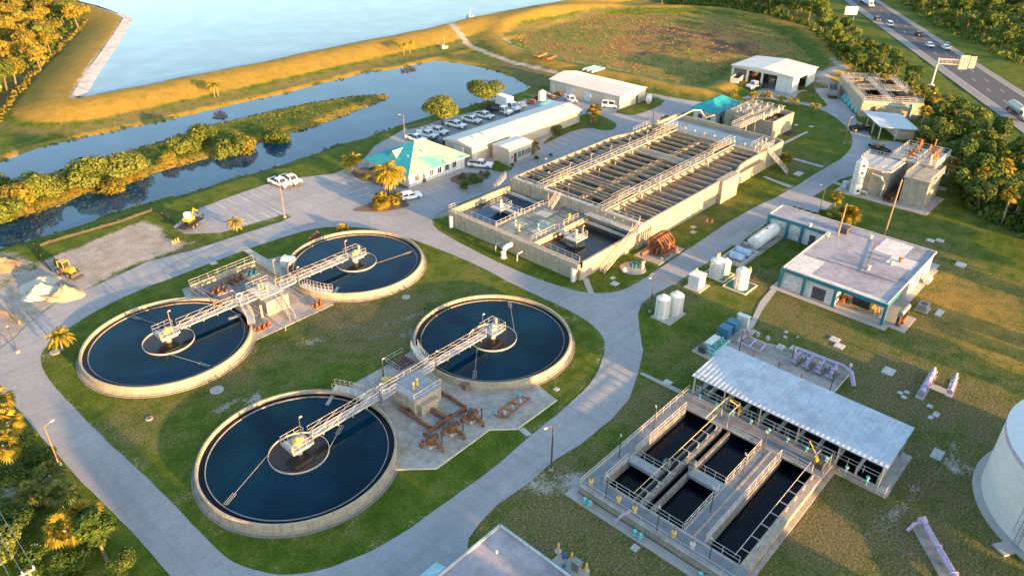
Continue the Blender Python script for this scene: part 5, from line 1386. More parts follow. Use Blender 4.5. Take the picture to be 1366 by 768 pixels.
t = thing('control_cabinet', 'grey metal control cabinet between yellow bollards at the bottom', 'cabinet', (43.6, 29.8, .1))
MB().box(-.3, .3, -.45, .45, 0, 1.2).box(-.38, .38, -.52, .52, 1.2, 1.26).build('cabinet', steel, t); MB().box(.3, .33, -.4, .4, .1, 1.1).build('door', steel, t)
for i, (x, y) in enumerate(((43.9, 31.6), (42.9, 30.9))):
    t = thing('valve', ['dark blue valve standing left of the middle yellow bollard', 'dark blue valve standing on the slab by the middle bollard'][i], 'valve', (x, y, .05))
    sharp(MB().cyl(0, 0, 0, .5, .12, 8).tube([(-.25, 0, .3), (.25, 0, .3)], .16, 8).cyl(0, 0, .5, .56, .2, 10).build('valve_body', bluep, t))

# ------------------------------------------------------------------ four cell tank, canopy, trailer, blowers
t = thing('screen_tank', 'raised concrete tank with four open cells and railings beside the highway trees', 'treatment tank', (232.6, 67.6, 0), R(34.5))
a_, b_ = 13.4, 8.0; TZ4 = 4.6
for n_, bb in (('front_wall', (-a_, a_, -b_, -b_ + .5)), ('back_wall', (-a_, a_, b_ - .5, b_)), ('left_wall', (-a_, -a_ + .5, -b_ + .51, b_ - .51)), ('right_wall', (a_ - .5, a_, -b_ + .51, b_ - .51))):
    MB().box(bb[0], bb[1], bb[2], bb[3], 0, TZ4).build(n_, conc, t)
dk = MB()
for bb in ((-a_ + .51, -a_ + 2, -b_ + .51, b_ - .51), (a_ - 2, a_ - .51, -b_ + .51, b_ - .51), (-a_ + 2.01, a_ - 2.01, -1, 1), (-.9, .9, -b_ + .51, -1.01), (-.9, .9, 1.01, b_ - .51), (-a_ + 2.01, -.91, -b_ + .51, -b_ + 1.8), (.91, a_ - 2.01, -b_ + .51, -b_ + 1.8), (-a_ + 2.01, -.91, b_ - 1.8, b_ - .51), (.91, a_ - 2.01, b_ - 1.8, b_ - .51)):
    dk.box(bb[0], bb[1], bb[2], bb[3], TZ4 - .25, TZ4 - .02)
dk.build('deck', conc, t)
for x0, x1 in ((-a_ + 2, -.9), (.9, a_ - 2)):
    for y0, y1 in ((-b_ + 1.8, -1), (1, b_ - 1.8)):
        MB().box(x0, x1, y0, y1, 1.0, 2.2).build('cell_water', w_dark, t)
        MB().rail([(x0 - .2, y0 - .2, TZ4), (x1 + .2, y0 - .2, TZ4), (x1 + .2, y1 + .2, TZ4), (x0 - .2, y1 + .2, TZ4)], 1.05, .05, 1.9, True).build('cell_railing', rail_m, t)
MB().rail([(-a_ + .3, -b_ + .3, TZ4), (a_ - .3, -b_ + .3, TZ4), (a_ - .3, b_ - .3, TZ4), (-a_ + .3, b_ - .3, TZ4)], 1.05, .05, 1.8, True).build('outer_railing', rail_m, t)
MB().tube([(-a_ - .2, -b_ + 2, 3.2), (-a_ - .2, b_ - 1, 4.2), (-a_ - .2, b_ - .2, 4.2)], .14, 8).tube([(-a_ - .3, -b_ + 3, .2), (-a_ - .3, -b_ + 3, 4.3)], .2, 8).build('turquoise_pipe', turq, t)
for x in (-4, 2): MB().tube([(x, -b_ - .2, .1), (x, -b_ - .2, 3.8)], .25, 8).build('rusty_downpipe', rust, t)
MB().tube([(-a_ + 1, -b_ - .25, 1.5), (-5, -b_ - .25, 3.4)], .12, 8).build('white_pipe', white, t)
for x, y in ((-a_ + .5, b_ - .5), (-3, b_ - 1), (0, 0), (6, b_ - .6)):
    pass
sharp(MB().tube([(-5.5, 8, 0), (-5.5, 8, .3)], .3).tube([(-a_ - .35, 4.5, 0), (-a_ - .35, 4.5, 3.0), (-a_ + .2, 4.5, 3.3)], .35, 10).build('rusty_elbow', rust, t))
t = thing('canopy_shed', 'white metal canopy with a beige block room and white posts', 'building', (209.2, 56.2, 0), R(38))
MB().add([(-6.8, -5.0, 3.0), (6.8, -5.0, 3.0), (6.8, 5.0, 3.5), (-6.8, 5.0, 3.5), (-6.8, -5, 2.85), (6.8, -5, 2.85), (6.8, 5, 3.35), (-6.8, 5, 3.35)], [(0, 1, 2, 3), (7, 6, 5, 4), (0, 4, 5, 1), (1, 5, 6, 2), (2, 6, 7, 3), (3, 7, 4, 0)]).build('roof', galv, t)
MB().box(-5.6, 5.6, -4.4, -.5, 0, 2.8).build('block_room', cream, t)
for x, y in ((-6.4, 4.6), (-1.5, 4.6), (3, 4.6), (-6.4, .5)): MB().box(x - .1, x + .1, y - .1, y + .1, 0, 3.0).build('post', white, t)
door(t, -3.6, -2.5, -.5, 2.1, 'x', white, th=.06)
t = thing('sludge_trailer', 'long open steel sludge trailer parked on the pale apron', 'trailer', (232.2, 80.6, 0), R(24))
b = MB()
for bb in ((-4.2, 4.2, -1.25, -1.15), (-4.2, 4.2, 1.15, 1.25), (-4.2, -4.1, -1.14, 1.14), (4.1, 4.2, -1.14, 1.14)): b.box(*bb, 1.1, 2.7)
b.box(-4.1, 4.1, -1.14, 1.14, 1.1, 1.2).build('tub', steel, t)
for x in (-3, -1.8):
    for y in (-1, 1): sharp(MB().tube([(x, y - .15, .5), (x, y + .15, .5)], .5, 16).build('wheel', black, t))
MB().box(-4, 4, -.5, .5, .8, 1.08).build('chassis', darkm, t)
for i in range(5):
    x, y = 230.5 - i * 2.5, 76.2 - i * 2.0
    t = thing('blower', 'turquoise blower unit in the row at the foot of the four cell tank', 'blower', (x, y, 0), R(34), 'turquoise blowers in a row')
    sharp(MB().box(-.8, .8, -.9, .9, .2, 1.0).cyl(0, 0, 1.0, 1.7, .45, 12).tube([(-.9, 0, 1.3), (.9, 0, 1.3)], .25, 8).build('casing', turq, t)); MB().box(-1, 1, -1.1, 1.1, 0, .2).build('base', bluep, t)
for i in range(3):
    t = thing('blue_pump', 'dark blue and rusty pump in the row beside the sludge trailer', 'pump', (236.0 - i * 2.3, 79.0 - i * 1.8 - 1.5, 0), R(34), 'dark pumps beside the sludge trailer')
    sharp(MB().box(-.8, .8, -.6, .6, .1, .9).cyl(0, 0, .9, 1.5, .35, 10).tube([(-.9, 0, .6), (1, 0, .6)], .25, 8).build('casing', [bluep, rust, bluep][i], t))

# ------------------------------------------------------------------ chemical scrubber complex
t = thing('concrete_pad_block', 'concrete', 'slab'); bpy.data.objects.remove(t)
pad('chemical_pad', [(160.3, 50.6), (160.6, 31.8), (172.5, 31.6), (172.5, 50.6)], .12, concp)
t = thing('sludge_tank', 'stained square concrete tank with railed roof, right of the pipe gap', 'treatment tank')
MB().box(163.6, 172.2, 33.4, 38.2, 0, 5.7).build('wall', conc, t); MB().box(163.3, 172.5, 33.1, 38.5, 5.7, 5.95).build('roof_slab', conc, t)
MB().rail([(163.5, 33.3, 5.95), (172.3, 33.3, 5.95), (172.3, 38.3, 5.95), (163.5, 38.3, 5.95)], 1.05, .05, 1.6, True).build('railing', rail_m, t)
t = thing('sludge_tank', 'stained concrete tank with rounded front behind the white tower', 'treatment tank')
MB().prism([(164.5, 41.4), (172, 41.2), (172, 48.6), (167, 48.6), (164.8, 47.6), (163.8, 46.0), (163.6, 43.0)], 0, 5.7).build('wall', conc, t)
MB().prism([(164.2, 41.1), (172.2, 41.0), (172.2, 48.9), (166.8, 48.9), (164.5, 47.9), (163.4, 46.1), (163.2, 42.8)], 5.7, 5.9).build('roof_slab', concw, t)
MB().rail([(164.4, 41.3, 5.9), (172, 41.3, 5.9), (172, 48.7, 5.9), (167, 48.7, 5.9), (163.7, 46.0, 5.9), (163.5, 43.0, 5.9)], 1.05, .05, 1.6, True).build('railing', rail_m, t)
sharp(MB().tube([(163.3, 41.8, .4), (163.2, 41.8, 3.4), (163.2, 42.6, 4.6), (163.2, 44.6, 4.8)], .25, 10).build('wall_pipe', rail_m, t))
t = thing('pipe_rack', 'dark rusty pipes and valves packed in the gap between two sludge tanks', 'pipes')
random.seed(12)
b = MB()
for i in range(9):
    y = 38.9 + i * .27; z = .6 + (i % 4) * .5
    b.tube([(161.9 + (i % 3) * .5, y, .2), (161.9 + (i % 3) * .5, y, z * .6 + .5), (169.5, y, z * .6 + .5)], .11, 6)
sharp(b.build('pipes', mat('dark_rusty_iron', (.10, .05, .03), .85, dirt=(.04, .03, .025), dirt_amt=.6, var=.3), t)); MB().box(163.8, 171.5, 38.6, 41.0, .12, .5).build('plinth', darkm, t)
for i in range(4): sharp(MB().cyl(162.4 + i * .5, 39.3 + i * .55, .1, 1.3, .25, 8).cyl(162.4 + i * .5, 39.3 + i * .55, 1.2, 1.3, .4, 10).build('valve', rust, t))
t = thing('chemical_platform', 'raised concrete chemical platform crowded with orange rusty pumps and pipes', 'platform')
MB().box(172.6, 182.6, 35.4, 43.8, 0, 6.1).build('wall', conc, t)
MB().box(172.3, 182.9, 35.1, 44.1, 6.1, 6.35).build('deck', concw, t)
MB().rail([(172.4, 35.2, 6.35), (182.8, 35.2, 6.35), (182.8, 44.0, 6.35), (172.4, 44.0, 6.35)], 1.1, .06, 1.5, True).build('railing', rail_m, t)
MB().rail([(173, 39, 6.35), (182, 39, 6.35)], 1.1, .05, 1.5).build('inner_railing', rail_m, t)
for i in range(8):
    x = 173.8 + (i % 4) * 2.3; y = 36.8 + (i // 4) * 4.2
    h = random.uniform(1.2, 2.4)
    b = MB().cyl(x, y, 6.35, 6.35 + h * .5, .5, 12).cyl(x, y, 6.35 + h * .5, 6.35 + h, .2, 10).tube([(x, y, 6.9), (x + 1.0, y, 6.9), (x + 1.0, y, 6.35 + h), (x + 1.0, y + 1.5, 6.35 + h)], .16, 8).tube([(x, y + .8, 6.35 + h), (x, y + .8, 6.4)], .12, 8)
    sharp(b.build('pump', rusto if i % 3 else rail_m, t))
for x, y in ((176, 38), (178, 40.5), (180.5, 38.2)): sharp(MB().cyl(x, y, 6.35, 9.6, .14, 8).cyl(x, y, 9.5, 9.7, .22, 8).build('vent_stack', rusto, t))
t = thing('scrubber_tower', 'tall white cylindrical scrubber tower with round portholes beside the road', 'tower', (162.4, 46.9, 0))
sharp(MB().lathe(0, 0, [(1.15, 0), (1.15, 7.0), (.9, 7.35), (.45, 7.5), (.45, 8.0), (0.001, 8.0)], 28).build('shell', white, t), 35)
for z in (.9, 5.0, 6.6):
    sharp(MB().tube([(-.75, -.8, z), (-.85, -.92, z)], .28, 14).build('porthole', black, t))
sharp(MB().lathe(0, 0, [(1.3, 0), (1.3, .2), (1.1, .2)], 28).build('base_ring', concw, t))
sharp(MB().tube([(0, -1.0, .8), (0, -2.4, .8), (0, -2.6, .1)], .3, 10).build('outlet_pipe', concw, t))
for z in (2.5, 4.6): sharp(MB().lathe(0, 0, [(1.17, z), (1.2, z), (1.2, z + .12), (1.17, z + .12)], 28).build('band', concw, t))
MB().rail([(.6, 1.1, 5.6), (1.6, 1.4, 5.6), (1.6, 0, 5.6)], 1.0, .05, .7).tube([(1.6, 1.2, 0), (1.6, 1.2, 5.6)], .05, 4).tube([(1.6, .7, 0), (1.6, .7, 5.6)], .05, 4).build('ladder', rail_m, t)
t = thing('recirculation_pump', 'pale blue pump and small tank at the left foot of the scrubber tower', 'pump', (163.6, 49.6, .12))
sharp(MB().cyl(0, 0, 0, 1.4, .6, 14).cyl(0, 0, 1.4, 1.6, .3, 10).tube([(0, 0, .5), (.9, -.4, .5), (.9, -.9, 1.2)], .15, 8).build('pump_body', mat('pale_blue_paint', (.42, .52, .58), .5), t))
t = thing('white_vessel', 'white upright vessel with pipe loop behind the chemical platform', 'tank', (186.5, 36.6, 0))
sharp(MB().lathe(0, 0, [(0.001, .3), (.9, .5), (.9, 3.6), (.5, 4.0), (0.001, 4.1)], 20).build('vessel', white, t))
sharp(MB().tube([(.4, -1.4, 0), (.4, -1.4, 4.6), (.4, -.4, 4.9), (.4, 0, 4.0)], .13, 8).tube([(1.2, -.6, 0), (1.2, -.6, 3.4)], .1, 6).tube([(-2, .8, .5), (2.4, -3, .5)], .12, 6).build('pipe_loop', white, t))
# ------------------------------------------------------------------ rectangular filter basin with metal roofed shed
t = fb = thing('filter_basin', 'long rectangular filter basin with five black water pools and grating walkways', 'treatment basin')
QX0, QX1, QY0, QY1 = 51.4, 75.2, 16.2, 35.6; QZ = 2.2
for n_, bb in (('front_wall', (QX0, QX0 + .3, QY0, QY1)), ('left_wall', (QX0 + .31, QX1, QY1 - .3, QY1)), ('right_wall', (QX0 + .31, QX1, QY0, QY0 + .3))):
    MB().box(*bb, 0, QZ - .02).build(n_, conc, t)
pools = [(59.9, 71.2, 30.2, 33.9), (54.0, 58.5, 30.2, 33.9), (62.9, 71.0, 23.9, 27.6), (54.0, 61.4, 23.9, 27.6), (53.9, 70.5, 17.3, 21.0)]
MB().box(QX0 + .31, QX1 - .01, QY0 + .31, QY1 - .31, 0, .9).build('water', w_dark, t)
dk = MB()
def slab(x0, x1, y0, y1, z=QZ): dk.box(x0, x1, y0, y1, z - .22, z)
slab(QX0 - .1, 53.8, QY0 - .1, QY1 + .1)                # front walk
slab(71.4, QX1 + .1, QY0 - .1, QY1 + .1)                # rear walk
slab(53.8, 71.4, 34.0, QY1 + .1)                        # left walk
slab(53.8, 71.4, 21.15, 23.75)                          # between pools C/D and E
dk.build('deck', mat('dark_grating', (.155, .165, .18), .7, dirt=(.26, .26, .26), dirt_amt=.5, dirt_scale=.5, var=.15), t)
for bb in ((QX0 - .12, QX0 + .3, QY0, QY1), (53.5, 53.82, 17.2, 34.0), (71.38, 71.7, 17.2, 34.0), (54, 71.3, 33.98, 34.25), (54, 71.3, 23.5, 23.77), (54, 71.3, 21.13, 21.4), (QX1 - .2, QX1 + .12, QY0, QY1)):
    MB().box(*bb, QZ - .1, QZ + .015).build('edge_kerb', concp, t)
for k, bb in enumerate(((53.8, 71.4, 28.9, 29.3), (53.8, 71.4, 27.7, 28.0), (53.8, 71.4, 30.0, 30.15), (53.8, 71.4, 16.5, 17.2), (53.8, 71.4, 21.0, 21.14), (53.8, 71.4, 33.95, 33.99))):
    MB().box(*bb, 0, QZ - .2 if k not in (0, 3) else QZ - .02).build('pool_wall', concd if k != 3 else conc, t)
MB().box(53.81, 71.39, 22.3, 22.55, QZ, QZ + .05).build('kerb_strip', conc, t)
MB().box(58.5, 59.9, 30.16, 33.94, QZ - .5, QZ - .05).build('cross_bridge', grate, t)
MB().box(61.4, 62.9, 23.76, 27.69, QZ - .5, QZ - .05).build('cross_bridge', grate, t)
for x in (58.55, 59.85): MB().rail([(x, 30.1, QZ - .05), (x, 33.9, QZ - .05)], 1.05, .04, 1.2).build('bridge_railing', rail_m, t)
for x in (61.45, 62.85): MB().rail([(x, 23.8, QZ - .05), (x, 27.7, QZ - .05)], 1.05, .04, 1.2).build('bridge_railing', rail_m, t)
for pts in ([(QX0, QY0, QZ), (QX0, QY1, QZ), (QX1 - .5, QY1, QZ)], [(53.75, 34.0 - .05, QZ), (53.75, 23.8, QZ)], [(53.85, 21.1, QZ), (53.85, 17.3, QZ)],
            [(54.0, 34.05, QZ), (58.4, 34.05, QZ)], [(60, 34.05, QZ), (71.3, 34.05, QZ)], [(71.45, 34, QZ), (71.45, 30.3, QZ)], [(71.45, 27.6, QZ), (71.45, 23.8, QZ)],
            [(54, 23.72, QZ), (61.2, 23.72, QZ)], [(63, 23.72, QZ), (71.3, 23.72, QZ)], [(54, 21.2, QZ), (71.4, 21.2, QZ)], [(71.45, 21.1, QZ), (71.45, 17.4, QZ)],
            [(QX1, QY1 - .3, QZ), (QX1, 30, QZ)], [(QX1, 28.5, QZ), (QX1, QY0 + .2, QZ)], [(73.2, 34, QZ), (73.2, 30, QZ)]):
    MB().rail(pts, 1.07, .045, 1.6).build('railing', rail_m, t)
struct(MB().box(50.9, 52.1, 16.2, 37.3, -.05, .12).build('basin_footing', walkm))
struct(MB().box(52.1, 76, 36.35, 37.3, -.05, .11).build('basin_footing', walkm))
struct(MB().box(52.2, 76, 15.9, 16.45, -.05, .16).build('basin_footing', concp))
FB0 = len(bpy.data.objects)
# launder troughs on cross shaped hangers
def trough(label, y, x0, x1, n, zt=QZ + .1, sgn=1):
    t = thing('trough', label, 'trough', (0, y, 0))
    MB().box(x0, x1, -.32, -.24, zt - .75, zt - .2).box(x0, x1, .24, .32, zt - .75, zt - .2).box(x0, x1, -.24, .24, zt - .75, zt - .68).build('channel', steel, t)
    for k in range(n):
        x = x0 + (x1 - x0) * (k + .5) / n
        MB().tube([(x, 0, zt - .7), (x, 0, zt + .9)], .07, 6).tube([(x, -.75, zt + .9), (x, 1.0, zt + .9)], .06, 5).tube([(x - .45, 0, zt + .3), (x + .45, 0, zt + .3)], .05, 5).build('hanger', rail_m, t)
    sharp(MB().tube([(x0 - .3, .95, zt + .98), (x1 + .6, .95, zt + .98)], .04, 5).build('top_rod', yelp if sgn > 0 else rail_m, t))
trough('overhead trough on hangers running beside the two upper left pools', 29.1, 54, 71.3, 8, QZ)
trough('overhead trough on blue grey hangers along the outer wall of the right pool', 16.9, 54, 71.3, 8, QZ, -1)
for i, (x, y) in enumerate(((60.6, 30.1), (62.6, 27.9))):
    tt = thing('drive_box', ['grey gear box on the left cross bridge of the filter basin', 'grey gear box on the right cross bridge of the filter basin'][i], 'gear box', (x, y, QZ))
    MB().box(-.35, .35, -.35, .35, 0, 1.0).box(-.2, .2, -.5, -.35, .2, .6).build('casing', steel, tt); MB().cyl(0, 0, 1.0, 1.25, .2, 10).build('cap', darkm, tt)
# davit cranes
def davit(label, x, y, z, rz):
    tt = thing('davit_crane', label, 'crane', (x, y, z), rz)
    MB().tube([(0, 0, 0), (0, 0, 1.6)], .1, 8).build('mast', yellow, tt); MB().tube([(0, 0, 1.5), (1.5, 0, 2.7)], .08, 8).build('boom', yellow, tt); MB().box(-.25, .1, -.2, .2, .7, 1.2).build('winch', yellow, tt)
davit('yellow davit crane on the rear walk at the top of the right pool', 72.6, 17.6, QZ, 1.2)
davit('yellow davit crane under the roof edge by the overhead frame', 74.6, 28.4, QZ, 2.4)
tt = thing('portal_gantry', 'white steel gate frame straddling the rear walkway of the filter basin', 'frame', (73.0, 29.3, QZ))
for y in (-.9, .9): MB().tube([(-1.3, y, 0), (-1.3, y, 2.1), (1.6, y, 2.1), (1.6, y, 0)], .07, 6).build('portal', rail_m, tt)
MB().tube([(-4, .9, 2.1), (3, .9, 2.1)], .06, 5).tube([(1.6, -.9, 2.1), (1.6, .9, 2.1)], .06, 5).build('beam', yelp, tt)
tt = thing('hoist_gantry', 'grey steel hoist frame at the top corner of the right pool', 'frame', (72.8, 16.9, QZ))
for y in (-.6, .8): MB().tube([(-.8, y, 0), (-.8, y, 1.8), (.8, y, 1.8), (.8, y, 0)], .07, 6).build('portal', steel, tt)
MB().box(-.5, .5, -.3, .5, 0, .9).build('motor', darkm, tt)
FBK = 1.0177
for o in list(bpy.data.objects):
    if o.parent is None and (o.name.split('.')[0] in ('filter_basin', 'trough', 'drive_box', 'davit_crane', 'portal_gantry', 'hoist_gantry')):
        o.location = (o.location.x * FBK, o.location.y * FBK, o.location.z - 1.1)
        if o.name.split('.')[0] in ('filter_basin', 'trough'): o.scale = (FBK, FBK, 1)
# lamps on the filter basin and elsewhere are built below; shed with galvanised roof
t = thing('filter_shed', 'open sided shed with a long weathered silver metal roof above the filter gallery', 'building')
GX0, GX1, GY0, GY1 = 75.7, 84.6, 10.8, 36.0; GZ = 4.1
b = MB()
b.add([(GX0, GY0, GZ), (GX1, GY0, GZ + .35), (GX1, GY1, GZ + .35), (GX0, GY1, GZ), (GX0, GY0, GZ - .12), (GX1, GY0, GZ + .23), (GX1, GY1, GZ + .23), (GX0, GY1, GZ - .12)],
      [(0, 1, 2, 3), (7, 6, 5, 4), (0, 4, 5, 1), (1, 5, 6, 2), (2, 6, 7, 3), (3, 7, 4, 0)])
b.build('roof', galv, t)
b = MB(); y = GY0 + .25
while y < GY1: b.beam((GX0 + .01, y, GZ + .05), (GX1 - .01, y, GZ + .40), .05, .03); y += .62
b.build('roof_ribs', mat('roof_rib_metal', (.50, .54, .58), .6), t)
for i, y in enumerate((11.2, 16.2, 21.2, 26.2, 31.2, 35.6)):
    MB().box(GX0 + .2, GX0 + .38, y - .09, y + .09, 0, GZ - .1).build('post', rail_m, t); MB().box(GX1 - .5, GX1 - .3, y - .09, y + .09, 0, GZ + .2).build('post', rail_m, t)
MB().box(GX1 - .28, GX1 - .2, GY0 + .3, GY1 - .3, .0, 2.2).build('back_wall', concd, t)
MB().box(75.6, 84.9, 10.0, 36.2, -.05, .1).build('slab', concp, t)
b = MB()
for y in np.arange(11.5, 36, 2.5): b.box(77.0, 84, y - .12, y + .12, .1, 1.3)
b.build('cell_walls', concw, t); MB().box(77.1, 84, 11.7, 35.3, .1, .5).build('cell_water', w_dark, t)
MB().rail([(75.5, 15.5, .1), (75.5, 10.2, .1), (77.4, 10.2, .1)], 1.07, .045, 1.4).build('railing', rail_m, t)
MB().rail([(76.7, 35.5, 1.1), (76.7, 11.4, 1.1)], 1.07, .045, 1.8).build('gallery_railing', rail_m, t)
for i in range(10):
    tt = thing('gate_valve', 'small turquoise gate valve along the railing under the silver roof edge', 'valve', (75.9, 12.4 + i * 2.45, 1.0), 0, 'turquoise gate valves under the roof edge')
    sharp(MB().cyl(0, 0, -.6, .5, .09, 8).cyl(0, 0, .45, .6, .22, 10).tube([(-.3, 0, .1), (.3, 0, .1)], .13, 8).tube([(0, -.25, -.1), (0, .25, -.1)], .12, 8).build('valve_body', turq, tt))
for i, (y, lb) in enumerate(((34.2, 'leftmost crossed turquoise valve pair at the foot of the basin front wall'), (27.4, 'middle crossed turquoise valve pair at the foot of the basin front wall'), (19.4, 'rightmost crossed turquoise valve pair at the foot of the basin front wall'))):
    tt = thing('valve_pair', lb, 'valves', (51.4, y + .2, .12))
    for s in (-1, 1): sharp(MB().tube([(-.3, s * .35, .25), (.4, s * .35, .25)], .16, 8).tube([(0, s * .35, .2), (0, s * .35, .7)], .07, 6).tube([(-.1 + .1, s * .35, .65), (.0, s * .35, .75)], .22, 8).tube([(-.2, s * .05, .3), (.2, s * .6, .3)], .1, 6).build('valve', turq, tt))
tt = thing('lilac_pipe', 'lilac hose pipe hanging over the front wall of the filter basin', 'pipe', (52.2, 30.2, -1.0))
sharp(MB().tube([(.6, -.6, 2.6), (.1, -.5, 2.6), (-.4, -.1, 2.2), (-1.0, .3, 1.3), (-1.1, .4, 1.0)], .14, 8).build('pipe', lilac, tt))
for i, (y, lb) in enumerate(((34.8, 'orange tipped yellow valve stem at the left front corner'), (31.0, 'orange tipped yellow valve stem second from left'), (28.9, 'orange tipped yellow valve stem above the lilac hose'), (24.0, 'orange tipped yellow valve stem between the front lamps'), (21.8, 'orange and white valve stem near the right front lamp'))):
    tt = thing('gate_valve', lb, 'valve', (53.3, y * FBK, 1.1))
    sharp(MB().cyl(0, 0, 0, .5, .22, 10).cyl(0, 0, .5, .7, .3, 10).build('actuator', yelp if i < 4 else white, tt)); MB().cyl(0, 0, .7, 1.5, .06, 6).build('stem', rusto, tt)
# generic labels need the place, added above

# ------------------------------------------------------------------ lilac pipe gallery pad and its pumps
pad('gallery_pad', [(85.0, 36.9), (95.3, 37.3), (95.4, 34.0), (96.9, 30.0), (96.9, 22.2), (85.0, 22.2)], .11, concp)
mb = MB()
for a, b in (((95.3, 37.3), (95.4, 34.0)), ((95.4, 34.0), (96.9, 30.0)), ((96.9, 30), (96.9, 22.2)), ((96.9, 22.2), (85, 22.2))): mb.beam((*a, .16), (*b, .16), .14, .12)
struct(mb.build('pad_kerb', painty))
t = thing('pipe_manifold', 'lilac pipe manifold with three upright branches at the left end of the gallery pad', 'manifold', (92.2, 35.6, 0))
b = MB().tube([(0, 1.9, .6), (-.3, -1.9, .6)], .17, 10).tube([(.2, 1.9, .6), (2.6, 1.7, .6), (2.6, 1.7, 1.3)], .14, 8).tube([(0, 0, .6), (2.4, .1, .6), (2.6, .1, 1.5)], .14, 8).tube([(-.2, -1.7, .6), (2.4, -1.5, .6), (2.6, -1.5, 1.5)], .14, 8)
sharp(b.build('pipes', lilac, t))
for y in (1.7, .1, -1.5): sharp(MB().cyl(2.6, y, 1.2, 1.7, .28, 10).build('air_valve', lilac, t)); MB().box(1.2, 1.5, y - .2, y + .2, .1, .45).build('support_block', conc, t)
t = thing('pump_row', 'row of four lilac pump lines joined by a fat lilac header pipe', 'pumps', (94.0, 26.2, 0))
sharp(MB().tube([(1.6, 3.6, 1.2), (1.9, -3.0, 1.2), (1.5, -4.3, 1.1), (.2, -5.2, .6), (.0, -5.4, .1)], .32, 12).build('header_pipe', lilac, t))
for i in range(4):
    y = 3.0 - i * 1.75
    b = MB().tube([(1.7, y, 1.2), (.2, y, 1.0), (-.9, y, .5)], .2, 8).tube([(-.9, y - .5, .5), (-.9, y + .5, .5)], .18, 8)
    for q in (.9, .1, -.6): b.tube([(q, y, .95), (q + .1, y, .95)], .34, 8)
    b.cyl(-.1, y + .1, 1.0, 1.6, .2, 8).cyl(-.7, y - .1, .6, 1.2, .22, 8)
    sharp(b.build('pump_line', lilac, t))
    MB().box(-1.2, 1.2, y - .75, y - .35, .11, .35).build('plinth', concd, t)
for y in (1.6, -1.9): sharp(MB().cyl(.6, y, .4, 1.3, .35, 10).build('motor', bluep, t))
sharp(MB().cyl(1.7, -4.0, 1.2, 2.3, .08, 8).cyl(1.7, -4.0, 1.9, 2.2, .2, 8).build('air_valve', white, t))
for i, (x, y) in enumerate(((95.4, 32.2), (96.4, 30.6))):
    t = thing('concrete_box', ['left concrete valve box on the rear kerb of the gallery pad', 'right concrete valve box on the rear kerb of the gallery pad'][i], 'valve box', (x, y, 0))
    MB().box(-.6, .6, -.45, .45, 0, .5).box(-.65, .65, -.5, .5, .5, .56).build('box', concw, t); MB().box(-.2, .2, -.15, .15, .56, .6).build('lid', steel, t)
for i, (p, q) in enumerate((((500, 410), 0), ((700, 490), 0), ((877, 580), 0))):
    x, y = G(920 + p[0] / 5.939, 410 + p[1] / 5.939)
    t = thing('marker_post', ['short orange marker post nearest the lilac manifold', 'orange marker post in the middle of the gallery pad', 'orange marker post near the lilac pump row'][i], 'post', (x, y, .1))
    sharp(MB().cyl(0, 0, 0, 1.2, .09, 8).cyl(0, 0, 0, .15, .3, 8).build('post', rusto, t))
t = thing('junction_box', 'dark junction box with a grey lid on the gallery pad behind the roof', 'box', (88.9, 29.0, .11), .1)
MB().box(-.4, .4, -.5, .5, 0, .5).build('box', darkm, t); MB().box(-.45, .45, -.55, .55, .5, .56).build('lid', steel, t)
# blue boxes and turquoise skid
pad('skid_pad', [(85.5, 36.95), (97.6, 37.0), (97.6, 41.0), (86.0, 41.6)], .10, concp)
for i, (x, y) in enumerate(((92.9, 40.0), (95.0, 39.9))):
    t = thing('pump_enclosure', ['blue pump enclosure next to the turquoise skid', 'blue pump enclosure next to the white cabinet'][i], 'enclosure', (x, y, .1))
    MB().box(-.8, .8, -.8, .8, 0, 1.6).box(-.85, .85, -.85, .85, 1.6, 1.68).build('casing', bluep, t); MB().box(-.83, -.8, -.5, .5, .2, 1.4).build('door', bluep, t)
t = thing('electrical_cabinet', 'white electrical cabinet at the rail end behind two blue enclosures', 'cabinet', (97.2, 39.3, .1))
MB().box(-.35, .35, -.9, .9, 0, 1.9).box(-.45, .45, -1.0, 1.0, 1.9, 1.98).build('cabinet', white, t); MB().box(-.38, -.35, -.8, -.02, .1, 1.8).build('door', white, t); MB().box(-.38, -.35, .02, .8, .1, 1.8).build('door', white, t)
t = thing('valve_skid', 'turquoise valve skid with tangled piping beside the silver roof', 'valves', (89.0, 39.6, .1))
b = MB()
random.seed(8)
for i in range(6): b.tube([(-2.2 + i * .8, -1.0, .5), (-2.2 + i * .8, .9, .5)], .13, 8).cyl(-2.2 + i * .8, random.uniform(-.6, .6), .4, 1.1, .12, 8)
b.tube([(-2.6, .4, .7), (2.2, .4, .7)], .14, 8).tube([(-2.6, -1.2, .6), (2.4, -1.2, .6)], .16, 8)
sharp(b.build('piping', turq, t)); MB().box(-2.6, -1.8, .2, 1.2, 0, 1.0).build('motor', darkm, t); MB().box(-1.2, 1.6, -.1, 1.0, 1.0, 1.08).build('frame_top', white, t)
rail_thing('railing', 'white railing beside the blue pump enclosures', [(92, 37.4, .1), (98.4, 38.0, .1)], 1.05, .045, 1.3)

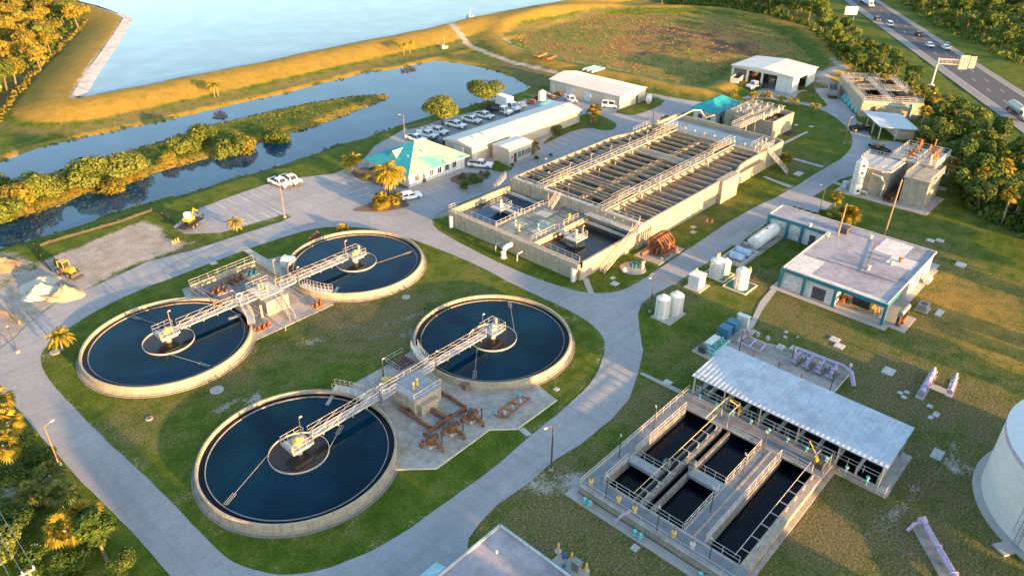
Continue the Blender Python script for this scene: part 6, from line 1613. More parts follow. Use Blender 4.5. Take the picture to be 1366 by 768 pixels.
# ------------------------------------------------------------------ chemical tanks near the road
def upright(name, label, x, y, r, h, m=white, z=.1, rings=4, group=None):
    t = thing(name, label, 'tank', (x, y, z), 0, group)
    sharp(MB().lathe(0, 0, [(0.001, 0), (r, 0), (r, h), (r * .75, h + .25), (.3, h + .42), (0.001, h + .42)], 28).build('shell', m, t), 35)
    for k in range(rings):
        zz_ = h * (k + .5) / rings
        sharp(MB().lathe(0, 0, [(r, zz_), (r + .04, zz_ + .03), (r + .04, zz_ + .09), (r, zz_ + .12)], 28).build('band', m, t))
    sharp(MB().cyl(.1, .1, h + .3, h + .6, .28, 12).build('lid', m, t))
    b = MB().tube([(-r - .15, .3, 0), (-r - .15, .3, h), (-r * .6, .3, h + .35)], .06, 6)
    for k in (-.12, .12): b.tube([(-.3 + k, -r - .12, 0), (-.3 + k, -r - .12, h + .2)], .03, 4)
    b.build('side_pipe', rail_m, t)
    return t
for pts, nm in (((107.4, 52.2, 111.2, 48.2), 0), ((106.2, 47.6, 110.4, 43.5), 1)):
    x0, y1, x1, y0 = pts
    struct(MB().box(x0, x1, y0, y1, -.05, .10).build('green_containment', greenp))
    e = MB()
    for a, b in (((x0, y0), (x1, y0)), ((x1, y0), (x1, y1)), ((x1, y1), (x0, y1)), ((x0, y1), (x0, y0))): e.beam((*a, .22), (*b, .22), .18, .24)
    struct(e.build('containment_kerb', painty))
u = upright('chemical_tank', 'white chemical tank with two yellow vents on the left green slab', 108.5, 50.2, 1.25, 3.1)
for dx in (-.2, .4): sharp(MB().cyl(dx, .2, 3.4, 4.2, .13, 8).cyl(dx, .2, 4.1, 4.3, .2, 8).build('vent', yelp, u))
upright('chemical_tank', 'smaller white chemical tank behind the tank with yellow vents', 110.5, 49.6, .8, 2.3)
u = upright('chemical_tank', 'white chemical tank with yellow piping on the right green slab', 108.0, 45.3, 1.15, 3.2)
sharp(MB().tube([(1.3, -.6, 0), (1.3, -.6, 3.4), (1.0, -.6, 3.7)], .13, 8).cyl(1.3, -.6, 2.6, 3.3, .25, 8).build('yellow_pipe', yellow, u))
t = thing('tank_shelter', 'square white chemical shelter box on its own small slab by the road', 'shelter', (103.2, 51.0, 0))
MB().box(-1.1, 1.1, -1.0, 1.0, .12, 2.3).box(-1.2, 1.2, -1.1, 1.1, 2.3, 2.42).build('casing', white, t); MB().box(-1.8, 1.8, -1.7, 1.4, -.02, .1).build('slab', walkm, t); MB().box(-.5, .5, -1.04, -1.0, .2, 2.0).build('door', white, t)
sharp(MB().cyl(.6, .6, 2.4, 2.9, .1, 8).cyl(.6, .6, 2.85, 3.0, .17, 8).build('vent', yelp, t))
struct(MB().box(89.6, 94.4, 47.6, 51.2, -.02, .1).build('tank_slab', walkm))
upright('chemical_tank', 'nearest of the twin white tanks beside the junction lamp', 91.0, 50.0, 1.12, 3.3)
upright('chemical_tank', 'rear one of the twin white tanks beside the junction lamp', 93.3, 49.0, 1.12, 3.3)
t = thing('fuel_tank', 'long white horizontal fuel tank lying in front of the control building', 'tank', (126.3, 50.2, 0))
sharp(MB().tube([(-4.6, 0, 1.5), (-4.4, 0, 1.5), (3.8, 0, 1.5), (4.0, 0, 1.5)], [.7, 1.25, 1.25, .7], 24).build('shell', white, t), 50)
for x in (-3, 2.4): MB().box(x - .25, x + .25, -1.1, 1.1, .1, .7).build('saddle', conc, t)
for x in (-1.5, .5): sharp(MB().cyl(x, 0, 2.7, 3.0, .25, 10).build('hatch', rust if x > 0 else white, t))
MB().rail([(-3.4, 1.7, 1.3), (2.6, 1.7, 1.3)], 1.0, .05, 1.2).box(-3.4, 2.6, 1.35, 1.75, 1.2, 1.3).build('side_platform', rail_m, t)
struct(MB().box(120.6, 131.0, 48.4, 52.4, -.02, .1).build('tank_slab', concp))
t = thing('tank_pump', 'dark pump unit at the near end of the long white fuel tank', 'pump', (120.9, 51.3, .1))
MB().box(-.4, .4, -.5, .5, 0, 1.5).box(.4, 1.0, -.3, .3, .2, 1.0).build('casing', steel, t); MB().cyl(.7, 0, 1.0, 1.2, .2, 10).build('cap', darkm, t)
t = thing('containment_dike', 'low grey concrete dike holding two pale horizontal drums', 'dike')
for bb in ((114.3, 120.9, 48.5, 48.8), (114.3, 120.9, 52.3, 52.6), (114.3, 114.6, 48.81, 52.29), (120.6, 120.9, 48.81, 52.29)): MB().box(*bb, 0, .8).build('wall', concw, t)
MB().box(114.6, 120.6, 48.8, 52.3, -.01, .1).build('floor', concw, t)
for i, x in enumerate((116.2, 118.6)):
    t = thing('drum', ['pale horizontal drum in the near half of the dike', 'pale horizontal drum in the far half of the dike'][i], 'drum', (x, 50.4, .1))
    sharp(MB().tube([(0, -1.3, .8), (0, -1.2, .8), (0, 1.2, .8), (0, 1.3, .8)], [.5, .72, .72, .5], 16).build('shell', mat('pale_blue_paint', (.42, .52, .58)), t)); MB().box(-.5, .5, -.9, -.7, 0, .3).build('cradle', conc, t); MB().box(-.5, .5, .7, .9, 0, .3).build('cradle', conc, t)
t = thing('scrap_heap', 'heap of brown dead brush on the grass behind the green slabs', 'brush heap', (112.3, 45.0, 0))
random.seed(2)
b = MB()
for i in range(70):
    a = random.random() * 6.28; r_ = random.random() * 1.6; p = Vector((r_ * math.cos(a), r_ * math.sin(a) * .8, .1 + .3 * (1 - r_ / 1.6)))
    b.beam(p, p + Vector((random.uniform(-.7, .7), random.uniform(-.7, .7), random.uniform(-.05, .3))), .05, .05)
b.build('twigs', bark, t)
# big rusty pump machine
struct(MB().box(105.0, 113.6, 59.6, 65.0, -.03, .12).build('machine_slab', concp))
t = thing('rusty_pump_station', 'tall tangle of rusty pumps and pipes on a slab beside the basin wall', 'pumps', (109.6, 62.3, .12)); t.scale = (.88, .88, .88)
random.seed(21)
for i in range(6):
    x = -2.2 + i * .85
    b = MB().tube([(x, -1.7, .4), (x, -1.7, 2.4 + .3 * (i % 2)), (x, -.6, 3.6), (x, .8, 3.9), (x, 1.6, 3.4), (x, 1.7, .3)], .21, 8)
    for z in (.8, 1.5, 2.2): b.tube([(x, -1.7, z), (x, -1.7, z + .12)], .36, 8)
    for q in (-.5, .5): b.tube([(x, q, 3.68 + .1 * q), (x, q + .12, 3.70 + .1 * q)], .35, 8)
    b.cyl(x, -.5, .1, 1.6, .3, 10).cyl(x, .5, .1, 1.3, .28, 10)
    sharp(b.build('pump_column', rusto if i == 3 else rust, t))
sharp(MB().tube([(-4.6, 1.6, .5), (-2, .9, .9), (2.6, .9, .9)], .4, 10).build('suction_header', rust, t))
sharp(MB().tube([(-2.4, -2.2, .5), (2.8, -2.2, .5)], .38, 10).tube([(2.4, -2.6, .4), (2.4, -1.2, .4)], .45, 10).build('discharge_header', rust, t))
sharp(MB().cyl(1.8, 1.2, 3.8, 4.6, .1, 6).build('vent', yelp, t))
for x, y in ((-2.8, -2.2), (-.2, -2.6), (2.9, -.4)): MB().box(x - .25, x + .25, y - .25, y + .25, 0, .45).build('support_block', concw, t)
t = thing('round_slab', 'round concrete slab carrying blue valves next to the long outside stair', 'slab', (100.9, 62.3, 0))
sharp(MB().lathe(0, 0, [(0.001, .14), (2.3, .14), (2.3, -.05)], 36).build('slab', concp, t))
t = thing('valve_cluster', 'cluster of dark teal valves on the round slab', 'valves', (101.4, 62.4, .14))
for i in range(6):
    a = i * PI / 3; x, y = .6 * math.cos(a), .6 * math.sin(a)
    sharp(MB().cyl(x, y, 0, .9, .12, 8).cyl(x, y, .6, .75, .3, 10).tube([(0, 0, .5), (x * 1.4, y * 1.4, .5)], .13, 8).build('valve', bluep if i % 2 else mat('dark_green_paint', (.03, .16, .12), .5), t))
t = thing('pipe_stand', 'pair of pale upright pipe stubs on the round slab corner', 'pipes', (101.9, 60.9, .1))
for x in (-.25, .25): sharp(MB().cyl(x, 0, 0, 1.4, .17, 10).cyl(x, 0, 1.35, 1.5, .25, 10).build('pipe', concw, t))
t = thing('dome_cover', 'white round cover at the left of the round slab', 'cover', (98.7, 62.6, .1))
sharp(MB().lathe(0, 0, [(.0, .9), (.25, .8), (.42, .5), (.42, .2), (.3, 0)], 16).build('dome', white, t)); t.name = 'dome_cover'

# ------------------------------------------------------------------ big white tank at the right edge
t = thing('storage_tank', 'huge white steel storage tank with a lilac band at the right edge', 'tank', (88.6, -9.4, 0))
RW = 12.3
sharp(MB().lathe(0, 0, [(RW, 0), (RW, 8.9), (RW - .05, 8.95), (RW * .5, 10.6), (0.001, 11.3)], 120).build('shell', mat('tank_white_steel', (.60, .595, .58), .5, dirt=(.58, .56, .52), dirt_amt=.3, dirt_scale=.5, streak=1.5, var=.04), t), 25)
sharp(MB().lathe(0, 0, [(RW + .9, -.1), (RW + .9, .22), (RW, .25)], 96).build('footing', walkm, t), 30)
sharp(MB().lathe(0, 0, [(RW + .01, 8.3), (RW + .03, 8.31), (RW + .03, 8.85), (RW + .01, 8.86)], 120).build('lilac_band', lilac, t), 30)
for z in (2.4, 4.8, 7.0): sharp(MB().lathe(0, 0, [(RW + .004, z), (RW + .012, z + .01), (RW + .012, z + .03), (RW + .004, z + .04)], 96).build('weld_seam', concw, t), 30)
al = math.atan2(-2.6 + 9.4, 77.9 - 88.6)
lb = MB(); ca, sa = math.cos(al), math.sin(al); tx, ty = -sa, ca
for q in (-.28, .28): lb.tube([((RW + .3) * ca + tx * q, (RW + .3) * sa + ty * q, .2), ((RW + .3) * ca + tx * q, (RW + .3) * sa + ty * q, 9.8)], .04, 4)
z = .5
while z < 9.6: lb.tube([((RW + .3) * ca + tx * -.28, (RW + .3) * sa + ty * -.28, z), ((RW + .3) * ca + tx * .28, (RW + .3) * sa + ty * .28, z)], .025, 4); z += .32
for q in (-.45, .45): lb.tube([((RW + .9) * ca + tx * q, (RW + .9) * sa + ty * q, 2.2), ((RW + .9) * ca + tx * q, (RW + .9) * sa + ty * q, 9.8)], .03, 4)
for z in (2.2, 3.5, 4.8, 6.1, 7.4, 8.7): lb.tube([((RW + .3) * ca + tx * -.45, (RW + .3) * sa + ty * -.45, z), ((RW + .9) * ca + tx * -.45, (RW + .9) * sa + ty * -.45, z), ((RW + .9) * ca + tx * .45, (RW + .9) * sa + ty * .45, z), ((RW + .3) * ca + tx * .45, (RW + .3) * sa + ty * .45, z)], .03, 4)
lb.build('caged_ladder', steel, t)
MB().obox(((RW + 1.2) * ca, (RW + 1.2) * sa, .1), (2.4, 1.6, .3), al).build('step_slab', walkm, t)
# lilac pipes on the right lawn
t = pipe('lilac_pipe_run', 'long lilac pipe on a concrete strip at the bottom right lawn', [(73.9, 5.5, .9), (68.8, 1.0, .9), (63, -4.2, .9)], .33, lilac, flange=3)
sharp(MB().tube([(0, 0, .9), (.2, .4, 1.3)], .45, 12).tube([(0, 0, .9), (-.9, .7, .9), (-1.7, 1.0, .2)], .2, 10).tube([(-.6, .5, .9), (-.6, .5, 1.7)], .1, 6).build('branch', lilac, t))
struct(MB().obox((67.6, 0.3, .02), (17, 1.5, .2), math.atan2(-9.7, -10.9)).build('pipe_strip', concp))
for nm, a, b, lbl, r_ in ((0, (104.2, 13.5), (97.9, 13.2), 'longer of the two lilac lawn pipes in the H shaped pair', .36), (1, (104.9, 10.8), (100.9, 10.4), 'shorter of the two lilac lawn pipes in the H shaped pair', .26)):
    t = pipe('lilac_lawn_pipe', lbl, [(*a, .7), (*b, .7)], r_, lilac, flange=1.3)
    sharp(MB().cyl(0, 0, .7, 1.5, .15, 8).build('air_valve', white, t))
struct(MB().obox((101.6, 12.0, .0), (1.4, 3.0, .14)).build('link_slab', walkm)); struct(MB().obox((101, 13.35, .0), (7.2, 1.1, .16), .05).build('link_slab', walkm)); struct(MB().obox((102.9, 10.6, .0), (4.6, .9, .16), .1).build('link_slab', walkm))
# ------------------------------------------------------------------ lamps and poles
def lamp(label, x, y, h, z=0.0, m=darkm, arm=.9, rz=0., base=True, r=.07, head=.35, group=None):
    t = thing('street_lamp', label, 'lamp', (x, y, z), rz, group)
    sharp(MB().tube([(0, 0, 0), (0, 0, h)], [r * 1.4, r], 8).build('pole', m, t))
    b = MB().tube([(0, 0, h - .05), (arm, 0, h + .03)], r * .6, 6) if arm > .05 else MB().box(-.05, .05, -.05, .05, h - .1, h)
    b.build('arm', m, t)
    sharp(MB().obox((arm + head * .4, 0, h + .02), (head * 1.3, head * .6, head * .4)).build('lamp_head', concw, t))
    if base: MB().cyl(0, 0, -.05, .35, .28, 12).build('footing', conc, t)
    return t
for px, py, h, lb, kw in (
    (735, 627, 6.9, 'tall black lamp post beside the loop road near the bottom middle', dict(r=.09, rz=2.8)),
    (867, 416, 6.6, 'black lamp post at the road junction by the twin white tanks', dict(rz=3.0)),
    (380, 290, 7.0, 'brown lamp post on the grass verge of the left parking lot', dict(m=wood, rz=1)),
    (79, 620, 6.0, 'lamp post lit orange beside the palms on the lower left road', dict(m=wood, rz=.3)),
    (733, 258, 7.6, 'dark lamp post by the bays in front of the beige annex', dict(rz=2)),
    (540, 186, 6.2, 'lamp post on the pond bank behind the office', dict(m=wood, rz=2)),
    (697, 160, 4.5, 'pole at the far edge of the truck yard behind the workshop', dict(m=wood, rz=2)),
    (870, 170, 4.2, 'lamp post beside the palm at the far left corner of the big basin', dict(rz=2)),
    (1126, 192, 6.6, 'lamp post on the lawn corner inside the far bend of the road', dict(m=wood, rz=0)),
    (1082, 128, 6.6, 'dark lamp post on the lawn between the open shed and pale apron', dict(rz=1)),
    (1092, 288, 6.4, 'dark lamp post at the parking bays beside the round palm clump', dict(rz=1.5)),
    (24, 470, 4.0, 'short dark lamp post on the verge at the far left edge', dict(rz=1.5)),
    (1365, 790, 5.5, 'lamp post rising from the bottom right corner', dict(rz=2.6, m=wood))):
    x, y = G(px, py); lamp(lb, x, y, h, **kw)
fl = ['on the left edge walk, third from the front', 'on the left edge walk by the second pool', 'at the rear walk, leftmost near the silver roof', 'at the rear walk beside the yellow davit', 'between the pools at the top of the middle walk',
      'on the middle walk beside the lower cross bridge', 'at the left front corner above the valves', 'on the middle walk nearest the front', 'on the front walk in the middle', 'on the front walk at the right pool']
for (x, y), lb in zip(((58.1, 35.0), (65.3, 34.9), (74.9, 33.9), (74.9, 26.2), (70.3, 22.9), (65.2, 22.9), (51.8, 32.3), (58.0, 22.9), (51.8, 25.7), (51.8, 19.6)), fl):
    lamp('slim filter basin lamp ' + lb, x * 1.0177, y * 1.0177, 3.2, 1.1, arm=.25, base=False, r=.055, head=.3, rz=R(40))
for i in range(4):
    (cx, cy), s = clar[i][0], clar[i][2]
    lamp(['lamp standing on the centre platform of the nearest clarifier', 'lamp on the centre platform of the clarifier beside the junction', 'lamp on the centre platform of the leftmost clarifier', 'lamp on the centre platform of the farthest clarifier'][i], cx + 1.2 * s, cy + .9, 2.4, 2.55, m=wood if i > 1 else darkm, arm=.1, base=False, r=.05, head=.3)
    if i != 2:
        lamp(['lamp at the rim end of the nearest clarifier bridge', 'lamp at the rim end of the bridge on the clarifier by the junction', '', 'lamp at the rim end of the farthest clarifier bridge'][i], cx + (RT + .3) * s, cy - .75, 3.0, 1.7, m=darkm, arm=.1, base=False, r=.05, head=.3)
lamp('brown lamp pole standing beside the vault of the upper clarifiers', 54.9, 102.6, 3.6, .9, m=wood, arm=.1, base=False, head=.3)
lamp('dark lamp pole on the slab left of the near splitter box', 50.4, 69.0, 3.4, .13, arm=.1, base=False, head=.3)
for x, y, z, lb in ((90.7, 36.4, .1, 'lilac manifold end'), (94.4, 29.9, .1, 'middle of the rear kerb'), (90.6, 22.7, .1, 'lilac pump row end')):
    lamp('slim dark lamp of the gallery pad at the ' + lb, x, y, 3.6, z, arm=.1, base=False, r=.05, head=.3)
for i in range(14):
    x = 112 + (i % 7) * 7.2; y = (73.9, 91.4)[i // 7]
    lamp('small lamp clipped along the %s walkway of the aeration basin' % ('right' if i < 7 else 'left'), x, y, 1.9, 4.85, m=rail_m, arm=.1, base=False, r=.04, head=.28, group='small lamps along the %s basin walkway' % ('right' if i < 7 else 'left'))
lamp('lamp at the middle of the front wall of the big basin', 107.3, 82.5, 3.0, 5.1, arm=.1, base=False, head=.3)
lamp('lamp on the right mixer platform', 98.9, 72.2, 2.2, 3.4, m=rail_m, arm=.1, base=False, head=.3)
# wooden utility poles
for (x, y), h, lb in (((154.5, 36.0), 0, ''), ((145.6, 34.7), 11.5, 'tall leaning timber pole behind the control building'), ((131.0, 38.9), 10.0, 'tall thin timber pole beside the round palm behind the control building wing')):
    if not h: continue
    t = thing('utility_pole', lb, 'pole', (x, y, 0))
    MB().tube([(0, 0, 0), (.3, -.2, h)], [.2, .13], 8).build('pole', wood, t); MB().tube([(0, 0, h * .3), (.3, -.2, h)], .02, 4).build('cable', darkm, t)
t = thing('power_pole', 'power pole with a white crossarm and three wires in the bottom left corner', 'power pole')
c = Vector((*G(38, 762, 11), 11)); e0 = Vector((*G(20, 771, 11), 11)); e1 = Vector((*G(46, 757, 11), 11))
MB().tube([(c.x, c.y, 0), (c.x, c.y, 11.2)], [.2, .13], 8).build('pole', wood, t)
d = (e1 - e0).normalized(); MB().beam(e0 - d * 1.0, e1, .14, .14).build('crossarm', concw, t)
b = MB()
w1 = Vector((*G(0, 680, 11), 11)) - Vector((*G(44, 753, 11), 11)); w1.normalize()
for k in range(4):
    p = e1 - d * (k * .85 + .05) + Vector((0, 0, .25)); MB().cyl(p.x, p.y, 11.0, 11.3, .07, 8).build('insulator', white, t)
    pts = [p + w1 * (s * 6.0) + Vector((0, 0, -1.0 * math.sin(PI * s / 8))) for s in range(9)]
    MB().tube(pts, .022, 4).build('wire', steel, t)

# ------------------------------------------------------------------ vehicles
def wheels(t, xs, yw, r, w=.24):
    for x in xs:
        for s in (-1, 1):
            o = sharp(MB().tube([(x, s * yw - w / 2, r), (x, s * yw + w / 2, r)], r, 16).build('wheel', black, t))
            MB().tube([(x, s * (yw + w / 2 - .02), r), (x, s * (yw + w / 2 + .015), r)], r * .55, 10).build('rim', steel, o)
def greenhouse(t, x0, x1, x2, x3, w, z0, z1, paint, name='cab'):
    """cab: base x0..x3 at z0, roof x1..x2 at z1"""
    wi = w - .16
    MB().add([(x0, -w, z0), (x3, -w, z0), (x3, w, z0), (x0, w, z0), (x1, -wi, z1), (x2, -wi, z1), (x2, wi, z1), (x1, wi, z1)],
             [(3, 2, 1, 0), (4, 5, 6, 7), (0, 1, 5, 4), (1, 2, 6, 5), (2, 3, 7, 6), (3, 0, 4, 7)]).build(name, paint, t)
    def lerp(a, b, k): return tuple(a[i] + (b[i] - a[i]) * k for i in range(3))
    def pane(nm, A, B, C, D, off):
        q = [lerp(lerp(A, B, u), lerp(D, C, u), v) for u, v in ((.08, .14), (.92, .14), (.92, .88), (.08, .88))]
        MB().add([tuple(p[i] + off[i] for i in range(3)) for p in q], [(0, 1, 2, 3)]).build(nm, glass, t)
    pane('windscreen', (x3, -w, z0), (x3, w, z0), (x2, wi, z1), (x2, -wi, z1), (.012, 0, .012))
    pane('rear_window', (x0, w, z0), (x0, -w, z0), (x1, -wi, z1), (x1, wi, z1), (-.012, 0, .012))
    xm = (x0 + x3) / 2 * .5 + (x1 + x2) / 2 * .5
    pane('side_window', (x0, -w, z0), (xm, -w, z0), (xm, -wi, z1), (x1, -wi, z1), (0, -.012, .005)); pane('side_window', (xm, -w, z0), (x3, -w, z0), (x2, -wi, z1), (xm, -wi, z1), (0, -.012, .005))
    pane('side_window', (xm, w, z0), (x0, w, z0), (x1, wi, z1), (xm, wi, z1), (0, .012, .005)); pane('side_window', (x3, w, z0), (xm, w, z0), (xm, wi, z1), (x2, wi, z1), (0, .012, .005))
def lights(t, x, y, z):
    for s in (-1, 1): MB().box(x, x + .03, s * y - .18, s * y + .18, z - .09, z + .09).build('headlight', concw, t)
def pickup(label, paint, loc, rz, group, rack=False, beacon=False):
    t = thing('pickup_truck', label, 'pickup truck', loc, rz, group)
    b = MB(); W = .98
    b.box(-2.9, 2.85, -W, W, .5, .98).box(.95, 2.75, -W + .06, W - .06, .981, 1.15).box(-2.9, -.73, -W, -W + .1, .981, 1.2).box(-2.9, -.73, W - .1, W, .981, 1.2).box(-2.9, -2.8, -W + .11, W - .11, .981, 1.2)
    b.build('body', paint, t)
    MB().box(-2.79, -.74, -W + .11, W - .11, .985, 1.02).build('cargo_bed', black, t)
    greenhouse(t, -.72, -.55, .62, 1.3, W - .02, 1.0, 1.86, paint)
    MB().box(2.851, 2.95, -W + .1, W - .1, .5, .95).box(-3.0, -2.901, -W + .05, W - .05, .5, .75).build('bumper', darkm, t)
    lights(t, 2.96, .72, .85)
    wheels(t, (-1.85, 1.85), .9, .42)
    if rack:
        MB().box(-2.8, -1.1, -W - .02, -W + .35, 1.28, 1.75).box(-2.8, -1.1, W - .35, W + .02, 1.28, 1.75).build('tool_box', paint, t)
        MB().rail([(-2.8, -.8, 1.75), (-1.0, -.8, 1.75), (-1.0, .8, 1.75), (-2.8, .8, 1.75)], .5, .03, 1.0).build('ladder_rack', darkm, t)
    if beacon: MB().cyl(0, 0, 1.82, 1.98, .12, 8).build('beacon', orange, t)
    return t
grp = 'white work pickups parked by the pond'
pk = [((118.0, 139.0), 'white pickup parked at the near end of the pond side row', 0, 0), ((122.0, 139.2), 'white utility pickup with crane gear, second from the office end', 1, 1), ((125.6, 139.3), 'white utility pickup with ladder rack, third from the office end', 1, 0),
      ((132.3, 139.6), 'white pickup standing alone in the middle of the pond side row', 0, 0), ((138.0, 139.5), 'white pickup with a dark load in its bed beneath the oaks', 0, 1), ((143.0, 139.8), 'white pickup next to the dark flatbed truck', 0, 0)]
for (x, y), lb, rk, bc in pk: pickup(lb, whitec, (x, y, .05), R(-80), grp, rk, bc)
pickup('white pickup parked nose in beside the office planting bed', whitec, (116.6, 115.2, .05), R(-60), None)
pickup('left one of two white pickups alone in the upper left lot', whitec, (*G(374, 248), .05), R(-84), None, 0, 0)
pickup('right one of two white pickups alone in the upper left lot', whitec, (*G(388.5, 244), .05), R(-86), None)
pickup('white pickup parked in front of the warehouse roller doors', whitec, (171.3, 132.4, .05), R(-120), None, 1)
pickup('black pickup parked beside the scrubber platform', truckg, (192.6, 52.6, .05), R(60), None)
pickup('dark grey pickup half hidden behind the office roof', truckg, (119.4, 131.8, .05), R(-100), None)
pickup('dark pickup under the white canopy roof', truckg, (205.2, 62.2, .05), R(-30), None)
def suv(label, paint, loc, rz, cat='car', name='parked_car', van=False):
    t = thing(name, label, cat, loc, rz)
    W = .93
    MB().box(-2.3, 2.25, -W, W, .35, .92).box(1.0, 2.15, -W + .05, W - .05, .921, 1.05).build('body', paint, t)
    if van: greenhouse(t, -2.3, -2.2, .8, 1.6, W - .02, .93, 2.0, paint)
    else: greenhouse(t, -2.2, -1.8, .3, 1.05, W - .02, .93, 1.58, paint)
    MB().box(2.251, 2.33, -W + .1, W - .1, .35, .75).box(-2.38, -2.301, -W + .1, W - .1, .35, .75).build('bumper', darkm, t)
    lights(t, 2.34, .68, .8); wheels(t, (-1.4, 1.4), .84, .34)
    return t
suv('white compact car parked beside the office palm clump', whitec, (93.8, 113.3, .05), R(-20))
suv('white van with blue windows parked against the workshop end', whitec, (120.2, 129.0, .05), R(-100), 'van', 'van', True)
suv('white van parked at the right corner of the warehouse', whitec, (175.0, 121.2, .05), R(-60), 'van', 'van', True)
hr = math.atan2(hd.y, hd.x)
for x, y, lb, pt, vn in ((359.1, 112.9, 'dark blue car behind the white lorry on the highway', truckg, 0), (350.2, 104.4, 'white van in the left lane of the highway', whitec, 1), (339.7, 89.6, 'small black car near the highway median edge', truckg, 0),
                         (321.9, 80.0, 'white car in the middle lane of the highway', whitec, 0), (322.0, 74.4, 'white car with open dark bed on the highway right lane', whitec, 0), (326, 75.0, 'black car just behind the white highway car', truckg, 0), (401.0, 134.0, 'grey car at the top edge of the highway', steel, 0)):
    suv(lb, pt, (x, y, .19), hr, 'car', 'highway_car', vn)
def lorry(label, loc, rz, kind):
    t = thing('lorry', label, 'lorry', loc, rz)
    W = 1.2
    MB().box(1.6, 3.3, -W + .1, W - .1, .6, 1.5).build('bonnet', whitec if kind != 'dark' else whitec, t)
    greenhouse(t, .1, .15, 1.4, 1.9, W - .12, 1.1, 2.5, whitec)
    MB().box(-5.0, 1.6, -.5, .5, .6, 1.0).build('chassis', darkm, t)
    if kind == 'box': MB().box(-5.0, 0, -W, W, 1.05, 3.5).box(-5.05, .05, -W - .04, W + .04, 3.5, 3.56).build('cargo_box', whitec, t)
    elif kind == 'dark': MB().box(-4.2, 0, -W, W, 1.05, 1.25).box(-4.2, -4.1, -W, W, 1.25, 1.7).box(-.1, 0, -W, W, 1.25, 2.2).box(-4.0, -.3, -W, -W + .1, 1.25, 1.6).build('flat_bed', truckg, t)
    elif kind == 'tank': sharp(MB().tube([(-8.5, 0, 2.0), (-8.3, 0, 2.0), (-.6, 0, 2.0), (-.4, 0, 2.0)], [.8, 1.15, 1.15, .8], 20).build('tank', rail_m, t)); MB().box(-8, -4, -.6, .6, .6, 1.1).build('rear_chassis', darkm, t)
    elif kind == 'semi': MB().box(-14, -.6, -W - .05, W + .05, 1.1, 4.0).build('trailer_box', whitec, t); MB().box(-1.0, 1.2, -W + .1, W - .1, 2.51, 3.5).build('roof_fairing', whitec, t)
    MB().box(3.31, 3.42, -W + .15, W - .15, .45, .9).build('bumper', darkm, t); lights(t, 3.43, .8, .95)
    wheels(t, (2.4, -3.2, -4.2) + ((-7.6,) if kind == 'tank' else ()) + ((-12, -13) if kind == 'semi' else ()), 1.0, .5, .3)
    return t
lorry('white box lorry parked at the far end of the pond side row', (153.2, 139.6, .05), R(-95), 'box')
lorry('white cab lorry with black flatbed parked beside the box lorry', (148.6, 138.8, .05), R(-80), 'dark')
lorry('large white articulated lorry on the highway near the top edge', (389.5, 127.3, .19), hr, 'semi')
lorry('silver tanker lorry entering at the right edge of the highway', (247.0, 33.0, .19), hr, 'tank')
lorry('white cab lorry standing in the front bay of the open shed', (222.5, 100.6, .05), R(165), 'dark')
t = thing('tipping_trailer', 'long pale tipping trailer sticking out of the left bay of the open shed', 'trailer', (224.5, 107.6, 0), R(12))
for bb in ((-5, 5, -1.25, -1.15), (-5, 5, 1.15, 1.25), (-5, -4.9, -1.14, 1.14), (4.9, 5, -1.14, 1.14)): MB().box(*bb, 1.2, 2.7).build('side_panel', concw, t)
MB().box(-4.9, 4.9, -1.14, 1.14, 1.15, 1.25).build('floor', darkm, t); wheels(t, (2.5, 3.7), 1.0, .5)

# diggers
def digger(label, x, y, rz, s=1.0):
    t = thing('backhoe_loader', label, 'digger', (x, y, .08), rz); t.scale = (s, s, s)
    MB().box(-1.4, 2.0, -.6, .6, .7, 1.4).box(.6, 2.1, -.5, .5, 1.401, 1.8).build('body', yellow, t)
    MB().box(-1.2, .5, -.7, .7, 2.75, 2.85).box(-1.2, -1.1, -.7, -.6, 1.4, 2.75).box(-1.2, -1.1, .6, .7, 1.4, 2.75).box(.4, .5, -.7, -.6, 1.4, 2.75).box(.4, .5, .6, .7, 1.4, 2.75).build('cab_frame', yellow, t)
    MB().box(-1.05, .38, -.62, .62, 1.45, 2.7).build('cab_glass', glass, t)
    wheels(t, (-.9,), .95, .75, .45); wheels(t, (1.7,), .9, .55, .35)
    for q in (-.5, .5): MB().beam((.9, q, 1.6), (2.9, q, .8), .15, .22).build('loader_arm', yellow, t)
    MB().profile([(2.8, .1), (3.6, .1), (3.5, .2), (2.95, .3), (2.95, .95), (2.8, 1.0)], -1.1, 1.1).build('front_bucket', darkm, t)
    MB().beam((-1.4, 0, 1.0), (-2.4, 0, 3.4), .25, .35).build('boom', darkm, t); MB().beam((-2.3, 0, 3.4), (-3.3, 0, 1.6), .2, .3).build('dipper', darkm, t)
    MB().profile([(-3.6, 1.0), (-3.0, 1.0), (-3.0, 1.6), (-3.4, 1.7), (-3.7, 1.4)], -.35, .35).build('rear_bucket', darkm, t)
digger('yellow backhoe loader beside the sand heaps at the left', 32.3, 131.0, R(-75), .88)
t = thing('mini_digger', 'small yellow excavator loaded on a black flat trailer at the lot corner', 'digger', (55.7, 133.5, .9), R(25))
MB().box(-.9, .9, -.7, .7, .5, 1.1).build('body', yellow, t); MB().box(-.7, .2, -.5, .4, 1.1, 2.2).build('cab', white, t); MB().box(-.6, .22, -.45, .35, 1.3, 2.05).build('cab_glass', glass, t)
for s in (-.65, .65): sharp(MB().profile([(-1.1, .1), (1.1, .1), (1.3, .3), (1.1, .5), (-1.1, .5), (-1.3, .3)], s - .18, s + .18).build('track', black, t))
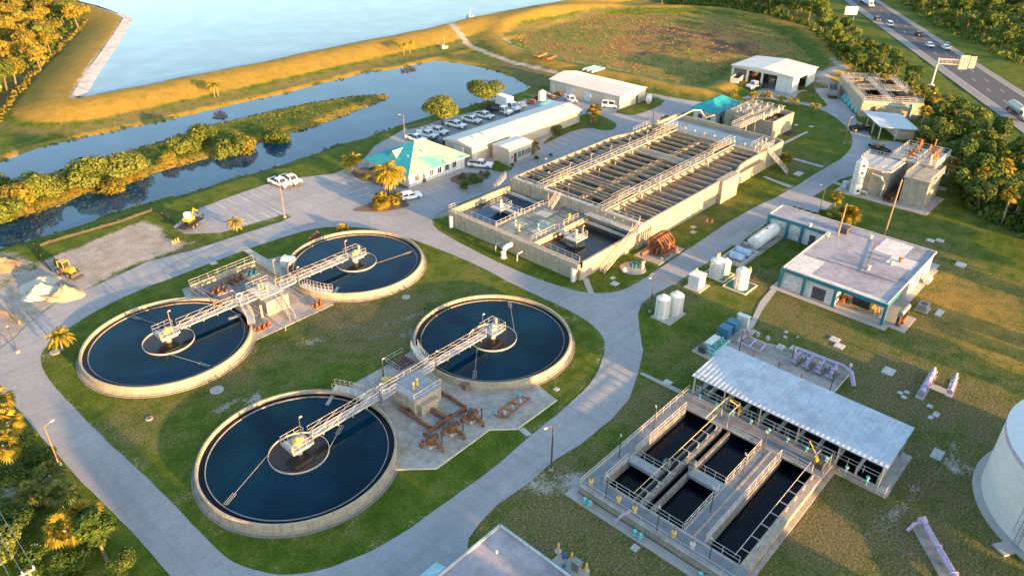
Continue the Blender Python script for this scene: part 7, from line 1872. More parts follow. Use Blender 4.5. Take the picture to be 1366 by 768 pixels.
MB().beam((.8, 0, .9), (1.8, 0, 2.3), .2, .25).build('boom', yellow, t); MB().beam((1.7, 0, 2.3), (2.8, 0, 1.3), .16, .2).build('dipper', yellow, t); MB().box(2.6, 3.1, -.3, .3, .6, 1.2).build('bucket', darkm, t)
t = thing('flat_trailer', 'black flat trailer carrying the small yellow excavator', 'trailer', (55.7, 133.3, .05), R(25))
MB().box(-2.8, 2.8, -1.1, 1.1, .7, .84).beam((2.8, -.5, .8), (4.2, 0, .8), .1, .1).beam((2.8, .5, .8), (4.2, 0, .8), .1, .1).build('deck', black, t); wheels(t, (-.6, .5), 1.0, .38)
for (x, y), lb, m in (((207.5, 164.0), 'orange lit flat trailer parked on the slope by the dry basin track', rusto), ((203.0, 157.0), 'second rusty trailer on the slope beside the dry basin track', rust)):
    t = thing('work_trailer', lb, 'trailer', (*G(*({rusto: (720.5, 82), rust: (733, 85)}[m])), land1(*G(720, 83))), R(10))
    MB().box(-3, 3, -1, 1, .6, .75).box(-3, -2.9, -1, 1, .75, 1.5).box(-2.9, 2.9, -1, -.94, .75, 1.2).build('deck', m, t); wheels(t, (-.8, .5), .95, .4)
# ------------------------------------------------------------------ yard objects
def heap(name, label, x, y, r, h, m, seed):
    rs = np.random.default_rng(seed); b = MB(); n = 28; k = 9
    vs = [(0, 0, h)]
    for i in range(1, k + 1):
        for j in range(n):
            a = 2 * PI * j / n; q = i / k; rr = r * q * (1 + .16 * math.sin(a * 2 + seed) + .07 * math.sin(a * 5 + seed * 2))
            vs.append((rr * math.cos(a), rr * math.sin(a), max(h * (1 - q) ** 1.1 * (1 + .12 * rs.standard_normal()) - (.05 if i == k else 0), -.05)))
    fs = [(0, 1 + j, 1 + (j + 1) % n) for j in range(n)]
    for i in range(k - 1):
        for j in range(n): fs.append((1 + i * n + j, 1 + (i + 1) * n + j, 1 + (i + 1) * n + (j + 1) % n, 1 + i * n + (j + 1) % n))
    b.add(vs, fs); return tag(b.build(name, m, None, True, (x, y, .05)), label, 'sand heap')
heap('sand_heap', 'flat pale sand heap behind the other two', 27.8, 130.9, 2.9, 1.2, sandw, 1)
heap('sand_heap', 'whitest middle sand heap beside the yellow backhoe', 27.0, 127.3, 2.7, 1.9, sandw, 2)
heap('sand_heap', 'tan sand heap against the low timber wall', 29.4, 123.8, 2.6, 1.9, sand, 3)
heap('soil_heap', 'brown sunlit soil heap at the left edge of the photo', *G(2, 355), 3.0, 1.8, mat('brown_soil', (.30, .19, .10), .95, dirt=(.16, .10, .06), dirt_amt=.6, var=.2, bump=.5), 4)['category'] = 'soil heap'
def barrier(label, pts, h=.6, m=wood, th=.3):
    t = thing('low_barrier', label, 'barrier', (*pts[0], 0)); b = MB(); p0 = Vector(pts[0])
    for a, c in zip(pts[:-1], pts[1:]):
        a, c = Vector(a) - p0, Vector(c) - p0; b.beam((a.x, a.y, h), (c.x, c.y, h), th, h)
    b.build('wall', m, t)
barrier('low brown timber wall holding back the tan sand heap', GP(Z4((105, 425), (160, 437), (235, 445), (225, 420))), .6, wood)
barrier('low brown barrier along the road at the left edge', GP(Z4((-20, 488), (40, 505), (80, 540))), .7, wood)
def silt(label, pts, h=.85, m=darkm):
    t = thing('silt_fence', label, 'fence', (*pts[0], 0)); p0 = Vector(pts[0]); f = MB(); s = MB()
    for a, c in zip(pts[:-1], pts[1:]):
        a, c = Vector(a), Vector(c); L = (c - a).length; n = max(1, int(L / 2.5))
        za = [land1(*(a.lerp(c, k / n))) for k in range(n + 1)]
        for k in range(n):
            p, q = a.lerp(c, k / n) - p0, a.lerp(c, (k + 1) / n) - p0
            f.add([(p.x, p.y, za[k] - .05), (q.x, q.y, za[k + 1] - .05), (q.x, q.y, za[k + 1] + h - .12 * (k % 2)), (p.x, p.y, za[k] + h - .12 * ((k + 1) % 2))], [(0, 1, 2, 3)])
            s.beam((p.x, p.y, za[k] + h + .15), (p.x + .02, p.y + .3, za[k] - .1), .07, .07)
    f.build('fabric', m, t); s.build('stakes', wood, t)
silt('black silt fence from the dirt yard to the excavator trailer', GP(Z4((138, 240), (200, 218), (330, 180), (470, 140), (600, 93), (640, 112), (692, 147))), .55, mat('silt_fabric', (.05, .045, .04), .9, var=.2))
silt('short silt fence running beside the yellow backhoe', GP(Z4((138, 240), (165, 285), (205, 335))), .9, mat('silt_fabric', (.05, .045, .04)))
def cone(label, x, y, grp=None):
    t = thing('traffic_cone', label, 'cone', (x, y, 0), 0, grp)
    sharp(MB().lathe(0, 0, [(.24, .04), (.06, .85), (0.001, .86)], 12).build('cone_body', orange, t)); MB().box(-.3, .3, -.3, .3, 0, .04).build('base', orange, t); sharp(MB().lathe(0, 0, [(.165, .38), (.125, .56)], 12).build('white_band', white, t))
cone('left orange traffic cone on the grass along the basin wall', *G(943, 296)); cone('right orange traffic cone on the grass along the basin wall', *G(949.5, 297))
for i, (px, py) in enumerate(((231, 326), (234.5, 324), (238, 322))): cone('orange cone in the trio on the verge beside the dirt yard', *G(px, py), 'three orange cones by the dirt yard')
hatches = [(Z6, 1108, 305, 2.0, 1.6, 'right of the control building, alone on brown grass'), (Z6, 1025, 495, 2.4, 1.0, 'lower right of the control building condenser'), (Z6, 612, 600, 1.5, 1.4, 'upper one of two above the lilac pump row'), (Z6, 630, 625, 1.5, 1.4, 'lower one of two above the lilac pump row'),
    (Z6, 825, 725, 2.0, 1.6, 'between the gallery pad and the H shaped lilac pipes'), (Z6, 990, 210, 1.4, 1.4, 'left one of two near the blue tarped machine'), (Z6, 1027, 210, 1.4, 1.4, 'right one of two near the blue tarped machine'),
    (Z9, 1017, 290, 2.2, 1.3, 'right of the silver roof, alone on the lawn'), (Z9, 870, 48, .7, .7, 'leftmost of three small ones left of the H shaped pipes'), (Z9, 897, 46, .7, .7, 'rightmost of three small ones left of the H shaped pipes'), (Z9, 885, 65, .7, .7, 'lowest of three small ones left of the H shaped pipes'),
    (Z9, 987, 100, .8, .7, 'upper small one under the H shaped pipes'), (Z9, 1012, 133, 1.2, .8, 'middle one under the H shaped pipes'), (Z9, 990, 145, .8, .6, 'lowest small one under the H shaped pipes'), (Z9, 806, 433, 1.5, 1.3, 'at the right foot of the silver roofed shed'),
    (Z6, 55, 157, 1.2, 1.0, 'upper brown one on the grass by the basin wall'), (Z6, 55, 177, 1.2, 1.0, 'lower brown one on the grass by the basin wall'), (Z5, 1093, 380, 1.4, 1.2, 'by the front foot of the long basin stair'), (Z5, 1085, 358, 1.0, .8, 'small one above the stair foot hatch'),
    (Z3, 470, 685, 2.6, 1.6, 'large one by the palm at the right rear corner of the basin'), (Z3, 520, 500, 1.2, 1.0, 'near the dark grate right of the headworks'), (Z3, 460, 494, 1.2, .9, 'beside the headworks walk'), (Z6, 420, 570, .6, .5, 'tiny upper one left of the pair above the pump row'), (Z6, 417, 590, .6, .5, 'tiny lower one left of the pair above the pump row'),
    (Z8, 862, 33, .8, .7, 'on the strip between the rusty pad and the road'), (Z8, 1173, 658, .9, .8, 'below the filter basin front wall'), (Z8, 1300, 8, 1.3, 1.2, 'beside the filter walk, left one'), (Z4, 842, 300, 1.2, 1.0, 'on the verge by the road above the pump vault'), (Zm(840, 120, 4.267), 915, 470, .1, .1, '')]
for f_, px, py, w, h, lb in hatches:
    if not lb: continue
    x, y = G(*f_((px, py))[0])
    t = thing('hatch_lid', ('pale hatch lid ' + lb), 'hatch', (x, y, 0), 0)
    MB().box(-w / 2, w / 2, -h / 2, h / 2, -.03, .1).build('frame', walkm, t); MB().box(-w / 2 + .1, w / 2 - .1, -h / 2 + .08, h / 2 - .08, .1, .13).build('lid', concw if f_ is not Z6 or px > 100 else sand, t)
for f_, px, py, r_, lb in ((Z7, 854, 36, .6, 'between the leftmost and the nearest clarifier'), (Z5, 270, 432, .45, 'below the farthest clarifier'), (Z5, 875, 448, .35, 'in the road near the junction'), (Z7, 588, 148, .3, 'brown, on the lawn below the leftmost clarifier'), (Z4, 218, 648, .5, 'at the foot of the roadside palm'), (K_ := Zm(1090, 170, 6.4), 1055, 522, .8, 'right of the sludge tanks')):
    x, y = G(*f_((px, py))[0]); t = thing('manhole', 'round manhole cover ' + lb, 'manhole', (x, y, .05))
    sharp(MB().lathe(0, 0, [(r_ * 1.5, -.06), (r_ * 1.5, .03), (r_, .035)], 24).build('collar', walkm, t)); sharp(MB().lathe(0, 0, [(r_, .0), (r_, .06), (0.001, .06)], 20).build('cover', steel if px != 588 else rust, t))
struct(MB().box(*sorted((G(1050, 178)[0] - 1.6, G(1050, 178)[0] + 2.4)), *sorted((G(1050, 178)[1] - 1.5, G(1050, 178)[1] + 1.5)), -.02, .08).build('drain_grate', black))
t = thing('propane_tank', 'small white tank on legs in the lawn beside the warehouse', 'tank', (*G(865, 138), .1), R(30))
sharp(MB().tube([(-1.9, 0, 1.3), (-1.7, 0, 1.3), (1.7, 0, 1.3), (1.9, 0, 1.3)], [.5, .85, .85, .5], 18).build('shell', white, t))
for q in (-1.1, 1.1): MB().box(q - .15, q + .15, -.6, .6, 0, .7).build('leg', conc, t)
t = thing('pipe_stack', 'stack of turquoise plastic pipes lying behind the workshop', 'pipes', (*G(731, 140), .1), R(10))
for i in range(7): sharp(MB().tube([(-3, i * .42 - 1.2, .25), (3, i * .42 - 1.2, .25)], .2, 8).build('pipe', turq, t))
t = thing('pipe_stack', 'turquoise and white pipes stacked behind the warehouse ridge', 'pipes', (*G(790, 99), land1(*G(790, 99))), R(0))
for i in range(8): sharp(MB().tube([(-3.5 + i % 3, i * .6 - 2.2, .4), (3.5, i * .6 - 2.2, .4)], .28, 8).build('pipe', turq if i % 3 else white, t))
u = upright('water_tank', 'white upright tank in the storage yard between the workshop and warehouse', *G(723, 135), 1.1, 2.6)
for i, (px, py) in enumerate(((697, 143), (709, 138), (716, 133), (732, 129), (738, 132), (745, 128))):
    t = thing('pallet_stack', ['white crate at the left end of the storage yard', 'rusty frame stack left of the white storage tank', 'dark frame stack behind the white storage tank', 'grey steel stack right of the white storage tank', 'brown timber stack by the yard edge', 'rusty stack nearest the warehouse'][i], 'materials', (*G(px, py), .05), i * .4)
    random.seed(i)
    b = MB()
    for k in range(5): b.obox((random.uniform(-.5, .5), random.uniform(-.5, .5), .15 + k * .22), (2.0, random.uniform(.5, 1.4), .18), random.uniform(-.15, .15))
    b.build('boards', [white, rust, darkm, steel, wood, rust][i], t); MB().box(-.9, .9, -.6, .6, 0, .06).build('pallet', wood, t)
for px, py, lb in ((592, 66, 'small pale pump box with a mast on the pond bank'), (627, 27, 'small gate platform with a mast on the lake crest')):
    x, y = G(px, py, 2 if py < 50 else 0); t = thing('intake_box', lb, 'intake', (x, y, land1(x, y)))
    MB().box(-1.4, 1.4, -.8, .8, 0, .8).box(-1.2, -.4, -.6, .6, .8, 1.4).build('box', walkm, t); MB().tube([(.3, 0, 0), (.3, 0, 4.2)], .08, 6).build('mast', steel, t)
# highway gantry and billboard
t = thing('sign_gantry', 'cantilever highway sign gantry with two sunlit sign panels seen from behind', 'sign gantry')
b0 = Vector((*G(1241.7, 114.4), 0)); b1 = Vector((b0.x, b0.y, 8.6)); e = Vector((*G(1301, 84, 8.0), 8.0)); dr = Vector((hn.x, hn.y, 0)); Lg = max(9, (e - b1).dot(dr) if (e - b1).dot(dr) > 0 else 12); Lg = min(Lg, 13)
sharp(MB().tube([b0, b0 + Vector((0, 0, 5)), b1], [.4, .33, .28], 12).build('post', rail_m, t)); MB().box(b0.x - .8, b0.x + .8, b0.y - .8, b0.y + .8, -.1, .4).build('footing', concw, t)
tr = MB()
for z in (6.9, 8.3):
    for s in (-.35, .35): tr.tube([Vector((b0.x, b0.y, z)) + Vector((hd.x, hd.y, 0)) * s, Vector((b0.x, b0.y, z)) + Vector((hd.x, hd.y, 0)) * s + dr * Lg], .09, 6)
for k in range(9):
    p = Vector((b0.x, b0.y, 6.9)) + dr * Lg * k / 8; q = Vector((b0.x, b0.y, 8.3)) + dr * Lg * min(8, k + 1) / 8
    for s in (-.35, .35): v = Vector((hd.x, hd.y, 0)) * s; tr.tube([p + v, q + v], .05, 5).tube([p + v, p + v + Vector((0, 0, 1.4))], .05, 5)
tr.build('truss', rail_m, t)
for k, (u0, u1, z0, z1) in enumerate(((.60, .86, 5.6, 9.8), (.88, 1.06, 6.0, 9.6))):
    v = Vector((hd.x, hd.y, 0)) * .5; A_ = b0 + dr * Lg * u0 + v; B_ = b0 + dr * Lg * u1 + v
    o = MB().beam((A_.x, A_.y, z1), (B_.x, B_.y, z1), .08, z1 - z0).build('sign_panel', rail_m, t)
    rb = MB()
    for q in range(4): zq_ = z0 + (z1 - z0) * (q + .5) / 4; rb.beam((A_.x + hd.x * .1, A_.y + hd.y * .1, zq_), (B_.x + hd.x * .1, B_.y + hd.y * .1, zq_), .12, .16)
    for q in (.15, .5, .85): p = A_.lerp(B_, q); rb.tube([(p.x + hd.x * .2, p.y + hd.y * .2, z0), (p.x + hd.x * .2, p.y + hd.y * .2, z1)], .07, 5)
    rb.build('stiffener', rail_m, o)
t = thing('highway_sign', 'blank white back of a roadside sign on two posts at the top right', 'road sign', (*G(1133, 27), 0), hr + PI / 2)
MB().box(-2.6, 2.6, -.06, .06, 2.2, 5.6).build('panel', white, t)
for q in (-1.6, 1.6): MB().box(q - .08, q + .08, .07, .2, 0, 5.4).build('post', steel, t)
# ------------------------------------------------------------------ plants
def mesh_np(name, V, F, m):
    me = bpy.data.meshes.new(name); me.vertices.add(len(V)); me.vertices.foreach_set('co', V.astype(np.float32).ravel())
    k = F.shape[1]; me.loops.add(F.size); me.loops.foreach_set('vertex_index', F.ravel().astype(np.int32))
    me.polygons.add(len(F)); me.polygons.foreach_set('loop_start', np.arange(len(F)) * k); me.update(calc_edges=True); me.materials.append(m)
    return me
def quads(C, N, size, rs, aspect=1.5):
    """leaf faces at C, roughly facing N"""
    n = len(C); A = rs.standard_normal((n, 3)); N = N / (np.linalg.norm(N, axis=1, keepdims=True) + 1e-9)
    T = np.cross(N, A); T /= np.linalg.norm(T, axis=1, keepdims=True) + 1e-9; B = np.cross(N, T)
    s = size * rs.uniform(.6, 1.4, (n, 1)); T = T * s; B = B * s / aspect
    V = np.stack([C - T, C + B * .9, C + T, C - B * .9], 1).reshape(-1, 3)
    return V, np.arange(4 * n).reshape(-1, 4)
def crown_mesh(name, m, seed, rx, rz, zc, lobes, n, leaf, flat=.75, jit=.9):
    rs = np.random.default_rng(seed); Cs = []; Ns = []
    for k in range(lobes):
        d = rs.standard_normal(3); d /= np.linalg.norm(d); d[2] = d[2] * .8 + .1
        q = rs.uniform(.25, .72); c = np.array([d[0] * rx * q, d[1] * rx * q, zc + d[2] * rz * q]); r = rx * rs.uniform(.32, .52)
        kk = n // lobes; u = rs.standard_normal((kk, 3)); u /= np.linalg.norm(u, axis=1, keepdims=True)
        rad = r * rs.uniform(.55, 1.08, (kk, 1)) ** .6
        keep = u[:, 2] > -.55
        Cs.append((c + u * rad * np.array([1, 1, flat]))[keep]); Ns.append((u + rs.standard_normal((kk, 3)) * jit * .5 + np.array([0, 0, .35]))[keep])
    V, F = quads(np.concatenate(Cs), np.concatenate(Ns), leaf, rs)
    return mesh_np(name, V, F, m)
def trunk_mesh(name, m, h, r, seed, limbs=4, spread=1.5, lean=.05):
    rs = random.Random(seed); b = MB()
    top = Vector((rs.uniform(-lean, lean) * h, rs.uniform(-lean, lean) * h, h * .55))
    b.tube([(0, 0, -.2), top * .5 + Vector((.05, 0, 0)), top], [r, r * .75, r * .6], 7)
    for k in range(limbs):
        a = 2 * PI * k / max(1, limbs) + rs.random(); e = top + Vector((math.cos(a) * spread, math.sin(a) * spread, h * rs.uniform(.2, .4)))
        b.tube([top - Vector((0, 0, .3)), top.lerp(e, .5) + Vector((0, 0, .2)), e], [r * .5, r * .35, r * .12], 5)
    me = bpy.data.meshes.new(name); me.from_pydata(b.v, [], b.f); me.materials.append(m); return me
def palm_mesh(seed, kind, m=leaf_palm):
    """kind 'fan' (cabbage palm) or 'feather' (queen palm); crown centred on the origin"""
    rs = np.random.default_rng(seed); V = []; F = []
    nf = 34 if kind == 'fan' else 26
    for i in range(nf):
        az = i * 2.399 + rs.uniform(-.2, .2); el = R(rs.uniform(-35, 80)) if kind == 'fan' else R(rs.uniform(5, 70))
        d = np.array([math.cos(az), math.sin(az), 0]); up = np.array([0, 0, 1.]); side = np.array([-d[1], d[0], 0])
        L = rs.uniform(1.3, 1.7) if kind == 'fan' else rs.uniform(2.2, 3.0)
        if kind == 'fan':
            hub = d * math.cos(el) * L * .55 + up * math.sin(el) * L * .55
            ax = d * math.cos(el) + up * math.sin(el); sv = np.cross(ax, up) if abs(ax[2]) < .95 else side; sv = side
            nseg = 9
            for k in range(nseg):
                a = (k / (nseg - 1) - .5) * 2.6; dd = ax * math.cos(a) + sv * math.sin(a); dd = dd + np.array([0, 0, -.22 - .1 * abs(a)]); w = np.cross(dd, ax + .3) * .0 + sv * math.cos(a) * .09 - ax * math.sin(a) * .09
                ln = .95 * (1 - .12 * abs(a)); n0 = len(V); V += [hub - w * .6, hub + dd * ln * .6 + w, hub + dd * ln + np.array([0, 0, -.15]), hub + dd * ln * .6 - w]; F.append((n0, n0 + 1, n0 + 2, n0 + 3))
        else:
            ns = 11; pts = []; p = np.zeros(3); e = el
            for k in range(ns + 1):
                pts.append(p.copy()); p = p + (d * math.cos(e) + up * math.sin(e)) * L / ns; e -= .19
            for k in range(1, ns + 1):
                t_ = (pts[k] - pts[k - 1]); t_ /= np.linalg.norm(t_); wl = .75 * math.sin(PI * min(1, .15 + k / ns * .8))
                for s in (-1, 1):
                    dd = side * s * .8 + t_ * .5 + np.array([0, 0, -.55]); dd /= np.linalg.norm(dd); q = pts[k]; w = t_ * .14
                    n0 = len(V); V += [q - w, q + dd * wl * .6 - w * .6, q + dd * wl, q + dd * wl * .5 + w * 1.2]; F.append((n0, n0 + 1, n0 + 2, n0 + 3))
    return mesh_np('palm_crown', np.array(V), np.array(F), m)
def plant(name, label, cat, loc, crown, trunk, s=1.0, rz=None, group=None, extra=None, cname='crown'):
    rz = random.random() * 6.28 if rz is None else rz
    t = thing(name, label, cat, loc, rz, group); t.scale = (s, s, s) if not isinstance(s, tuple) else s
    c = bpy.data.objects.new(cname, crown); COL.objects.link(c); c.parent = t
    if extra: c.location = extra
    if trunk: o = bpy.data.objects.new('trunk', trunk); COL.objects.link(o); o.parent = t
    return t
random.seed(77)
BELT = []
wood_c = [crown_mesh('tree_crown', m, 100 + i, 3.3, rz, zc, lb, n, .34) for i, (m, rz, zc, lb, n) in enumerate(((leaf_dark, 3.2, 5.0, 12, 2300), (leaf_dark, 2.6, 4.4, 10, 2000), (leaf_oliv, 3.0, 4.8, 11, 2100), (leaf_dark, 4.2, 6.0, 13, 2500), (leaf_oliv, 2.6, 4.0, 9, 1800), (leaf_gold, 2.8, 4.6, 11, 2000)))]
wood_t = [trunk_mesh('tree_trunk', bark, h, .22, i, 4, 1.4) for i, h in enumerate((6.0, 5.5, 7))]
def spread_points(poly, gap, n, seed, inner=None):
    rs = random.Random(seed); xs = [p[0] for p in poly]; ys = [p[1] for p in poly]; out = []; cells = {}
    g = np.random.default_rng(seed); m = n * 25
    X = g.uniform(min(xs), max(xs), m); Y = g.uniform(min(ys), max(ys), m); k = inside(X, Y, poly)
    for x, y in zip(X[k], Y[k]):
        c = (int(x // gap), int(y // gap))
        if any((x - a) ** 2 + (y - b) ** 2 < gap * gap for i in (-1, 0, 1) for j in (-1, 0, 1) for a, b in cells.get((c[0] + i, c[1] + j), ())): continue
        cells.setdefault(c, []).append((x, y)); out.append((float(x), float(y)))
        if len(out) >= n: break
    return out
def forest(poly, gap, n, seed, label, group, kinds, smin, smax, name='broadleaf_tree'):
    rs = random.Random(seed)
    for x, y in spread_points(poly, gap, n, seed):
        k = rs.choice(kinds); s = rs.uniform(smin, smax)
        plant(name, label, 'tree', (x, y, land1(x, y) - .1), wood_c[k], wood_t[k % 3], (s * rs.uniform(.9, 1.15), s * rs.uniform(.9, 1.15), s * rs.uniform(.85, 1.15)), rs.random() * 6, group)
forest(GP([(-60, 175), (0, 158), (45, 112), (80, 70), (118, 34), (112, -5), (90, -40), (-60, -20)]), 5.2, 105, 1, 'tree in the sunlit golden green wood at the top left', 'trees of the top left wood', (5, 5, 2, 5, 2), 1.05, 1.6)
forest(GP([(880, 8), (960, 6), (1020, 20), (1090, 40), (1100, 34), (1085, 8), (1040, -18), (900, -15)]), 5.5, 55, 2, 'tree in the dark wood beyond the dry basin at the top', 'trees beyond the dry basin', (0, 3, 1, 2, 0), .9, 1.35)
forest(GP([(1085, 40), (1100, 34), (1128, 52), (1170, 82), (1200, 100), (1235, 128), (1215, 128), (1178, 104), (1140, 100), (1112, 78)]), 4.6, 29, 3, 'tree in the belt between dry basin, four cell tank and highway verge', 'trees along the highway behind the four cell tank', (0, 1, 2, 0), .75, 1.05)
forest(GP([(1226, 132), (1262, 140), (1300, 168), (1345, 205), (1400, 250), (1480, 330), (1400, 330), (1345, 312), (1300, 280), (1262, 236), (1235, 190)]), 4.6, 50, 4, 'tree in the belt between the highway and the scrubber tanks at right', 'trees along the highway at the right', (0, 1, 4, 2, 4), .75, 1.1)
forest(GP([(1185, -6), (1225, 22), (1262, 44), (1290, 62), (1366, 85), (1420, 110), (1480, 60), (1380, -40), (1200, -40)]), 6.0, 105, 5, 'tree in the wood across the highway at the top right', 'trees across the highway', (0, 1, 2, 4, 1), .95, 1.45)
for i, (px, py) in enumerate(((1176, 128), (1212, 150), (1250, 205), (1262, 245), (1275, 190), (1300, 262), (1290, 215), (1335, 300), (1330, 255), (1352, 290), (1240, 160), (1225, 178))): BELT.append((px, py))
# low brush under the woods and scattered shore tufts: nobody could count these
def tufts(name, P, size, m, k=5, seed=1, kind='tall grass', label=None, hz=1.0):
    rs = np.random.default_rng(seed); P = np.array(P, float); n = len(P); C = np.repeat(P, k, 0); sz = np.repeat(rs.uniform(.6, 1.4, (n, 1)) * size, k, 0)
    C = C + rs.standard_normal(C.shape) * sz * np.array([.45, .45, .0]); C[:, 2] += sz[:, 0] * .35 * hz * rs.uniform(.3, 1.2, len(C))
    N = rs.standard_normal(C.shape); N[:, 2] = abs(N[:, 2]) * .8
    V, F = quads(C, N, 1.0, rs); V = V.reshape(-1, 4, 3); c = C[:, None, :]; V = c + (V - c) * sz[:, :, None] * .45
    me = mesh_np(name, V.reshape(-1, 3), F, m); o = bpy.data.objects.new(name, me); COL.objects.link(o)
    return tag(o, label, kind, kind='stuff')
rs = np.random.default_rng(5)
def along(poly, step, off, jit, closed=True, ylim=None):
    out = []; n = len(poly)
    for i in range(n if closed else n - 1):
        a, b = Vector(poly[i]), Vector(poly[(i + 1) % n]); L = (b - a).length; nn = Vector((-(b - a).y, (b - a).x)).normalized()
        for k in range(int(L / step) + 1):
            p = a + (b - a) * rs.random() + nn * (off + rs.standard_normal() * jit)
            out.append((p.x, p.y))
    return out
def onland(L):
    A = np.array(L); Z_ = land(A[:, 0], A[:, 1]); return [(x, y, z) for (x, y), z in zip(L, Z_)]
P = along(canal_poly, .9, 0, .7) ; X = np.array([p[0] for p in P]); Y = np.array([p[1] for p in P])
den = vnoise(X, Y, 7, 21); P = [p for p, d_ in zip(P, den) if d_ > .52 and -30 < p[0] < 200]
tufts('shore_reeds', onland(P), .5, leaf_dark, 6, 2, 'reeds', 'dark reeds and brush along the canal banks')
P = along(isle_poly, .5, 0, .6); tufts('island_fringe', onland([p for p in P if p[0] > -20]), .38, leaf_reed, 6, 3, 'reeds', 'golden reeds fringing the long island')
P = spread_points(isle_poly, .5, 1500, 9); tufts('island_brush', onland(P), .38, leaf_dark, 6, 4, 'brush', 'low olive brush covering the island')
mi = [(x + (258 - x) * .06, y + (150 - y) * .06) for x, y in marsh_rim]
P = spread_points(mi, .8, 4200, 10); X = np.array([p[0] for p in P]); Y = np.array([p[1] for p in P]); dn = vnoise(X, Y, 14, 4)
tufts('marsh_brush', onland([p for p, d_ in zip(P, dn) if d_ > .58]), .45, leaf_oliv, 5, 5, 'brush', 'green brush patches in the dry basin')
tufts('marsh_grass', onland([p for p, d_ in zip(P, dn) if d_ <= .46]), .42, leaf_dry, 5, 6, 'dry grass', 'dry orange grass patches in the dry basin')
P = spread_points(GP([(0, 150), (70, 72), (125, 25), (118, 34), (60, 90), (0, 165), (-40, 160)]), 1.0, 300, 11); tufts('wood_edge_brush', onland(P), 1.1, leaf_gold, 6, 7, 'brush', 'golden brush at the edge of the top left wood')
P = []
for pl, n in ((GP([(-40, 100), (45, 95), (110, 30), (-40, -20)]), 700), (GP([(1180, -10), (1230, 26), (1300, 60), (1366, 92), (1420, 40), (1250, -40)]), 1000), (GP([(885, 4), (1020, 20), (1095, 42), (1128, 55), (1200, 104), (1240, 130), (1180, 108), (1115, 84), (1090, 50), (1000, -10)]), 700), (GP([(1226, 128), (1300, 168), (1400, 250), (1400, 330), (1300, 285), (1235, 195)]), 900)):
    P += spread_points(pl, .9, n, 12 + n)
tufts('undergrowth', onland(P), 1.5, leaf_dark, 7, 8, 'undergrowth', 'dark undergrowth beneath the woods along the highway', 1.6)
# island trees
isl = [((135, 243), 1.5, 5), ((118, 250), 1.2, 5), ((160, 236), 1.3, 2), ((178, 228), 1.0, 2), ((150, 252), 1.0, 5), ((268, 192), 1.15, 2), ((245, 203), .9, 5), ((258, 200), .8, 2), ((310, 202), 1.1, 5), ((325, 198), 1.2, 5), ((298, 205), .9, 2), ((366, 186), 1.0, 2), ((378, 184), .7, 0),
       ((45, 262), 1.25, 5), ((22, 276), 1.35, 5), ((62, 262), .9, 2), ((5, 292), 1.3, 5), ((-12, 262), 1.4, 2), ((82, 252), .8, 5), ((222, 218), .7, 2)]
isl_c = [crown_mesh('shrub_crown', m, 700 + i, 3.4, 2.5, 2.0, 14, 3400, .27, .85) for i, m in enumerate((leaf_oliv, leaf_oliv, leaf_gold))]
for i_, (p, s, k) in enumerate(isl):
    x, y = G(*p); s *= 1.08; plant('shrub_tree', 'rounded yellow green tree growing on the long canal island', 'tree', (x, y, land1(x, y) - .2), isl_c[(0, 1, 0, 1, 2)[i_ % 5]], None, (s, s, s * .9), None, 'rounded trees on the canal island')
oak_c = [crown_mesh('oak_crown', m, 300 + i, 4.6, 3.4, 5.6, 20, 9000, .23) for i, m in enumerate((leaf_oliv, leaf_oliv))]; oak_t = trunk_mesh('oak_trunk', bark, 6.5, .32, 5, 6, 2.4)
plant('oak_tree', 'left broad oak between the pond and the parked white trucks', 'tree', (*G(590, 166), 0), oak_c[0], oak_t, (1.2, 1.2, 1.0), 1, extra=(0, 0, -1.4))
plant('oak_tree', 'right broad oak between the pond and the lorries', 'tree', (*G(648, 140), 0), oak_c[1], oak_t, (1.25, 1.25, 1.05), 2.5, extra=(0, 0, -1.4))
fan = [palm_mesh(i, 'fan') for i in (1, 2, 3)]; fang = [palm_mesh(i, 'fan', leaf_pgrn) for i in (6, 7)]; fea = [palm_mesh(i, 'feather') for i in (4, 5)]; fand = palm_mesh(9, 'fan', leaf_gold)
def ptrunk(h, r=.17, seed=0, lean=.0):
    rr = random.Random(seed); b = MB().tube([(0, 0, -.2), (lean * .3, 0, h * .4), (lean, lean * .3, h)], [r * 1.25, r, r * .95], 8)
    me = bpy.data.meshes.new('palm_trunk'); me.from_pydata(b.v, [], b.f); me.materials.append(palmb)
    for p in me.polygons: p.use_smooth = True
    return me
def palm(label, px, py, h, kind='fan', s=1.0, group=None, multi=1, lean=0.2, xy=None):
    x, y = xy or G(px, py)
    t = thing('palm_tree', label, 'palm tree', (x, y, land1(x, y)), random.random() * 6, group)
    for k in range(multi):
        dx, dy, hh = (0, 0, h) if k == 0 else (random.uniform(-1.0, 1.0), random.uniform(-1, 1), h * random.uniform(.75, 1.05))
        tr = bpy.data.objects.new('trunk', ptrunk(hh, .17 if kind == 'fan' else .13, k, lean)); COL.objects.link(tr); tr.parent = t; tr.location = (dx, dy, 0)
        c = bpy.data.objects.new('crown', random.choice(fang if 'green' in label else fan if kind == 'fan' else fea)); COL.objects.link(c); c.parent = t; c.location = (dx + lean, dy + lean * .3, hh); c.scale = (s, s, s); c.rotation_euler = (0, 0, random.random() * 6)
    return t
palm('single palm on the lawn corner by the loop road at left', 84, 468, 2.4, 'feather', .95)
palm('bright palm at the edge of the left parking lot', 316, 308, 1.7, 'feather', .8)
palm('low bright palm behind the far clarifier', 457, 309, .5, 'fan', .9, lean=.1)
palm('palm at the left corner of the office lawn', 473, 232, 3.6, 'feather', 1.1, multi=2)
palm('tall multi stemmed palm in front of the office wall', 520, 262, 5.4, 'feather', 1.3, multi=6)
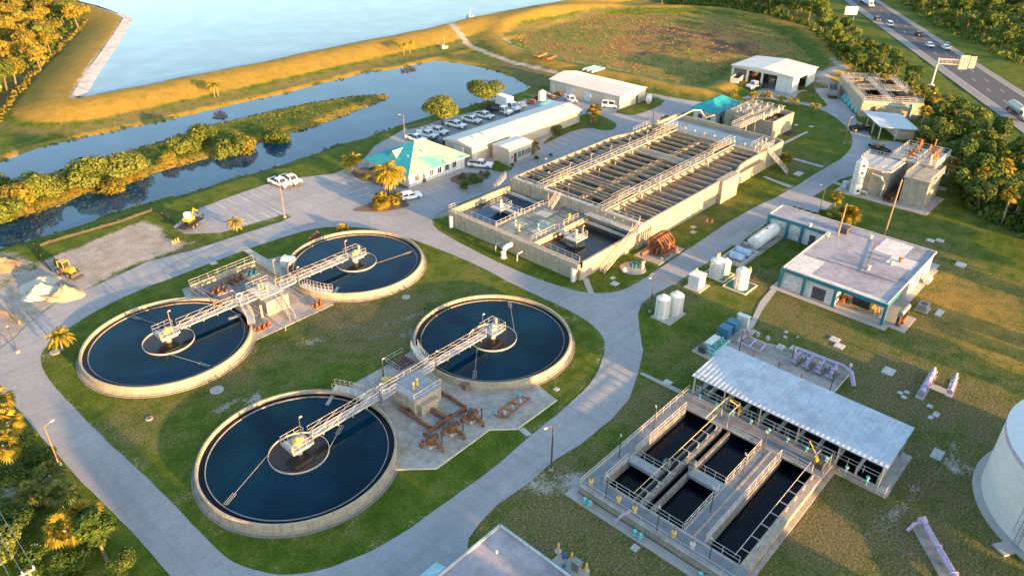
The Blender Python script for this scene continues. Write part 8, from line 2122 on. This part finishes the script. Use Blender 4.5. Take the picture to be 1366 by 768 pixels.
palm('low palm clump at the near end of the office bed', 513, 276, 1.6, 'fan', 1.15, multi=4)
palm('low palm beside the white compact car', 527, 270, 1.2, 'fan', .9, multi=2)
palm('small green palm at the right corner of the office', 617, 238, .4, 'fan', .7, lean=.05)
palm('palm pair on the oval lawn beyond the workshop', 792, 166, 4.0, 'fan', 1.1, multi=3)
palm('palm beside the annex window wall', 711, 205, 2.0, 'fan', 1.1)
palm('round palm at the far left corner of the big basin', 888, 166, 1.0, 'fan', 1.15)
for i, (px, py, h) in enumerate(((976, 131, 1.6), (1005, 136, 2.2), (1022, 130, 1.0), (1041, 139, 1.8), (1057, 143, 2.0), (1085, 150, 2.0))):
    palm(['leftmost palm of the row behind the headworks', 'second palm from left behind the headworks, brightest', 'smallest palm of the row behind the headworks', 'fourth palm of the row behind the headworks', 'fifth palm of the row, in front of the shed end wall', 'palm at the right end of the row by the lamp post'][i], px, py, h, 'feather', .8)
palm('palm beside the sunlit stair at the rear of the basin', 1042, 226, 2.6, 'fan', 1.0, multi=2)
palm('round palm clump behind the control building wing', 1126, 296, 1.6, 'fan', 1.3, multi=6)
palm('tall slim palm left of the palm clump behind the control building', 1111, 284, 3.4, 'fan', 1.0)
for px, py in BELT: palm('cabbage palm standing out of the highway tree belt', px, py, random.uniform(4.5, 7), 'fan', 1.15, 'cabbage palms in the highway tree belt')
for i, (px, py) in enumerate(((539, 76), (547, 74), (287, 133), (292, 132))):
    palm(['left palm of the pair on the far pond bank', 'right palm of the pair on the far pond bank', 'left palm of the pair on the lake slope', 'right palm of the pair on the lake slope'][i], px, py, 3.4, 'feather', .9)
for i, (px, py, h, s) in enumerate(((22, 635, 4.5, 1.25), (18, 600, 4.2, 1.2), (5, 560, 3.6, 1.1), (70, 655, 2.0, 1.2), (52, 676, 1.8, 1.2), (92, 668, 1.8, 1.1), (92, 730, 3.2, 1.35), (122, 722, 3.2, 1.35), (4, 640, 5, 1.2))):
    palm(['tall leaning palm at the left edge below the road', 'tall palm with golden crown at the left edge', 'palm topmost in the lower left grove', 'green palm nearest the road in the lower left grove', 'green palm behind the golden one in the lower left grove', 'small green palm in the middle of the lower left grove', 'golden palm in the lower left grove', 'palm between the golden palm and the pine', 'palm cut off by the left edge of the photo'][i], px, py, h, 'fan', s, lean=.5)
pine_c = crown_mesh('pine_crown', leaf_dark, 410, 2.3, 2.6, 5.2, 14, 2600, .26, .5)
plant('pine_tree', 'dark green pine beside the road at the lower left', 'tree', (*G(143, 748), 0), pine_c, trunk_mesh('pine_trunk', bark, 7, .2, 9, 5, 1.2), 1.0)
bush_c = [crown_mesh('bush_crown', m, 500 + i, 1.3, .9, .8, 9, 3000, .085) for i, m in enumerate((leaf_dark, leaf_oliv, leaf_gold))]
for i, (px, py, s, k, lb) in enumerate(((52, 620, 1.6, 0, 'big dark bush at the roadside in the lower left grove'), (38, 600, 1.9, 1, 'olive bush below the tall palms'), (20, 655, 2.0, 0, 'dark bush under the tall leaning palm'), (25, 718, 2.3, 0, 'broad dark tree like bush above the power pole'), (60, 756, 2.0, 0, 'broad bush at the bottom beside the crossarm'), (10, 745, 2.6, 1, 'olive bush in the bottom left corner'),
      (95, 758, 1.8, 0, 'low bush under the golden palm'), (160, 765, 1.6, 0, 'dark bush right of the pine trunk'), (3, 700, 2.0, 0, 'bush at the left edge beneath the wires'), (742, 178, 1.5, 1, 'round bush against the workshop wall'), (622, 253, 1.3, 0, 'dark round bush left in the office bed'), (634, 246, 1.6, 0, 'largest dark round bush in the office bed'), (650, 236, .9, 1, 'small bush at the right end of the office bed'),
      (489, 240, 1.1, 1, 'pale bush in the left office bed'), (499, 233, 1.2, 0, 'dark bush by the office left wall'), (505, 244, .8, 1, 'small bush beneath the office palms'), (683, 222, .5, 1, 'small shrub at the annex corner'), (716, 213, .6, 0, 'small shrub beside the annex palm'), (735, 209, .5, 1, 'small shrub at the end of the annex walk'), (642, 232, .5, 1, 'small shrub beside the parked white pickup'),
      (1100, 292, 1.3, 0, 'dark bush at the foot of the palm clump'), (1135, 292, 1.2, 1, 'olive bush at the right of the palm clump'))):
    x, y = G(px, py); t = thing('bush', lb, 'bush', (x, y, .05), i); t.scale = (s, s, s * .85); c = bpy.data.objects.new('foliage', bush_c[k]); COL.objects.link(c); c.parent = t
P = spread_points(GP([(0, 560), (40, 590), (80, 640), (130, 700), (190, 768), (150, 800), (-40, 800), (-60, 600)]), .6, 900, 44); X = np.array([p[0] for p in P]); Y = np.array([p[1] for p in P])
tufts('grove_undergrowth', [(x, y, 0) for (x, y), d_ in zip(P, vnoise(X, Y, 3, 9)) if d_ > .74], .45, leaf_dark, 7, 9, 'undergrowth', 'dark undergrowth in the lower left grove')
# unseen trees: dense block added to shade the foreground, plus the continued highway belt
off_V = []; off_F = []; n0 = 0
rs2 = random.Random(31)
for i in range(190):
    x, y = rs2.uniform(-25, 60), rs2.uniform(-52, -16)
    if i >= 95:
        x, y = hwy(75 + (i - 95) * 3.4, -rs2.uniform(9, 24))
        if vnoise(np.array([x]), np.array([y]), 22, 2)[0] < .3: continue
    me = wood_c[rs2.choice((0, 3, 1))]; V = np.empty(len(me.vertices) * 3, np.float32); me.vertices.foreach_get('co', V); V = V.reshape(-1, 3)
    s = rs2.uniform(1.2, 1.75) if i < 95 else rs2.uniform(.8, 1.3); a = rs2.random() * 6; c_, s_ = math.cos(a), math.sin(a)
    V = np.stack([V[:, 0] * c_ - V[:, 1] * s_, V[:, 0] * s_ + V[:, 1] * c_, V[:, 2]], 1) * s + np.array([x, y, 0])
    F = np.arange(len(V)).reshape(-1, 4) + n0; n0 += len(V); off_V.append(V); off_F.append(F)
me = mesh_np('unseen_wood', np.concatenate(off_V), np.concatenate(off_F), leaf_dark); o = bpy.data.objects.new('shade_wood', me); COL.objects.link(o); tag(o, 'unseen wood past the bottom right edge, part of it added for foreground shade', 'wood', kind='stuff')
